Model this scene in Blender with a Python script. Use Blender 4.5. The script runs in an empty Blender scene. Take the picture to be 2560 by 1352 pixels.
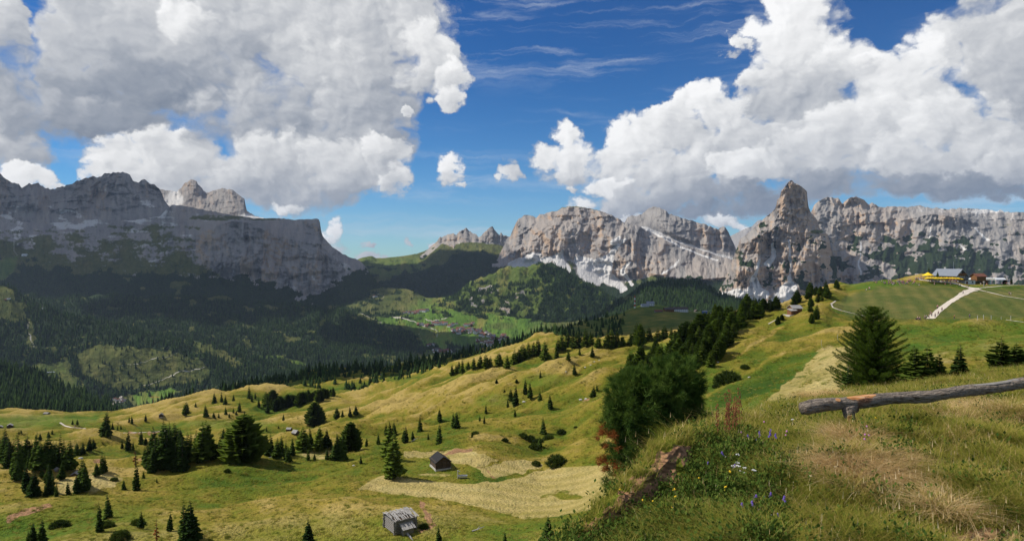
import bpy, math, random
import numpy as np
from mathutils import Vector, Matrix
R = math.radians
F, CX, HY = 1668.0, 1280.0, 645.0        # focal length, optical centre and eye level of the lens, in photo pixels
SC = bpy.context.scene
COL = SC.collection
rng = np.random.default_rng(7)
random.seed(7)

# ------------------------------------------------------------------ tags
def tag(o, label=None, cat=None, group=None, kind=None):
    if label: o['label'] = label
    if cat: o['category'] = cat
    if group: o['group'] = group
    if kind: o['kind'] = kind
    return o
def empty(name, loc=(0, 0, 0), rz=0.0, sc=1.0):
    o = bpy.data.objects.new(name, None)
    COL.objects.link(o)
    o.location = loc; o.rotation_euler = (0, 0, rz); o.scale = (sc, sc, sc)
    o.empty_display_size = 0.1
    return o
def link(name, mesh, parent=None):
    o = bpy.data.objects.new(name, mesh)
    COL.objects.link(o)
    if parent is not None: o.parent = parent
    return o
def dup(root, loc=None, rz=None, sc=None, label=None, group=None):
    r = root.copy(); COL.objects.link(r)
    if loc is not None: r.location = loc
    if rz is not None: r.rotation_euler = (0, 0, rz)
    if sc is not None: r.scale = sc if hasattr(sc, '__len__') else (sc, sc, sc)
    if label: r['label'] = label
    if group: r['group'] = group
    for ch in list(root.children):
        c = ch.copy(); COL.objects.link(c); c.parent = r
        for g in list(ch.children):
            d = g.copy(); COL.objects.link(d); d.parent = c
    return r

# ------------------------------------------------------------------ noise
_perm = np.random.default_rng(3).permutation(256).astype(np.int64)
_perm = np.concatenate([_perm, _perm, _perm])
_ga = np.random.default_rng(5).random(256) * 2 * np.pi
_gx, _gy = np.cos(_ga), np.sin(_ga)
def pnoise(x, y):
    xi = np.floor(x).astype(np.int64); yi = np.floor(y).astype(np.int64)
    xf = x - xi; yf = y - yi
    xi &= 255; yi &= 255
    u = xf*xf*xf*(xf*(xf*6-15)+10); v = yf*yf*yf*(yf*(yf*6-15)+10)
    def g(ix, iy, dx, dy):
        h = _perm[_perm[ix] + iy]
        return _gx[h]*dx + _gy[h]*dy
    a = g(xi, yi, xf, yf); b = g(xi+1, yi, xf-1, yf)
    c = g(xi, yi+1, xf, yf-1); d = g(xi+1, yi+1, xf-1, yf-1)
    return (a + u*(b-a) + v*((c + u*(d-c)) - (a + u*(b-a)))) * 1.5
def fbm(x, y, o=5, gain=0.5, lac=2.03):
    s = 0.0; a = 1.0; t = 0.0
    for i in range(o):
        s = s + a*pnoise(x + 17.3*i, y - 9.1*i); t += a
        x = x*lac; y = y*lac; a *= gain
    return s / t * 1.6
def ridged(x, y, o=5, gain=0.5, lac=2.05):
    s = 0.0; a = 1.0; t = 0.0
    for i in range(o):
        n = 1 - np.abs(pnoise(x + 31.7*i, y + 11.9*i)) * 1.6
        s = s + a*n; t += a
        x = x*lac; y = y*lac; a *= gain
    return s / t
def sstep(a, b, x):
    t = np.clip((x - a) / (b - a), 0, 1)
    return t*t*(3-2*t)
def curve(pts, x, smooth=0):
    p = np.array(pts, float)
    v = np.interp(x, p[:, 0], p[:, 1])
    if smooth:
        n = max(3, int(smooth / max(1e-6, x[1]-x[0])) | 1)
        k = np.hanning(n + 2)[1:-1]; k /= k.sum()
        v = np.convolve(np.pad(v, n//2, mode='edge'), k, mode='valid')
    return v
def poly_mask(x, y, poly, feather=6.0):
    """signed soft mask of a polygon: 1 inside, 0 outside"""
    poly = np.array(poly, float)
    inside = np.zeros(x.shape, bool)
    dist = np.full(x.shape, 1e9)
    n = len(poly)
    for i in range(n):
        x1, y1 = poly[i]; x2, y2 = poly[(i+1) % n]
        if y1 != y2:
            cond = ((y1 > y) != (y2 > y)) & (x < (x2-x1)*(y-y1)/(y2-y1) + x1)
            inside ^= cond
        L = (x2-x1)**2 + (y2-y1)**2 + 1e-9
        t = np.clip(((x-x1)*(x2-x1) + (y-y1)*(y2-y1)) / L, 0, 1)
        dist = np.minimum(dist, np.hypot(x-(x1+t*(x2-x1)), y-(y1+t*(y2-y1))))
    sd = np.where(inside, dist, -dist)
    return np.clip(sd / feather + 0.5, 0, 1)
def line_mask(x, y, pts, w):
    """soft mask round a polyline; pts (x, y) or (x, y, halfwidth)"""
    m = np.zeros(x.shape)
    for a, b in zip(pts[:-1], pts[1:]):
        x1, y1 = a[:2]; x2, y2 = b[:2]
        w1 = a[2] if len(a) > 2 else w; w2 = b[2] if len(b) > 2 else w
        L = (x2-x1)**2 + (y2-y1)**2 + 1e-9
        t = np.clip(((x-x1)*(x2-x1) + (y-y1)*(y2-y1)) / L, 0, 1)
        ds = np.hypot(x-(x1+t*(x2-x1)), y-(y1+t*(y2-y1)))
        m = np.maximum(m, np.clip(1.5 - ds/(w1+(w2-w1)*t), 0, 1))
    return np.clip(m, 0, 1)
def ell(x, y, cx, cy, rx, ry, soft=0.5):
    r = np.sqrt(((x-cx)/rx)**2 + ((y-cy)/ry)**2)
    return np.clip((1 - r) / soft + 0.5, 0, 1)

# ------------------------------------------------------------------ meshes
def mesh_np(name, co, faces, mats=(), smooth=True, attrs=None, matidx=None):
    """co (n,3); faces (m,3|4) array"""
    me = bpy.data.meshes.new(name)
    co = np.ascontiguousarray(co, np.float32); faces = np.ascontiguousarray(faces, np.int32)
    n, m, k = len(co), len(faces), faces.shape[1]
    me.vertices.add(n); me.vertices.foreach_set('co', co.ravel())
    me.loops.add(m*k); me.loops.foreach_set('vertex_index', faces.ravel())
    me.polygons.add(m)
    me.polygons.foreach_set('loop_start', np.arange(0, m*k, k, dtype=np.int32))
    if smooth: me.polygons.foreach_set('use_smooth', np.ones(m, bool))
    if matidx is not None: me.polygons.foreach_set('material_index', np.ascontiguousarray(matidx, np.int32))
    for a, v in (attrs or {}).items():
        v = np.ascontiguousarray(v, np.float32)
        if v.ndim == 1:
            at = me.attributes.new(a, 'FLOAT', 'POINT'); at.data.foreach_set('value', v)
        else:
            at = me.attributes.new(a, 'FLOAT_COLOR', 'POINT'); at.data.foreach_set('color', v.ravel())
    for mt in mats: me.materials.append(mt)
    me.update(); me.validate()
    return me
def grid_faces(r, c):
    i = np.arange((r-1)*c).reshape(r-1, c)[:, :-1].ravel()
    return np.stack([i, i+1, i+c+1, i+c], 1)

class MB:
    """collects boxes, prisms and tubes and links them as one mesh object"""
    def __init__(s): s.v = []; s.f = []
    def add(s, vs, fs):
        o = len(s.v); s.v += [tuple(v) for v in vs]; s.f += [tuple(i+o for i in f) for f in fs]; return s
    def box(s, c, d, rz=0.0, M=None):
        x, y, z = (k/2 for k in d)
        vs = [Vector((sx*x, sy*y, sz*z)) for sz in (-1, 1) for sy in (-1, 1) for sx in (-1, 1)]
        m = Matrix.Translation(c) @ (M if M is not None else Matrix.Rotation(rz, 4, 'Z'))
        return s.add([m @ v for v in vs], [(0,2,3,1), (4,5,7,6), (0,1,5,4), (2,6,7,3), (0,4,6,2), (1,3,7,5)])
    def slab(s, q, t):
        """a board from four corner points, thickened by t along its normal"""
        q = [Vector(p) for p in q]
        n = (q[1]-q[0]).cross(q[3]-q[0]).normalized() * t
        return s.add(q + [p + n for p in q], [(0,3,2,1), (4,5,6,7), (0,1,5,4), (1,2,6,5), (2,3,7,6), (3,0,4,7)])
    def tube(s, pts, r, n=8, jag=0.0, rnd=random):
        pts = [Vector(p) for p in pts]; k = len(pts)
        rr = r if hasattr(r, '__len__') else [r]*k
        vs = []
        for i, p in enumerate(pts):
            t = (pts[min(i+1, k-1)] - pts[max(i-1, 0)]).normalized()
            a = t.orthogonal().normalized() if abs(t.z) > 0.95 else t.cross(Vector((0, 0, 1))).normalized()
            b = t.cross(a)
            for j in range(n):
                th = 2*math.pi*j/n
                q = rr[i]*(1 + jag*(rnd.random()-0.5))
                vs.append(p + a*math.cos(th)*q + b*math.sin(th)*q)
        fs = [(i*n+j, i*n+(j+1) % n, (i+1)*n+(j+1) % n, (i+1)*n+j) for i in range(k-1) for j in range(n)]
        fs += [tuple(range(n-1, -1, -1)), tuple((k-1)*n+j for j in range(n))]
        return s.add(vs, fs)
    def mesh(s, name, mat=None, smooth=False):
        me = bpy.data.meshes.new(name); me.from_pydata(s.v, [], s.f); me.update()
        if mat: me.materials.append(mat)
        if smooth:
            for p in me.polygons: p.use_smooth = True
        return me
    def build(s, name, mat=None, parent=None, smooth=False):
        return link(name, s.mesh(name, mat, smooth), parent)

# ------------------------------------------------------------------ node helper
class NT:
    def __init__(s, nt): s.nt = nt; s.nt.nodes.clear()
    def n(s, t, **kw):
        nd = s.nt.nodes.new(t)
        for k, v in kw.items(): setattr(nd, k, v)
        return nd
    def put(s, sock, v):
        if isinstance(v, bpy.types.NodeSocket): s.nt.links.new(v, sock)
        elif v is not None:
            if hasattr(sock.default_value, '__len__'):
                if not hasattr(v, '__len__'): v = (v,)*len(sock.default_value)
                if len(v) == 3 and len(sock.default_value) == 4: v = tuple(v) + (1,)
            sock.default_value = v
    def m(s, op, a, b=None, c=None, clamp=False):
        nd = s.n('ShaderNodeMath', operation=op, use_clamp=clamp)
        for i, v in enumerate((a, b, c)):
            if v is not None: s.put(nd.inputs[i], v)
        return nd.outputs[0]
    def v(s, op, a, b=None, scale=None):
        nd = s.n('ShaderNodeVectorMath', operation=op)
        s.put(nd.inputs[0], a)
        if b is not None: s.put(nd.inputs[1], b)
        if scale is not None: s.put(nd.inputs['Scale'], scale)
        return nd.outputs['Value'] if op in ('DOT_PRODUCT', 'LENGTH', 'DISTANCE') else nd.outputs[0]
    def mix(s, f, a, b, mode='MIX'):
        nd = s.n('ShaderNodeMix', data_type='RGBA', blend_type=mode)
        s.put(nd.inputs[0], f); s.put(nd.inputs[6], a); s.put(nd.inputs[7], b)
        return nd.outputs[2]
    def fmix(s, f, a, b):
        nd = s.n('ShaderNodeMix', data_type='FLOAT')
        s.put(nd.inputs[0], f); s.put(nd.inputs[2], a); s.put(nd.inputs[3], b)
        return nd.outputs[0]
    def mr(s, x, a, b, lo=0.0, hi=1.0, smooth=True):
        nd = s.n('ShaderNodeMapRange', interpolation_type='SMOOTHSTEP' if smooth else 'LINEAR', clamp=True)
        s.put(nd.inputs[0], x)
        for i, q in enumerate((a, b, lo, hi)): s.put(nd.inputs[i+1], q)
        return nd.outputs[0]
    def noise(s, vec, scale, detail=5, rough=0.55, dist=0.0, typ='FBM', dim='3D', out=0):
        nd = s.n('ShaderNodeTexNoise', noise_type=typ, noise_dimensions=dim)
        s.put(nd.inputs['Vector'], vec); s.put(nd.inputs['Scale'], scale); s.put(nd.inputs['Detail'], detail)
        s.put(nd.inputs['Roughness'], rough); s.put(nd.inputs['Distortion'], dist)
        return nd.outputs[out]
    def voro(s, vec, scale, detail=0, rough=0.5, feat='F1', dim='3D', out='Distance', rnd=1.0):
        nd = s.n('ShaderNodeTexVoronoi', feature=feat, voronoi_dimensions=dim)
        s.put(nd.inputs['Vector'], vec); s.put(nd.inputs['Scale'], scale)
        if 'Detail' in nd.inputs: s.put(nd.inputs['Detail'], detail); s.put(nd.inputs['Roughness'], rough)
        s.put(nd.inputs['Randomness'], rnd)
        return nd.outputs[out]
    def ramp(s, f, stops, interp='LINEAR'):
        nd = s.n('ShaderNodeValToRGB'); cr = nd.color_ramp; cr.interpolation = interp
        while len(cr.elements) < len(stops): cr.elements.new(0.5)
        for e, (p, c) in zip(cr.elements, stops):
            e.position = p; e.color = tuple(c) + (1,) if len(c) == 3 else c
        s.put(nd.inputs[0], f)
        return nd.outputs[0]
    def attr(s, name, out='Fac'):
        nd = s.n('ShaderNodeAttribute', attribute_type='GEOMETRY', attribute_name=name)
        return nd.outputs[out]
    def sep(s, c):
        nd = s.n('ShaderNodeSeparateXYZ'); s.put(nd.inputs[0], c); return nd.outputs
    def comb(s, x, y, z=0.0):
        nd = s.n('ShaderNodeCombineXYZ')
        for i, q in enumerate((x, y, z)): s.put(nd.inputs[i], q)
        return nd.outputs[0]
    def bump(s, h, dist=1.0, strength=1.0, normal=None):
        nd = s.n('ShaderNodeBump'); s.put(nd.inputs['Height'], h)
        nd.inputs['Distance'].default_value = dist; nd.inputs['Strength'].default_value = strength
        if normal is not None: s.put(nd.inputs['Normal'], normal)
        return nd.outputs[0]
def material(name, fn, rough=0.9, spec=0.15, **kw):
    """fn(T) -> (colour, normal or None)"""
    mt = bpy.data.materials.new(name); mt.use_nodes = True
    T = NT(mt.node_tree)
    col, nor = fn(T)
    b = T.n('ShaderNodeBsdfPrincipled'); o = T.n('ShaderNodeOutputMaterial')
    T.put(b.inputs['Base Color'], col); T.put(b.inputs['Roughness'], rough)
    b.inputs['Specular IOR Level'].default_value = spec
    for k, v in kw.items(): T.put(b.inputs[k.replace('_', ' ')], v)
    if nor is not None: T.put(b.inputs['Normal'], nor)
    T.nt.links.new(b.outputs[0], o.inputs[0])
    return mt
def pos(T): return T.n('ShaderNodeNewGeometry').outputs['Position']
def objco(T): return T.n('ShaderNodeTexCoord').outputs['Object']
def px2w(x, y, d): return Vector(((x-CX)/F*d, d, (HY-y)/F*d))
# ================================================================== camera, sun, sky
cam = bpy.data.cameras.new('camera'); camo = bpy.data.objects.new('camera', cam); COL.objects.link(camo)
camo.location = (0, 0, 0); camo.rotation_euler = (R(90), 0, 0)
cam.sensor_width = 36; cam.lens = 36*F/2560; cam.shift_y = -(676-HY)/2560
cam.clip_start = 0.3; cam.clip_end = 200000
SC.camera = camo
SUN_AZ, SUN_EL = R(80), R(48)           # to the left of the view, a little beyond
SUNV = Vector((-math.sin(SUN_AZ)*math.cos(SUN_EL), math.cos(SUN_AZ)*math.cos(SUN_EL), math.sin(SUN_EL)))
sl = bpy.data.lights.new('sun', 'SUN'); sl.energy = 5.0; sl.angle = R(0.53); sl.color = (1.0, 0.955, 0.88)
so = bpy.data.objects.new('sun', sl); COL.objects.link(so)
so.rotation_euler = (-SUNV).to_track_quat('-Z', 'Y').to_euler()
so.location = (0, 0, 50)
SC.view_settings.view_transform = 'Standard'; SC.view_settings.look = 'None'
SC.view_settings.exposure = 0.0; SC.view_settings.gamma = 1.0
SC.cycles.use_denoising = True
SC.cycles.max_bounces = 6; SC.cycles.diffuse_bounces = 3; SC.cycles.transparent_max_bounces = 12
SC.cycles.volume_bounces = 0; SC.cycles.glossy_bounces = 2
SC.cycles.sample_clamp_indirect = 6

world = bpy.data.worlds.new('World'); SC.world = world; world.use_nodes = True
T = NT(world.node_tree)
sky = T.n('ShaderNodeTexSky', sky_type='NISHITA', sun_disc=False)
sky.sun_elevation = SUN_EL; sky.sun_rotation = -SUN_AZ; sky.altitude = 2100; sky.air_density = 1.0; sky.dust_density = 0.3; sky.ozone_density = 1.6
d = T.v('NORMALIZE', T.n('ShaderNodeTexCoord').outputs['Generated'])
dx, dy, dz = T.sep(d)
az = T.m('ARCTAN2', dx, dy); el = T.m('ARCSINE', dz)
P = T.comb(az, el, 0.0)
def ang(x, y):
    a = math.atan((x-CX)/F); return a, math.atan((HY-y)/F*math.cos(a))
skyc = T.mix(1.0, sky.outputs[0], (0.76, 0.95, 1.10), 'MULTIPLY')
hsv = T.n('ShaderNodeHueSaturation'); hsv.inputs['Saturation'].default_value = 1.16; hsv.inputs['Value'].default_value = 0.92
T.put(hsv.inputs['Color'], skyc); skyc = hsv.outputs[0]
# deepen the polarised blue with height
deep = T.mr(el, R(1), R(24))
skyc = T.mix(1.0, skyc, T.mix(deep, (0.64, 0.83, 0.89), (0.31, 0.56, 0.76)), 'MULTIPLY')
# cloud field: puffs placed in the sky by direction, edges broken up by fractal noise
P3 = T.comb(T.m('MULTIPLY', az, 1.0), T.m('MULTIPLY', el, 1.25), 0.37)
w1 = T.noise(P3, 6.0, 2, 0.5, out=1, dim='2D'); w2 = T.noise(P3, 24.0, 6, 0.62, out=1, dim='2D')
warp = T.v('ADD', T.v('SCALE', T.v('SUBTRACT', w1, (.5, .5, .5)), scale=0.055), T.v('SCALE', T.v('SUBTRACT', w2, (.5, .5, .5)), scale=0.050))
warp = T.v('MULTIPLY', warp, (1.0, 0.8, 0.0))
PW = T.v('ADD', P, warp)
PW3 = T.v('ADD', P3, T.v('SCALE', warp, scale=0.55))
bil = T.voro(PW3, 17.0, 3.0, 0.55, feat='F1', dim='2D')          # cauliflower lobes
LS = Vector((-0.78, 0.62, 0)) * 0.011
bil2 = T.voro(T.v('ADD', PW3, tuple(LS)), 17.0, 3.0, 0.55, feat='F1', dim='2D')
n1 = T.noise(PW3, 14.0, 4, 0.55, dim='2D'); n2 = T.noise(T.v('ADD', PW3, tuple(LS*0.8)), 14.0, 4, 0.55, dim='2D')
relief = T.m('ADD', T.m('MULTIPLY', T.m('SUBTRACT', bil2, bil), 0.55), T.m('MULTIPLY', T.m('SUBTRACT', n1, n2), 1.5))
edge = T.m('ADD', T.m('MULTIPLY', T.m('SUBTRACT', bil, 0.76), 0.70), T.m('MULTIPLY', T.m('SUBTRACT', n1, 0.5), -0.9))
PUFFS = [ # x, y, rx, ry, brightness, light-dark contrast
 (-120,60,150,260,.72,.2),(20,40,70,130,.80,.25),(-20,250,190,210,.62,.22),(60,370,110,75,.70,.3),(-60,420,120,70,.72,.3),
 (260,190,180,190,.74,.25),(210,60,110,100,.84,.25),(360,70,220,160,.72,.2),(600,60,330,190,.72,.2),(870,70,270,210,.74,.2),(1040,60,110,150,.78,.2),
 (460,60,80,70,.88,.2),(560,180,260,110,.60,.2),(880,230,170,160,.70,.25),(1075,150,85,115,.82,.3),(1125,195,52,60,.88,.3),(1130,245,50,30,.88,.3),(1075,255,26,16,.85,.2),
 (430,235,330,90,.46,.3),(220,300,250,70,.54,.3),(720,300,280,160,.60,.3),(900,340,130,170,.64,.3),
 (300,372,80,55,.93,.25),(440,400,190,85,.86,.3),(330,420,90,60,.92,.2),(640,330,190,90,.56,.3),(700,430,240,110,.72,.3),(560,460,150,60,.74,.3),(880,430,130,90,.74,.3),
 (720,490,170,50,.58,.25),(830,490,120,40,.60,.3),(985,450,48,55,.82,.4),(960,400,50,50,.80,.3),
 (60,440,55,34,.96,.2),(120,450,50,28,.95,.2),(170,462,40,16,.94,.2),(690,522,45,22,.86,.3),(740,515,40,16,.80,.3),
 (1005,285,14,14,.85,.2),(1128,415,34,34,.97,.3),(1135,448,40,22,.85,.3),(1160,470,20,8,.85,.2),(1277,430,26,26,.80,.2),
 (848,568,26,30,1.0,.3),(835,590,38,24,.92,.3),(855,612,44,18,.76,.2),(940,598,26,8,.7,.2),(930,628,40,14,.74,.2),(1020,595,12,14,.74,.2),(975,640,40,12,.72,.2),(1075,605,10,16,.8,.2),
 (2360,120,90,100,.80,.25),(2520,90,170,170,.70,.2),(2620,260,240,260,.64,.2),(1960,30,80,70,.94,.3),(1930,100,75,90,.93,.25),(1990,130,130,150,.86,.25),(1905,190,60,70,.90,.2),
 (2110,170,110,90,.84,.3),(2190,200,100,70,.88,.3),(2300,150,70,90,.92,.3),(2290,240,190,120,.80,.25),(2040,260,170,130,.70,.3),(1950,230,110,130,.74,.3),(1840,104,26,22,.88,.2),(1820,130,20,14,.7,.1),
 (1770,235,50,52,1.0,.25),(1722,258,48,48,.97,.25),(1660,290,50,40,.96,.25),(1800,300,95,85,.90,.35),(1620,340,110,75,.93,.3),(1550,340,52,50,.96,.25),(1700,350,150,90,.82,.35),(1560,400,110,60,.84,.3),
 (1400,345,48,52,1.0,.25),(1345,395,48,42,.95,.25),(1430,395,90,58,.92,.35),(1400,430,90,26,.80,.3),(1440,462,26,12,.8,.2),
 (2170,340,220,100,.80,.3),(1900,370,190,90,.76,.3),(2420,330,200,120,.78,.25),(2080,400,250,80,.76,.3),(2330,400,260,80,.76,.3),(2540,420,140,60,.70,.3),
 (1690,430,170,60,.74,.35),(1850,440,120,50,.84,.3),(1530,470,60,40,.93,.2),(1450,500,55,28,.93,.2),(1600,500,150,40,.66,.3),(1760,490,160,40,.56,.3),
 (2080,470,190,40,.48,.2),(2300,470,260,34,.44,.2),(2520,470,140,26,.38,.2),(1900,500,130,40,.42,.2),(1720,530,130,26,.42,.2),(1560,545,60,14,.8,.2),(1800,550,70,22,.86,.3),(1850,560,28,16,.92,.2)]
cs = 0.6; ca = 0.0
for (x, y, rx, ry, b, k) in PUFFS:
    a0, e0 = ang(x, y); a1, _ = ang(x+rx, y); _, e1 = ang(x, y-ry)
    q = T.v('MULTIPLY', T.v('SUBTRACT', PW, (a0, e0, 0)), (1/(a1-a0), 1/(e1-e0), 0))
    rr = T.m('ADD', T.v('DOT_PRODUCT', q, q), edge)
    small = min(rx, ry) < 30
    a = T.mr(rr, 1.20 if not small else 1.08, (0.54 if b > .62 else 0.25) if not small else 0.2)
    s = T.m('MULTIPLY_ADD', T.v('DOT_PRODUCT', q, (-0.45, 0.75, 0)), k*0.55, b - 0.05)
    cs = T.fmix(a, cs, s); ca = T.m('MAXIMUM', ca, a)
lowf = T.m('SUBTRACT', T.noise(PW3, 4.5, 3, .5, dim='2D'), .5)
shade = T.m('ADD', T.m('ADD', T.m('MULTIPLY_ADD', cs, 1.15, -.125), T.m('MULTIPLY', lowf, .28)), T.m('MULTIPLY', relief, 0.25))
ccol = T.ramp(shade, [(0.25, (0.20, 0.24, 0.31)), (0.5, (0.36, 0.39, 0.445)), (0.7, (0.60, 0.615, 0.64)), (0.86, (0.84, 0.845, 0.85)), (1.0, (1.0, 1.0, 1.0))])
# thin high cirrus streaks
cv = T.v('MULTIPLY', T.v('ADD', P3, T.v('SCALE', warp, scale=0.5)), (1.6, 15.0, 1.0))
cir = T.mr(T.noise(cv, 2.3, 6, 0.6, 0.4), 0.46, 0.78)
cir = T.m('MULTIPLY', cir, 0.72)
cir = T.m('MULTIPLY', cir, T.mr(T.noise(P3, 3.0, 2), 0.36, 0.60))
skyc2 = T.mix(cir, T.v('SCALE', skyc, scale=0.115), (0.66, 0.72, 0.80))
final = T.mix(ca, skyc2, ccol)
bg = T.n('ShaderNodeBackground'); T.put(bg.inputs[0], final); bg.inputs[1].default_value = 1.0
# the rest of the sky: plain blue with broken cloud
gen = T.mr(T.noise(P3, 2.2, 4, 0.55), 0.47, 0.60)
rest = T.mix(T.m('MULTIPLY', gen, T.mr(el, R(-1), R(3))), T.v('SCALE', skyc, scale=0.115), (0.72, 0.75, 0.80))
bg2 = T.n('ShaderNodeBackground'); T.put(bg2.inputs[0], rest); bg2.inputs[1].default_value = 1.0
inside = T.m('MULTIPLY', T.m('LESS_THAN', T.m('ABSOLUTE', az), 0.86), T.m('MULTIPLY', T.m('LESS_THAN', el, R(27)), T.m('GREATER_THAN', el, R(-1))))
ms = T.n('ShaderNodeMixShader'); T.put(ms.inputs[0], inside)
T.nt.links.new(bg2.outputs[0], ms.inputs[1]); T.nt.links.new(bg.outputs[0], ms.inputs[2])
wo = T.n('ShaderNodeOutputWorld'); T.nt.links.new(ms.outputs[0], wo.inputs[0])
world.cycles.sampling_method = 'MANUAL'; world.cycles.sample_map_resolution = 512
# ================================================================== terrain sheets
SHEETS = {}
def hermite(V, s, k):
    """PCHIP across stacked lines V (K, N); s in [0,1] within segment k -> (len(s), N)"""
    dlt = np.diff(V, axis=0)
    m = np.zeros_like(V)
    a, b = dlt[:-1], dlt[1:]
    same = (a*b) > 0
    m[1:-1] = np.where(same, 2*a*b/np.where(same, a+b, 1), 0)
    m[0], m[-1] = dlt[0], dlt[-1]
    s = s[:, None]
    h00 = 2*s**3-3*s**2+1; h10 = s**3-2*s**2+s; h01 = -2*s**3+3*s**2; h11 = s**3-s**2
    return h00*V[k] + h10*m[k] + h01*V[k+1] + h11*m[k+1]
def sheet(name, x0, x1, step, lines, rows, smooth=0, linear=False, back=None, kind='structure'):
    """lines: near -> far list of (ypts, dpts[, smooth]); returns grids in photo pixels and metres"""
    xs = np.arange(x0, x1 + step, step, dtype=float)
    Y = np.array([curve(l[0], xs, l[2] if len(l) > 2 else smooth) for l in lines])
    Dl = np.array([curve(l[1], xs, max(smooth, 60)) for l in lines])
    if back is not None:
        Y = np.vstack([Y, Y[-1] + back[0]]); Dl = np.vstack([Dl, Dl[-1] + back[1]])
        rows = list(rows) + [back[2] if len(back) > 2 else 12]
    Q = 1.0 / Dl
    ys, ds, seg = [], [], []
    for k, n in enumerate(rows):
        s = np.linspace(0, 1, n, endpoint=(k == len(rows)-1))
        if linear:
            ys.append((1-s)[:, None]*Y[k] + s[:, None]*Y[k+1]); q = (1-s)[:, None]*Q[k] + s[:, None]*Q[k+1]
        else:
            ys.append(hermite(Y, s, k)); q = hermite(Q, s, k)
        ds.append(1.0/np.maximum(q, 1e-6)); seg.append(k + s)
    S = dict(name=name, xs=xs, y=np.vstack(ys), d=np.vstack(ds), v=np.concatenate(seg), K=len(rows))
    S['x'] = np.broadcast_to(xs, S['y'].shape).copy()
    S['vv'] = np.broadcast_to(S['v'][:, None], S['y'].shape)
    SHEETS[name] = S
    return S
def world_xyz(S):
    return (S['x']-CX)/F*S['d'], S['d'], (HY-S['y'])/F*S['d']
def lift(S, dz):
    """raise the ground of a sheet by dz metres (keeps pixel column and distance)"""
    S['y'] = S['y'] - dz*F/S['d']
def push(S, dd):
    """move the surface along the line of sight by dd metres (relief of cliffs)"""
    S['d'] = S['d'] + dd
def finish(S, obname, mat, attrs, label=None, kind='structure', cat=None):
    X, Yw, Z = world_xyz(S)
    co = np.stack([X.ravel(), Yw.ravel(), Z.ravel()], 1)
    r, c = S['y'].shape
    if mat is M_ALPINE: attrs['ru'] = (S['x']-CX)/F*np.median(S['d'])
    me = mesh_np(obname, co, grid_faces(r, c), [mat], True, {k: (v.ravel() if v.ndim == 2 else v.reshape(-1, 4)) for k, v in attrs.items()})
    o = link(obname, me); tag(o, label, cat, None, kind)
    S['co'] = co.reshape(r, c, 3); S['ob'] = o
    return o
def hit(S, x, y):
    """first (nearest) point of a sheet seen at photo pixel x, y"""
    xs = S['xs']; j = (x - xs[0])/(xs[1]-xs[0]); j0 = int(min(max(j, 0), len(xs)-2)); t = j - j0
    yc = S['y'][:, j0]*(1-t) + S['y'][:, j0+1]*t; dc = S['d'][:, j0]*(1-t) + S['d'][:, j0+1]*t
    ymin = 1e9
    for i in range(len(yc)-1):
        if yc[i] >= y >= yc[i+1] and yc[i] > yc[i+1]:
            q = (yc[i]-y)/(yc[i]-yc[i+1]+1e-9)
            return px2w(x, y, dc[i]*(1-q) + dc[i+1]*q)
    i = int(np.argmin(np.abs(yc - y)))
    return px2w(x, yc[i], dc[i])
def ground_at(S, x, d):
    """ground point of a sheet in pixel column x at distance d"""
    xs = S['xs']; j = (x - xs[0])/(xs[1]-xs[0]); j0 = int(min(max(j, 0), len(xs)-2)); t = j - j0
    yc = S['y'][:, j0]*(1-t) + S['y'][:, j0+1]*t; dc = S['d'][:, j0]*(1-t) + S['d'][:, j0+1]*t
    i = int(np.clip(np.searchsorted(dc, d), 1, len(dc)-1))
    q = np.clip((d-dc[i-1])/(dc[i]-dc[i-1]+1e-9), 0, 1)
    return px2w(x, yc[i-1]*(1-q)+yc[i]*q, d)

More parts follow.
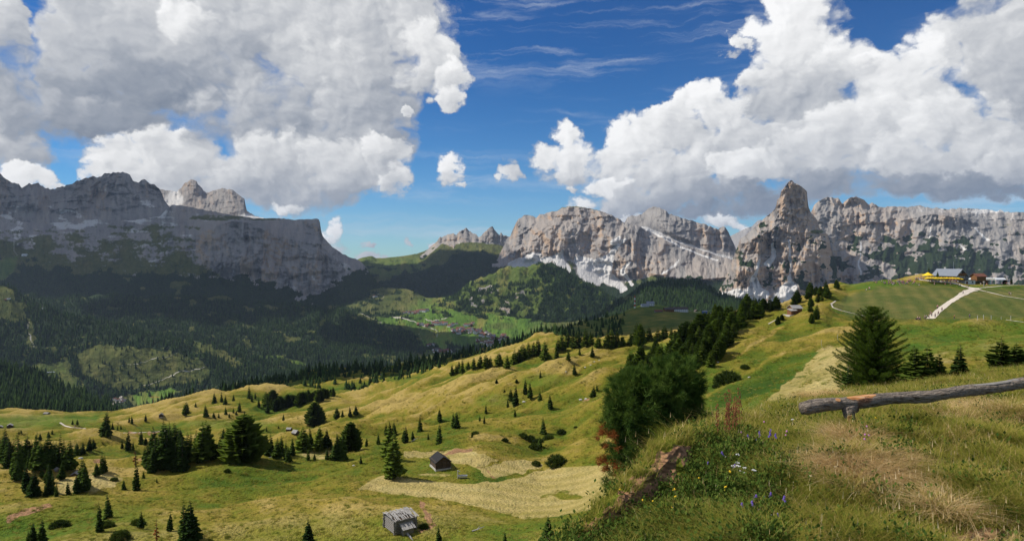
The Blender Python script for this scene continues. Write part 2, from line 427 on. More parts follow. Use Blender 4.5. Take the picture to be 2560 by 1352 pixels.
# ------------------------------------------------------------------ materials of the ground
def grass_fn(T):
    p = pos(T); at = T.sep(T.attr('mask', 'Color')); hay, green, soil = at[0], at[1], at[2]
    cut = T.attr('cut'); dry = T.attr('dry')
    psc = T.v('MULTIPLY', p, (1.0, 1.0, 1.6))
    n0 = T.noise(psc, 0.008, 4, 0.55); n1 = T.noise(psc, 0.045, 5, 0.6, 0.6); n2 = T.noise(psc, 0.35, 4, 0.65); n3 = T.noise(psc, 2.2, 3, 0.7)
    f = T.m('ADD', T.m('MULTIPLY', n0, 0.55), T.m('ADD', T.m('MULTIPLY', n1, 0.95), T.m('MULTIPLY', n2, 0.60)))
    f = T.m('ADD', T.m('SUBTRACT', f, 1.05), dry)
    base = T.ramp(T.mr(f, -0.30, 0.32, smooth=False), [(0.0, (0.045, 0.088, 0.008)), (0.28, (0.088, 0.128, 0.012)), (0.52, (0.166, 0.164, 0.017)), (0.76, (0.280, 0.212, 0.034)), (1.0, (0.42, 0.30, 0.09))])
    base = T.mix(T.m('MULTIPLY', green, 0.9), base, T.mix(n2, (0.045, 0.130, 0.012), (0.105, 0.190, 0.022)))
    hrow = T.m('SINE', T.m('ADD', T.attr('swath'), T.m('MULTIPLY', n1, 5.0)))
    hc = T.ramp(T.m('ADD', T.m('MULTIPLY', hrow, 0.06), T.m('ADD', T.m('MULTIPLY', n2, 0.38), T.m('MULTIPLY', n1, 0.70))), [(0.32, (0.30, 0.245, 0.065)), (0.52, (0.45, 0.345, 0.125)), (0.78, (0.58, 0.45, 0.19))])
    hn = T.m('ADD', hay, T.m('MULTIPLY', T.m('SUBTRACT', n2, 0.5), 0.9))
    base = T.mix(T.mr(hn, 0.35, 0.65), base, hc)
    # mown swathes: stripes that follow the lie of the cut
    st = T.m('SINE', T.m('ADD', T.m('MULTIPLY', T.attr('swath'), 1.0), T.m('MULTIPLY', n1, 3.0)))
    cc = T.mix(T.mr(T.m('ADD', T.m('MULTIPLY', st, 0.09), T.m('ADD', n1, T.m('MULTIPLY', T.m('SUBTRACT', n2, 0.5), 0.5))), 0.25, 0.95), (0.095, 0.120, 0.026), (0.245, 0.200, 0.060))
    base = T.mix(cut, base, cc)
    sc = T.mix(T.m('ADD', T.m('MULTIPLY', n2, .5), T.m('MULTIPLY', T.noise(psc, 7.0, 4, .65), .5)), (0.17, 0.070, 0.032), (0.56, 0.33, 0.18))
    base = T.mix(T.mr(T.m('ADD', soil, T.m('MULTIPLY', T.m('SUBTRACT', n2, 0.5), 0.7)), 0.40, 0.62), base, sc)
    base = T.mix(T.m('MULTIPLY', T.mr(T.m('ADD', T.m('MULTIPLY', n3, .6), T.m('MULTIPLY', n2, .4)), 0.42, 0.62), 0.75), base, T.v('MULTIPLY', base, (.50, .58, .50)))
    h = T.m('ADD', T.m('MULTIPLY', n2, 0.7), T.m('MULTIPLY', n3, 0.30))
    return base, T.bump(h, 1.6, 1.0)
M_GRASS = material('meadow_grass', grass_fn, 0.95, 0.08)
def alpine_fn(T):
    p = pos(T); at = T.sep(T.attr('mask', 'Color')); forest, grass, scree = at[0], at[1], at[2]
    tint = T.attr('tint'); fresh = T.attr('fresh')
    pz = T.sep(p)[2]; ru = T.attr('ru'); pu = T.comb(ru, 0.0, pz)
    pv = T.v('MULTIPLY', pu, (1.0, 1.0, 0.24)); ph = T.v('MULTIPLY', pu, (0.22, 1.0, 1.6)); pw = pu
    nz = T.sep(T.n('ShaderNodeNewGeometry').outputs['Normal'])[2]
    a = T.noise(pv, 0.0045, 6, 0.6); b = T.noise(pv, 0.022, 5, 0.62); c = T.noise(pw, 0.07, 4, 0.65); s = T.noise(ph, 0.016, 4, 0.6)
    d_ = T.noise(pw, 0.0035, 4, 0.6)
    rock = T.ramp(T.m('ADD', T.m('MULTIPLY', b, 0.40), T.m('ADD', T.m('MULTIPLY', c, 0.25), T.m('ADD', T.m('MULTIPLY', s, 0.17), T.m('MULTIPLY', d_, 0.25)))), [(0.40, (0.075, 0.070, 0.068)), (0.50, (0.165, 0.152, 0.143)), (0.60, (0.30, 0.270, 0.240)), (0.73, (0.45, 0.405, 0.355))])
    ora = T.mr(T.m('ADD', T.m('ADD', a, T.m('MULTIPLY', T.m('SUBTRACT', b, 0.5), 0.6)), tint), 0.46, 0.64)
    rock = T.mix(T.m('MULTIPLY', ora, 0.80), rock, T.mix(b, (0.34, 0.215, 0.130), (0.60, 0.43, 0.29)))
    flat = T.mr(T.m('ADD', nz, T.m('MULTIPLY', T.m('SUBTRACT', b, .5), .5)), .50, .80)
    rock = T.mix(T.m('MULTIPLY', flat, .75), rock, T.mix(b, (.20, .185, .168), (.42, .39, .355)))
    sn = T.m('ADD', scree, T.m('MULTIPLY', T.m('SUBTRACT', T.m('ADD', T.m('MULTIPLY', b, 0.6), T.m('MULTIPLY', c, 0.4)), 0.5), 0.75))
    rock = T.mix(T.mr(sn, 0.42, 0.60), rock, T.mix(c, (0.50, 0.475, 0.44), (0.72, 0.69, 0.64)))
    gm = T.noise(pw, 0.010, 6, 0.62); g2 = T.noise(pw, 0.045, 4, 0.6)
    gcol = T.mix(fresh, T.ramp(T.m('ADD', T.m('MULTIPLY', gm, 0.6), T.m('MULTIPLY', g2, 0.4)), [(0.36, (0.050, 0.068, 0.018)), (0.5, (0.088, 0.098, 0.027)), (0.66, (0.150, 0.140, 0.045))]),
                 T.ramp(gm, [(0.38, (0.060, 0.120, 0.016)), (0.52, (0.105, 0.180, 0.026)), (0.64, (0.190, 0.180, 0.042))]))
    gn = T.m('ADD', grass, T.m('MULTIPLY', T.m('SUBTRACT', T.m('ADD', T.m('MULTIPLY', gm, 0.5), T.m('MULTIPLY', g2, 0.5)), 0.5), 1.5))
    col = T.mix(T.mr(gn, 0.42, 0.60), rock, gcol)
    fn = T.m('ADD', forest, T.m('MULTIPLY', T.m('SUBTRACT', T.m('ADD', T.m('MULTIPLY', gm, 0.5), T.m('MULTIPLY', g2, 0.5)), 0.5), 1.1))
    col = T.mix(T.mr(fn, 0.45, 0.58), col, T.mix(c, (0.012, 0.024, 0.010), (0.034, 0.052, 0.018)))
    col = T.mix(T.mr(T.attr('road'), 0.45, 0.95), col, (0.44, 0.40, 0.33))
    h = T.m('ADD', T.m('MULTIPLY', b, 1.0), T.m('ADD', T.m('MULTIPLY', c, 0.65), T.m('MULTIPLY', s, 0.45)))
    return col, T.bump(h, 26.0, 0.75)
M_ALPINE = material('alpine_rock', alpine_fn, 0.95, 0.05)
def A4(a, b, c, d=None):
    z = np.zeros_like(a); return np.stack([a, b, c, z if d is None else d], -1)

# ------------------------------------------------------------------ mountains (farthest first)
def relief(S, A, dref, seed=0.0, cliff=None, lam=1.0, strata=1.0):
    """buttresses, gullies, ledges: how far each point of the face stands out towards the viewer"""
    X, Yw, Z = world_xyz(S)
    u = (S['x']-CX)/F*5000/lam + seed*977; w = Z/dref*5000/lam + seed*331
    u2 = u + 38*fbm(u/420, w/700, 3) + 9*fbm(u/70, w/60, 2)
    w2 = w + 30*fbm(u/260, w/300 + 3, 3)
    big = ridged(u2/640, w2/1300, 3); m2 = ridged(u2/250 + 8, w2/330, 3, .55); tt = w/135 + .9*fbm(u/620, w/420, 3); ft = tt - np.floor(tt); led = (sstep(0, .22, ft) - ft)*(.5 + strata*.5); mid = .55*ridged(u2/190 + 5, w2/760, 4, 0.55) + .45*(1.2 - ridged(u2/130 + 15, w2/420, 3, 0.5)); sm = ridged(u2/46, w2/150, 3, 0.6); iso = fbm(u/60, w/48, 4, .6)
    le = fbm(u/700, w/62 + .6*fbm(u/900,w/400,2), 3, 0.55) * strata
    stp = fbm(u/900 + 3, w/170 + .3*fbm(u/300, w/300, 2), 2)*strata
    amp = np.clip(.85 + .9*fbm(u/520 + 40, w/380, 3), .35, 1.6)
    r = 185*(big-0.5) + (92*(mid-0.5) + 30*(sm-0.5))*amp + 78*(m2-.5) + 15*led + 3.0*le + 16*stp + 14*iso
    if cliff is not None: r = r*cliff
    return -A*r*dref/5000*lam
def ridge_jag(S, k, amp, seed=0.0, lam=24.0):
    """breaks up the skyline: shifts the rows near the top line in y"""
    x = S['x']; n = amp*(ridged(x/lam + seed, x*0 + seed, 3, 0.55) - 0.62)
    wgt = np.clip(1 - np.abs(S['vv'] - k)*2.2, 0, 1)
    S['y'] -= n*wgt
def screes(S, tongues):
    m = np.zeros_like(S['y'])
    wob = 6*fbm(S['x']/26, S['y']/40, 3)
    for t in tongues: m = np.maximum(m, line_mask(S['x'] + wob, S['y'], t, 5))
    return m
zero = lambda S: np.zeros_like(S['y'])

# -- blue peak far behind, seen in the gap
S = sheet('far', 1780, 1960, 2.5, [([(1780,640),(1960,640)], [(0,12500),(3000,12500)]), ([(1780,625),(1822,592),(1850,578),(1862,572),(1880,566),(1893,552),(1902,549),(1912,556),(1935,575),(1960,600)], [(0,14500),(3000,14500)])], [60], linear=True, back=(40, 1500))
push(S, relief(S, 1.0, 13500, 1.3))
finish(S, 'mountain', M_ALPINE, dict(mask=A4(zero(S), zero(S)+0.25, zero(S)+0.2), tint=zero(S)-0.3, fresh=zero(S), road=zero(S)), 'blue-grey pointed peak far behind the gap left of the rock tower')

# -- high ridge of the left massif
S = sheet('sella_high', -420, 520, 2.5, [
 ([(-420,600),(520,600)], [(-420,5900),(520,5900)]),
 ([(-420,540),(0,545),(60,535),(130,538),(250,545),(330,530),(420,535),(520,540)], [(-420,6300),(520,6300)]),
 ([(-420,470),(-100,420),(0,435),(25,455),(47,461),(52,468),(75,459),(95,458),(112,470),(128,474),(135,472),(160,466),(200,450),(225,444),(232,439),(240,444),(262,434),(285,432),(308,432),(325,438),(333,455),(345,456),(352,450),(362,449),(375,460),(385,462),(397,466),(404,482),(410,500),(425,520),(440,530),(520,560)], [(-420,7000),(520,7000)])],
 [60, 150], linear=True, back=(60, 1200))
ridge_jag(S, 2, 7, 2.0)
c = sstep(1.0, 1.35, S['vv']); ax = S['vv']
push(S, relief(S, 1.5, 6600, 2.1, 0.35 + 0.75*c))
gr = 0.18 - 0.5*c
sc = screes(S, [[(395,520,16),(355,500,9),(340,490,4)], [(180,545,30),(120,520,10)], [(20,545,22),(40,520,10)], [(250,475,18),(330,470,8)]])*0.8
finish(S, 'mountain', M_ALPINE, dict(mask=A4(zero(S), gr, 0.10+sc*0.38 + .40*fbm(S['x']/42, S['y']/13, 4)*sstep(1.75, 1.3, S['vv'])), tint=zero(S)-0.01, fresh=zero(S), road=zero(S)), 'long grey summit ridge along the top of the left massif')

# -- sunlit peaks behind it
S = sheet('sella_peaks', 380, 720, 2.2, [
 ([(380,600),(720,600)], [(380,8000),(720,8000)]),
 ([(380,540),(450,520),(560,535),(640,545),(720,548)], [(380,8200),(720,8200)]),
 ([(380,470),(405,474),(430,478),(442,480),(452,470),(460,459),(470,453),(477,449),(483,448),(490,452),(496,462),(503,468),(510,478),(517,482),(527,478),(545,474),(556,471),(566,473),(580,474),(590,482),(600,490),(611,498),(614,514),(617,528),(630,535),(650,544),(720,550)], [(380,8900),(720,8900)])],
 [40, 130], linear=True, back=(60, 1200))
ridge_jag(S, 2, 4, 5.0, 14)
push(S, relief(S, .75, 8500, 3.3, 0.4 + 0.8*sstep(0.9, 1.3, S['vv']), 0.6, 1.6))
sc = ell(S['x'], S['y'], 640, 548, 60, 14, .8) + 0.7*ell(S['x'], S['y'], 435, 500, 26, 30, .8)
finish(S, 'mountain', M_ALPINE, dict(mask=A4(zero(S), zero(S)-.4, 0.2+sc*0.6), tint=zero(S)+0.06, fresh=zero(S), road=zero(S)), 'pale sunlit twin peaks behind the left massif')

# -- main bench, cliffs and prow of the left massif
TREE_L = [(-420,630),(0,645),(120,676),(200,682),(300,690),(400,686),(470,680),(540,700),(575,705),(600,690),(640,700),(680,715),(720,728),(760,738),(800,735),(840,715),(870,690),(900,676),(980,700)]
S = sheet('sella', -420, 960, 2.5, [
 ([(-420,800),(0,830),(300,880),(600,900),(800,900),(900,880),(960,860)], [(-420,3500),(500,3500),(960,3700)]),
 ([(-420,690),(0,700),(200,715),(400,720),(600,715),(700,735),(800,745),(870,735),(925,740),(960,750)], [(-420,4200),(500,4250),(960,4400)]),
 ([(-420,600),(0,600),(130,615),(200,640),(300,650),(400,630),(470,600),(540,565),(580,553),(620,556),(660,575),(690,590),(740,600),(800,610),(830,640),(870,665),(960,720)], [(-420,4700),(500,4750),(960,4700)]),
 ([(-420,520),(0,545),(100,560),(250,548),(330,552),(400,540),(430,512),(450,513),(520,526),(560,534),(610,542),(640,546),(700,546),(740,549),(797,547),(801,560),(803,580),(808,592),(816,602),(832,618),(855,634),(878,643),(900,652),(915,668),(930,690),(938,700),(945,715),(960,760)], [(-420,5600),(560,5500),(800,5150),(960,5100)], 0)],
 [90, 90, 120], linear=True, back=(60, 900))
x, y = S['x'], S['y']
ridge_jag(S, 3, 3.5, 9.0)
tl = curve(TREE_L, S['xs'])[None, :]
above = sstep(6, -40, y - tl)
prow = ell(x, y, 730, 610, 190, 110, .7)
push(S, relief(S, 1.1, 4900, 4.1, 0.42 + 0.9*above*(0.5 + 0.5*prow), 1.0, .9))
n = fbm(x/60, y/34, 4); nn = fbm(x/22, y/14, 3)
fo = sstep(-22, 14, (y - tl) + 26*n + 14*nn)
rocky = sstep(0.62, 0.95, fbm(x/70 + 9, y/40, 4) + 0.55*ell(x, y, 530, 690, 120, 34) + 0.6*ell(x, y, 380, 712, 70, 16) + 0.5*ell(x, y, 60, 690, 70, 30) + .5*ell(x, y, 770, 740, 40, 26))
fo = fo*(1-rocky)
bench = 0.20 + 0.36*sstep(535, 610, y)*sstep(640, 430, x) + 0.22*sstep(-60, -5, y-tl) + .35*fbm(x/70, y/20, 4)
gr = bench - 0.75*prow*sstep(540, 565, y)*(1-0.3*sstep(-20, 0, y-tl)) + 0.4*ell(x, y, 620, 545, 180, 8)
sc = screes(S, [[(585,650,3),(580,690,5),(588,712,4)], [(48,560,14),(38,600,7),(46,640,4)], [(150,560,26),(230,555,10)], [(330,545,30),(400,530,12)], [(650,640,3),(690,690,7),(735,722,9)], [(780,690,4),(800,720,8)], [(830,640,6),(880,680,14)], [(872,660,3),(880,695,6),(905,712,9)]])*0.42
run = poly_mask(x, y, [(0,650),(46,640),(34,680),(10,700),(-80,720),(-80,660)], 8)
finish(S, 'mountain', M_ALPINE, dict(mask=A4(fo*(1-run), np.maximum(gr, run), 0.10+sc*0.75 + (.34*fbm(x/55, y/15, 4) + .18)*(1-prow)*above), tint=zero(S)-0.03+0.06*prow, fresh=run*0.6, road=line_mask(x, y, [(36,600,1.2),(34,625,1.2),(44,640,1)], 1)), 'broad grey massif on the left with a flat-topped cliff prow')
S['forest'] = fo*(1-run)

# -- grassy pass with its slopes
PASS_TOP = [(860,668),(880,655),(895,648),(905,644),(920,641),(930,640),(940,645),(960,645),(1000,641),(1040,635),(1060,628),(1080,618),(1100,608),(1160,600),(1300,620),(1420,650)]
S = sheet('pass', 840, 1420, 2.5, [
 ([(840,800),(900,790),(1100,780),(1420,800)], [(840,4300),(1420,4300)]),
 ([(840,750),(900,740),(960,725),(1050,740),(1150,730),(1300,720),(1420,720)], [(840,5000),(1420,5000)]),
 ([(840,710),(900,690),(950,682),(1000,690),(1100,660),(1200,640),(1420,660)], [(840,6200),(1420,6000)]),
 (PASS_TOP, [(840,7600),(1100,7400),(1420,7000)])], [40, 60, 60], 0, back=(30, 900))
x, y = S['x'], S['y']
lift(S, 45*fbm(x/60, S['vv']*2.5, 4)*sstep(0, .3, S['vv'])*sstep(3.0, 2.7, S['vv']))
fo = poly_mask(x + 14*fbm(x/30, y/20, 3), y + 8*fbm(x/26, y/22, 3), [(945,705),(1000,686),(1080,668),(1120,648),(1180,628),(1240,634),(1260,650),(1300,700),(1200,790),(1050,800),(1010,760),(985,735)], 10)
fo = np.maximum(fo, poly_mask(x + 12*fbm(x/20, y/18, 3), y, [(840,690),(925,688),(938,700),(925,745),(880,770),(840,780)], 12))
fo = np.maximum(fo, 0.9*sstep(0.42, 0.65, fbm(x/34, y/10, 4) + .35*ell(x, y, 1000, 668, 70, 10)))
gul = screes(S, [[(872,662,2),(880,690,3),(900,706,5)], [(1010,716,3),(1050,735,7),(1032,748,3)]])*0.7
finish(S, 'hills', M_ALPINE, dict(mask=A4(fo, zero(S)+1.0-gul, gul), tint=zero(S), fresh=zero(S)+.35*ell(x, y, 960, 665, 130, 30), road=line_mask(x, y, [(900,708,.8),(960,720,.8),(1010,728,.8),(1035,745,.7)], .8)*.8), 'grassy saddle of the mountain pass between the massifs')
S['forest'] = fo

# -- pinnacles right of the pass
S = sheet('cir', 1050, 1300, 2.2, [
 ([(1050,700),(1300,720)], [(1050,6300),(1300,6300)]),
 ([(1050,640),(1090,634),(1120,636),(1160,640),(1200,642),(1240,636),(1300,650)], [(1050,6900),(1300,6700)]),
 ([(1050,640),(1075,618),(1090,606),(1098,594),(1108,591),(1122,586),(1134,584),(1140,588),(1150,578),(1158,574),(1165,569),(1172,575),(1180,582),(1190,586),(1197,594),(1203,590),(1210,582),(1220,573),(1227,567),(1231,566),(1236,573),(1242,582),(1248,588),(1253,580),(1257,587),(1266,590),(1275,592),(1300,610)], [(1050,7400),(1300,7200)])],
 [50, 120], linear=True, back=(50, 700))
x, y = S['x'], S['y']
ridge_jag(S, 2, 4, 3.0, 11)
c = sstep(0.85, 1.15, S['vv'])
push(S, relief(S, 1.2, 7000, 6.2, 0.2 + 0.9*c, 0.7))
sc = screes(S, [[(1108,620,3),(1100,640,16)], [(1150,610,3),(1125,650,10)], [(1180,612,3),(1140,655,7)], [(1215,610,3),(1200,635,10)], [(1245,612,3),(1240,636,12)]])
fo = sstep(-8, 10, y - curve([(1050,640),(1100,650),(1180,640),(1230,634),(1300,655)], S['xs'])[None, :] + 14*fbm(x/24, y/20, 3))*(1-sc)
finish(S, 'mountain', M_ALPINE, dict(mask=A4(fo, 0.55-0.8*c-sc, .12+0.9*sc), tint=zero(S)+0.02, fresh=zero(S), road=zero(S)), 'jagged row of pale pinnacles beside the pass')
S['forest'] = fo

# -- second ridge behind the rounded massif
S = sheet('puez_back', 1520, 1900, 2.2, [
 ([(1520,700),(1900,720)], [(1520,6200),(1900,6000)]),
 ([(1520,590),(1570,562),(1620,572),(1680,600),(1740,622),(1800,640),(1845,650),(1900,660)], [(1520,6500),(1900,6400)]),
 ([(1520,575),(1562,556),(1568,545),(1578,539),(1590,541),(1600,537),(1612,530),(1622,520),(1635,517),(1648,519),(1660,524),(1672,533),(1690,540),(1705,546),(1725,550),(1745,557),(1762,560),(1780,568),(1795,574),(1800,568),(1812,567),(1818,575),(1826,592),(1834,606),(1845,640),(1900,670)], [(1520,7000),(1900,6800)])],
 [30, 130], linear=True, back=(60, 800))
ridge_jag(S, 2, 5, 11.0, 16)
push(S, relief(S, 1.2, 6700, 7.2, 0.3+0.8*sstep(1.05, 1.3, S['vv'])))
finish(S, 'mountain', M_ALPINE, dict(mask=A4(zero(S), zero(S)-.3, 0.12+0.5*sstep(1.25, 1.0, S['vv'])), tint=zero(S)-0.03, fresh=zero(S), road=zero(S)), 'dark jagged ridge behind the pale sloping terrace')

# -- rounded rock massif in the centre right
PUEZ_TOP = [(1230,650),(1250,632),(1258,618),(1266,608),(1276,590),(1283,572),(1290,556),(1298,546),(1310,538),(1322,537),(1332,540),(1340,546),(1349,536),(1362,534),(1378,529),(1392,528),(1404,519),(1425,516),(1445,516),(1470,520),(1500,527),(1530,538),(1552,549),(1562,557),(1575,556),(1600,566),(1640,582),(1700,606),(1760,626),(1800,640),(1840,652),(1860,690)]
S = sheet('puez', 1230, 1900, 2.2, [
 ([(1230,790),(1420,800),(1560,780),(1900,790)], [(1230,5000),(1900,4700)]),
 ([(1230,660),(1280,662),(1310,656),(1350,648),(1400,636),(1430,650),(1470,668),(1500,690),(1560,700),(1640,690),(1700,700),(1760,702),(1830,695),(1900,700)], [(1230,5700),(1900,5300)]),
 ([(1230,650),(1262,622),(1290,590),(1330,575),(1400,560),(1480,560),(1540,580),(1600,600),(1660,625),(1740,650),(1830,665),(1900,690)], [(1230,6150),(1900,5900)]),
 (PUEZ_TOP, [(1230,6450),(1900,6300)])],
 [70, 140, 70], linear=True, back=(60, 700))
x, y = S['x'], S['y']
ridge_jag(S, 3, 3.5, 13.0, 18)
c = sstep(0.9, 1.15, S['vv'])*sstep(3.1, 2.9, S['vv'])
push(S, relief(S, 1.45, 6000, 8.4, 0.16 + 0.95*c, 0.9))
sc = screes(S, [[(1300,648,4),(1280,665,10),(1268,678,3)], [(1345,636,6),(1330,652,20),(1290,668,12)], [(1400,640,4),(1345,655,9)], [(1405,625,3),(1398,648,14),(1420,676,4),(1428,688,2)],
   [(1445,650,12),(1470,672,26),(1490,690,22)], [(1560,600,4),(1525,640,9),(1490,680,28),(1470,708,14)], [(1530,635,5),(1520,660,10),(1515,690,16),(1560,722,6),(1552,730,3)], [(1575,655,2),(1555,680,6),(1580,712,3)], [(1548,596,6),(1535,606,8)], [(1640,575,4),(1680,590,9),(1740,612,7),(1800,635,6)], [(1600,560,4),(1650,590,3),(1720,625,2),(1790,650,2)], [(1655,685,2),(1690,662,3),(1700,650,2)]])
tl = curve([(1230,668),(1280,676),(1340,664),(1390,650),(1440,668),(1500,705),(1560,712),(1640,698),(1720,705),(1900,706)], S['xs'])[None, :]
fo = sstep(-12, 8, y - tl + 18*fbm(x/30, y/22, 4))*(1-np.clip(sc*1.3, 0, 1))
gr = 0.6 - 1.2*c + 0.75*ell(x, y, 1440, 525, 90, 14, .8) + 0.6*poly_mask(x, y, [(1570,560),(1640,585),(1700,608),(1800,645),(1830,660),(1800,670),(1700,640),(1600,600)], 12) + .45*ell(x, y, 1700, 690, 90, 30) - sc
finish(S, 'mountain', M_ALPINE, dict(mask=A4(fo, gr, 0.08+0.95*sc), tint=zero(S)+0.065*c, fresh=zero(S)+.15, road=zero(S)), 'rounded grey and ochre rock massif with white scree fans in the centre right')
S['forest'] = fo

# -- long wall right of the tower
S = sheet('wall', 1960, 2980, 2.3, [
 ([(1960,790),(2980,790)], [(1960,4300),(2980,4300)]),
 ([(1960,660),(2150,650),(2200,640),(2300,635),(2450,640),(2600,650),(2980,650)], [(1960,4900),(2980,5000)]),
 ([(1960,590),(2060,560),(2200,560),(2260,550),(2330,535),(2400,545),(2450,560),(2520,580),(2600,590),(2980,590)], [(1960,5200),(2980,5600)]),
 ([(1960,600),(2020,548),(2026,533),(2030,524),(2036,512),(2046,503),(2055,498),(2068,493),(2080,494),(2090,496),(2097,494),(2101,504),(2106,509),(2112,504),(2125,495),(2140,492),(2152,496),(2164,503),(2172,510),(2182,507),(2190,511),(2196,518),(2230,516),(2262,517),(2290,515),(2302,513),(2316,518),(2330,521),(2344,519),(2360,523),(2398,520),(2440,522),(2470,524),(2495,528),(2502,524),(2510,530),(2560,531),(2980,540)], [(1960,5500),(2150,5700),(2300,6000),(2980,6500)])],
 [110, 110, 70], linear=True, back=(50, 800))
x, y = S['x'], S['y']
ridge_jag(S, 3, 4, 17.0, 20)
push(S, relief(S, 1.5, 5200, 9.7, 0.75 + 0.4*sstep(1.7, 2.3, S['vv']), 0.85, 1.7))
sc = screes(S, [[(2150,590,2),(2152,640,2),(2150,700,4)], [(2325,560,2),(2322,610,3),(2330,680,2)], [(2440,570,3),(2470,600,3)], [(2400,610,2),(2430,640,4)]])*0.6 + .35*ell(x, y, 2350, 524, 160, 10) + .35*ell(x, y, 2500, 540, 90, 16)
fn = fbm(x/46, y/26, 4) + 0.5*fbm(x/15, y/10, 3)
fo = sstep(0.12, 0.72, fn + 0.55*(ell(x, y, 2230, 625, 60, 36) + ell(x, y, 2360, 640, 90, 50) + ell(x, y, 2470, 660, 70, 30) + ell(x, y, 2290, 690, 60, 30)) + 0.35*sstep(590, 690, y) - 0.5*sstep(600, 560, y))
gr = -0.25 + 0.6*(ell(x, y, 2140, 500, 40, 9) + ell(x, y, 2225, 602, 28, 7) + ell(x, y, 2520, 560, 60, 26)) + .28*sstep(570, 640, y)
finish(S, 'mountain', M_ALPINE, dict(mask=A4(fo*.9, gr, 0.1+sc), tint=zero(S)+0.02+0.05*sstep(2400, 2050, x), fresh=zero(S)+.1, road=zero(S)), 'long grey banded rock wall along the right of the skyline')

# -- the rock tower
TOW = [(1740,760),(1775,748),(1800,722),(1812,700),(1822,672),(1832,645),(1846,612),(1850,597),(1862,590),(1880,574),(1898,557),(1916,541),(1930,530),(1938,522),(1941,512),(1943,500),(1950,492),(1953,478),(1960,470),(1966,462),(1972,455),(1976,451),(1981,452),(1987,458),(1995,462),(2003,466),(2012,474),(2018,480),(2019,500),(2021,515),(2027,532),(2040,545),(2047,562),(2049,572),(2062,578),(2070,588),(2078,620),(2086,645),(2094,675),(2108,705),(2116,718),(2130,760)]
S = sheet('tower', 1740, 2130, 1.8, [
 ([(1740,800),(2130,800)], [(1740,3900),(2130,3900)]),
 ([(1740,765),(1790,750),(1860,745),(1950,750),(2020,748),(2060,740),(2110,725),(2130,765)], [(1740,4150),(1960,4150),(2130,4350)]),
 ([(1740,763),(1800,728),(1840,660),(1852,610),(1900,590),(1950,580),(2000,582),(2050,590),(2075,610),(2100,690),(2130,763)], [(1740,4450),(1960,4420),(2130,4650)]),
 (TOW, [(1740,4750),(1850,4750),(1976,4620),(2060,4750),(2130,4800)])],
 [30, 150, 130], linear=True, back=(60, 420))
x, y = S['x'], S['y']
ridge_jag(S, 3, 3, 21.0, 9)
push(S, relief(S, 1.35, 4500, 11.3, 0.25 + 0.85*sstep(0.8, 1.2, S['vv']), 0.75, 1.8))
sc = screes(S, [[(1972,690,2),(1975,708,8),(1972,730,22),(1970,760,48)], [(1900,650,3),(1885,690,5),(1890,720,14),(1880,745,30)], [(1930,610,3),(1932,640,4),(1920,660,6)], [(1972,600,2),(1975,640,3),(1976,690,3)], [(1845,735,12),(1800,750,14)], [(1808,690,5),(1795,702,6)], [(1885,720,8),(1912,735,10)]])
fn = fbm(x/30, y/24, 4) + 0.5*fbm(x/12, y/9, 3)
fo = sstep(0.12, 0.7, fn + 0.6*(ell(x, y, 1850, 640, 14, 10) + ell(x, y, 2000, 720, 26, 32) + ell(x, y, 1925, 670, 9, 30) + ell(x, y, 2085, 655, 8, 40)) + .22*sstep(640, 740, y) - .4*sstep(600, 540, y))*(1-np.clip(sc*1.5, 0, 1))
gr = -0.35 + 0.95*ell(x, y, 2044, 579, 22, 6) + .35*sstep(600, 690, y)*(1-sstep(1860, 1990, x)) + .3*ell(x, y, 1880, 588, 40, 30) - sc
tint = 0.08 + 0.12*ell(x, y, 2030, 640, 45, 60) + 0.10*ell(x, y, 1962, 515, 25, 24) + .06*ell(x, y, 1960, 555, 50, 20)
finish(S, 'mountain', M_ALPINE, dict(mask=A4(fo*.85*(1-np.clip(2*sc, 0, 1)), gr, 0.06+1.3*sc), tint=tint, fresh=zero(S)+.1, road=zero(S)), 'tall rock tower with a blunt orange summit block on the right')

# ------------------------------------------------------------------ valley
VAL = sheet('valley', 820, 1800, 2.5, [
 ([(820,960),(1000,940),(1100,915),(1300,890),(1500,880),(1800,870)], [(820,2750),(1800,2750)]),
 ([(820,880),(950,880),(1060,880),(1200,872),(1300,860),(1500,850),(1800,850)], [(820,3000),(1800,2950)]),
 ([(820,800),(900,790),(1000,800),(1100,818),(1200,835),(1300,845),(1400,838),(1500,825),(1800,830)], [(820,3500),(1800,3200)]),
 ([(820,775),(900,765),(1000,770),(1080,765),(1130,758),(1200,775),(1300,800),(1400,815),(1500,800),(1800,800)], [(820,4100),(1100,4000),(1300,3650),(1800,3500)]),
 ([(820,735),(900,735),(960,718),(1010,722),(1060,742),(1100,745),(1130,742),(1200,760),(1300,790),(1400,800),(1500,790),(1800,780)], [(820,4600),(1100,4300),(1300,3900),(1800,3700)])],
 [30, 60, 50, 50], 40, back=(25, 400))
S = VAL; x, y = S['x'], S['y']
lift(S, 12*fbm(x/50, S['vv']*3, 4))
x, y = S['x'], S['y']
n = fbm(x/28, y/9, 4)
fo = sstep(0.28, 0.5, n + .5*ell(x, y, 880, 790, 60, 22) + .5*ell(x, y, 910, 835, 110, 20) + .55*ell(x, y, 1120, 872, 110, 14) + .5*ell(x, y, 985, 790, 40, 7) + .5*ell(x, y, 1085, 778, 12, 12) - .5*ell(x, y, 1150, 830, 160, 36) - .5*ell(x, y, 1060, 775, 60, 18) - .6*ell(x, y, 1060, 832, 34, 20) + .45*ell(x, y, 900, 740, 60, 18))
fresh = np.clip(1.2*ell(x, y, 1180, 810, 170, 70, .6)*sstep(1000, 1050, x) + ell(x, y, 1120, 850, 120, 16) + .9*ell(x, y, 1000, 800, 60, 14), 0, 1) - .6*ell(x, y, 1062, 832, 26, 18) - .6*ell(x, y, 1255, 815, 34, 9)
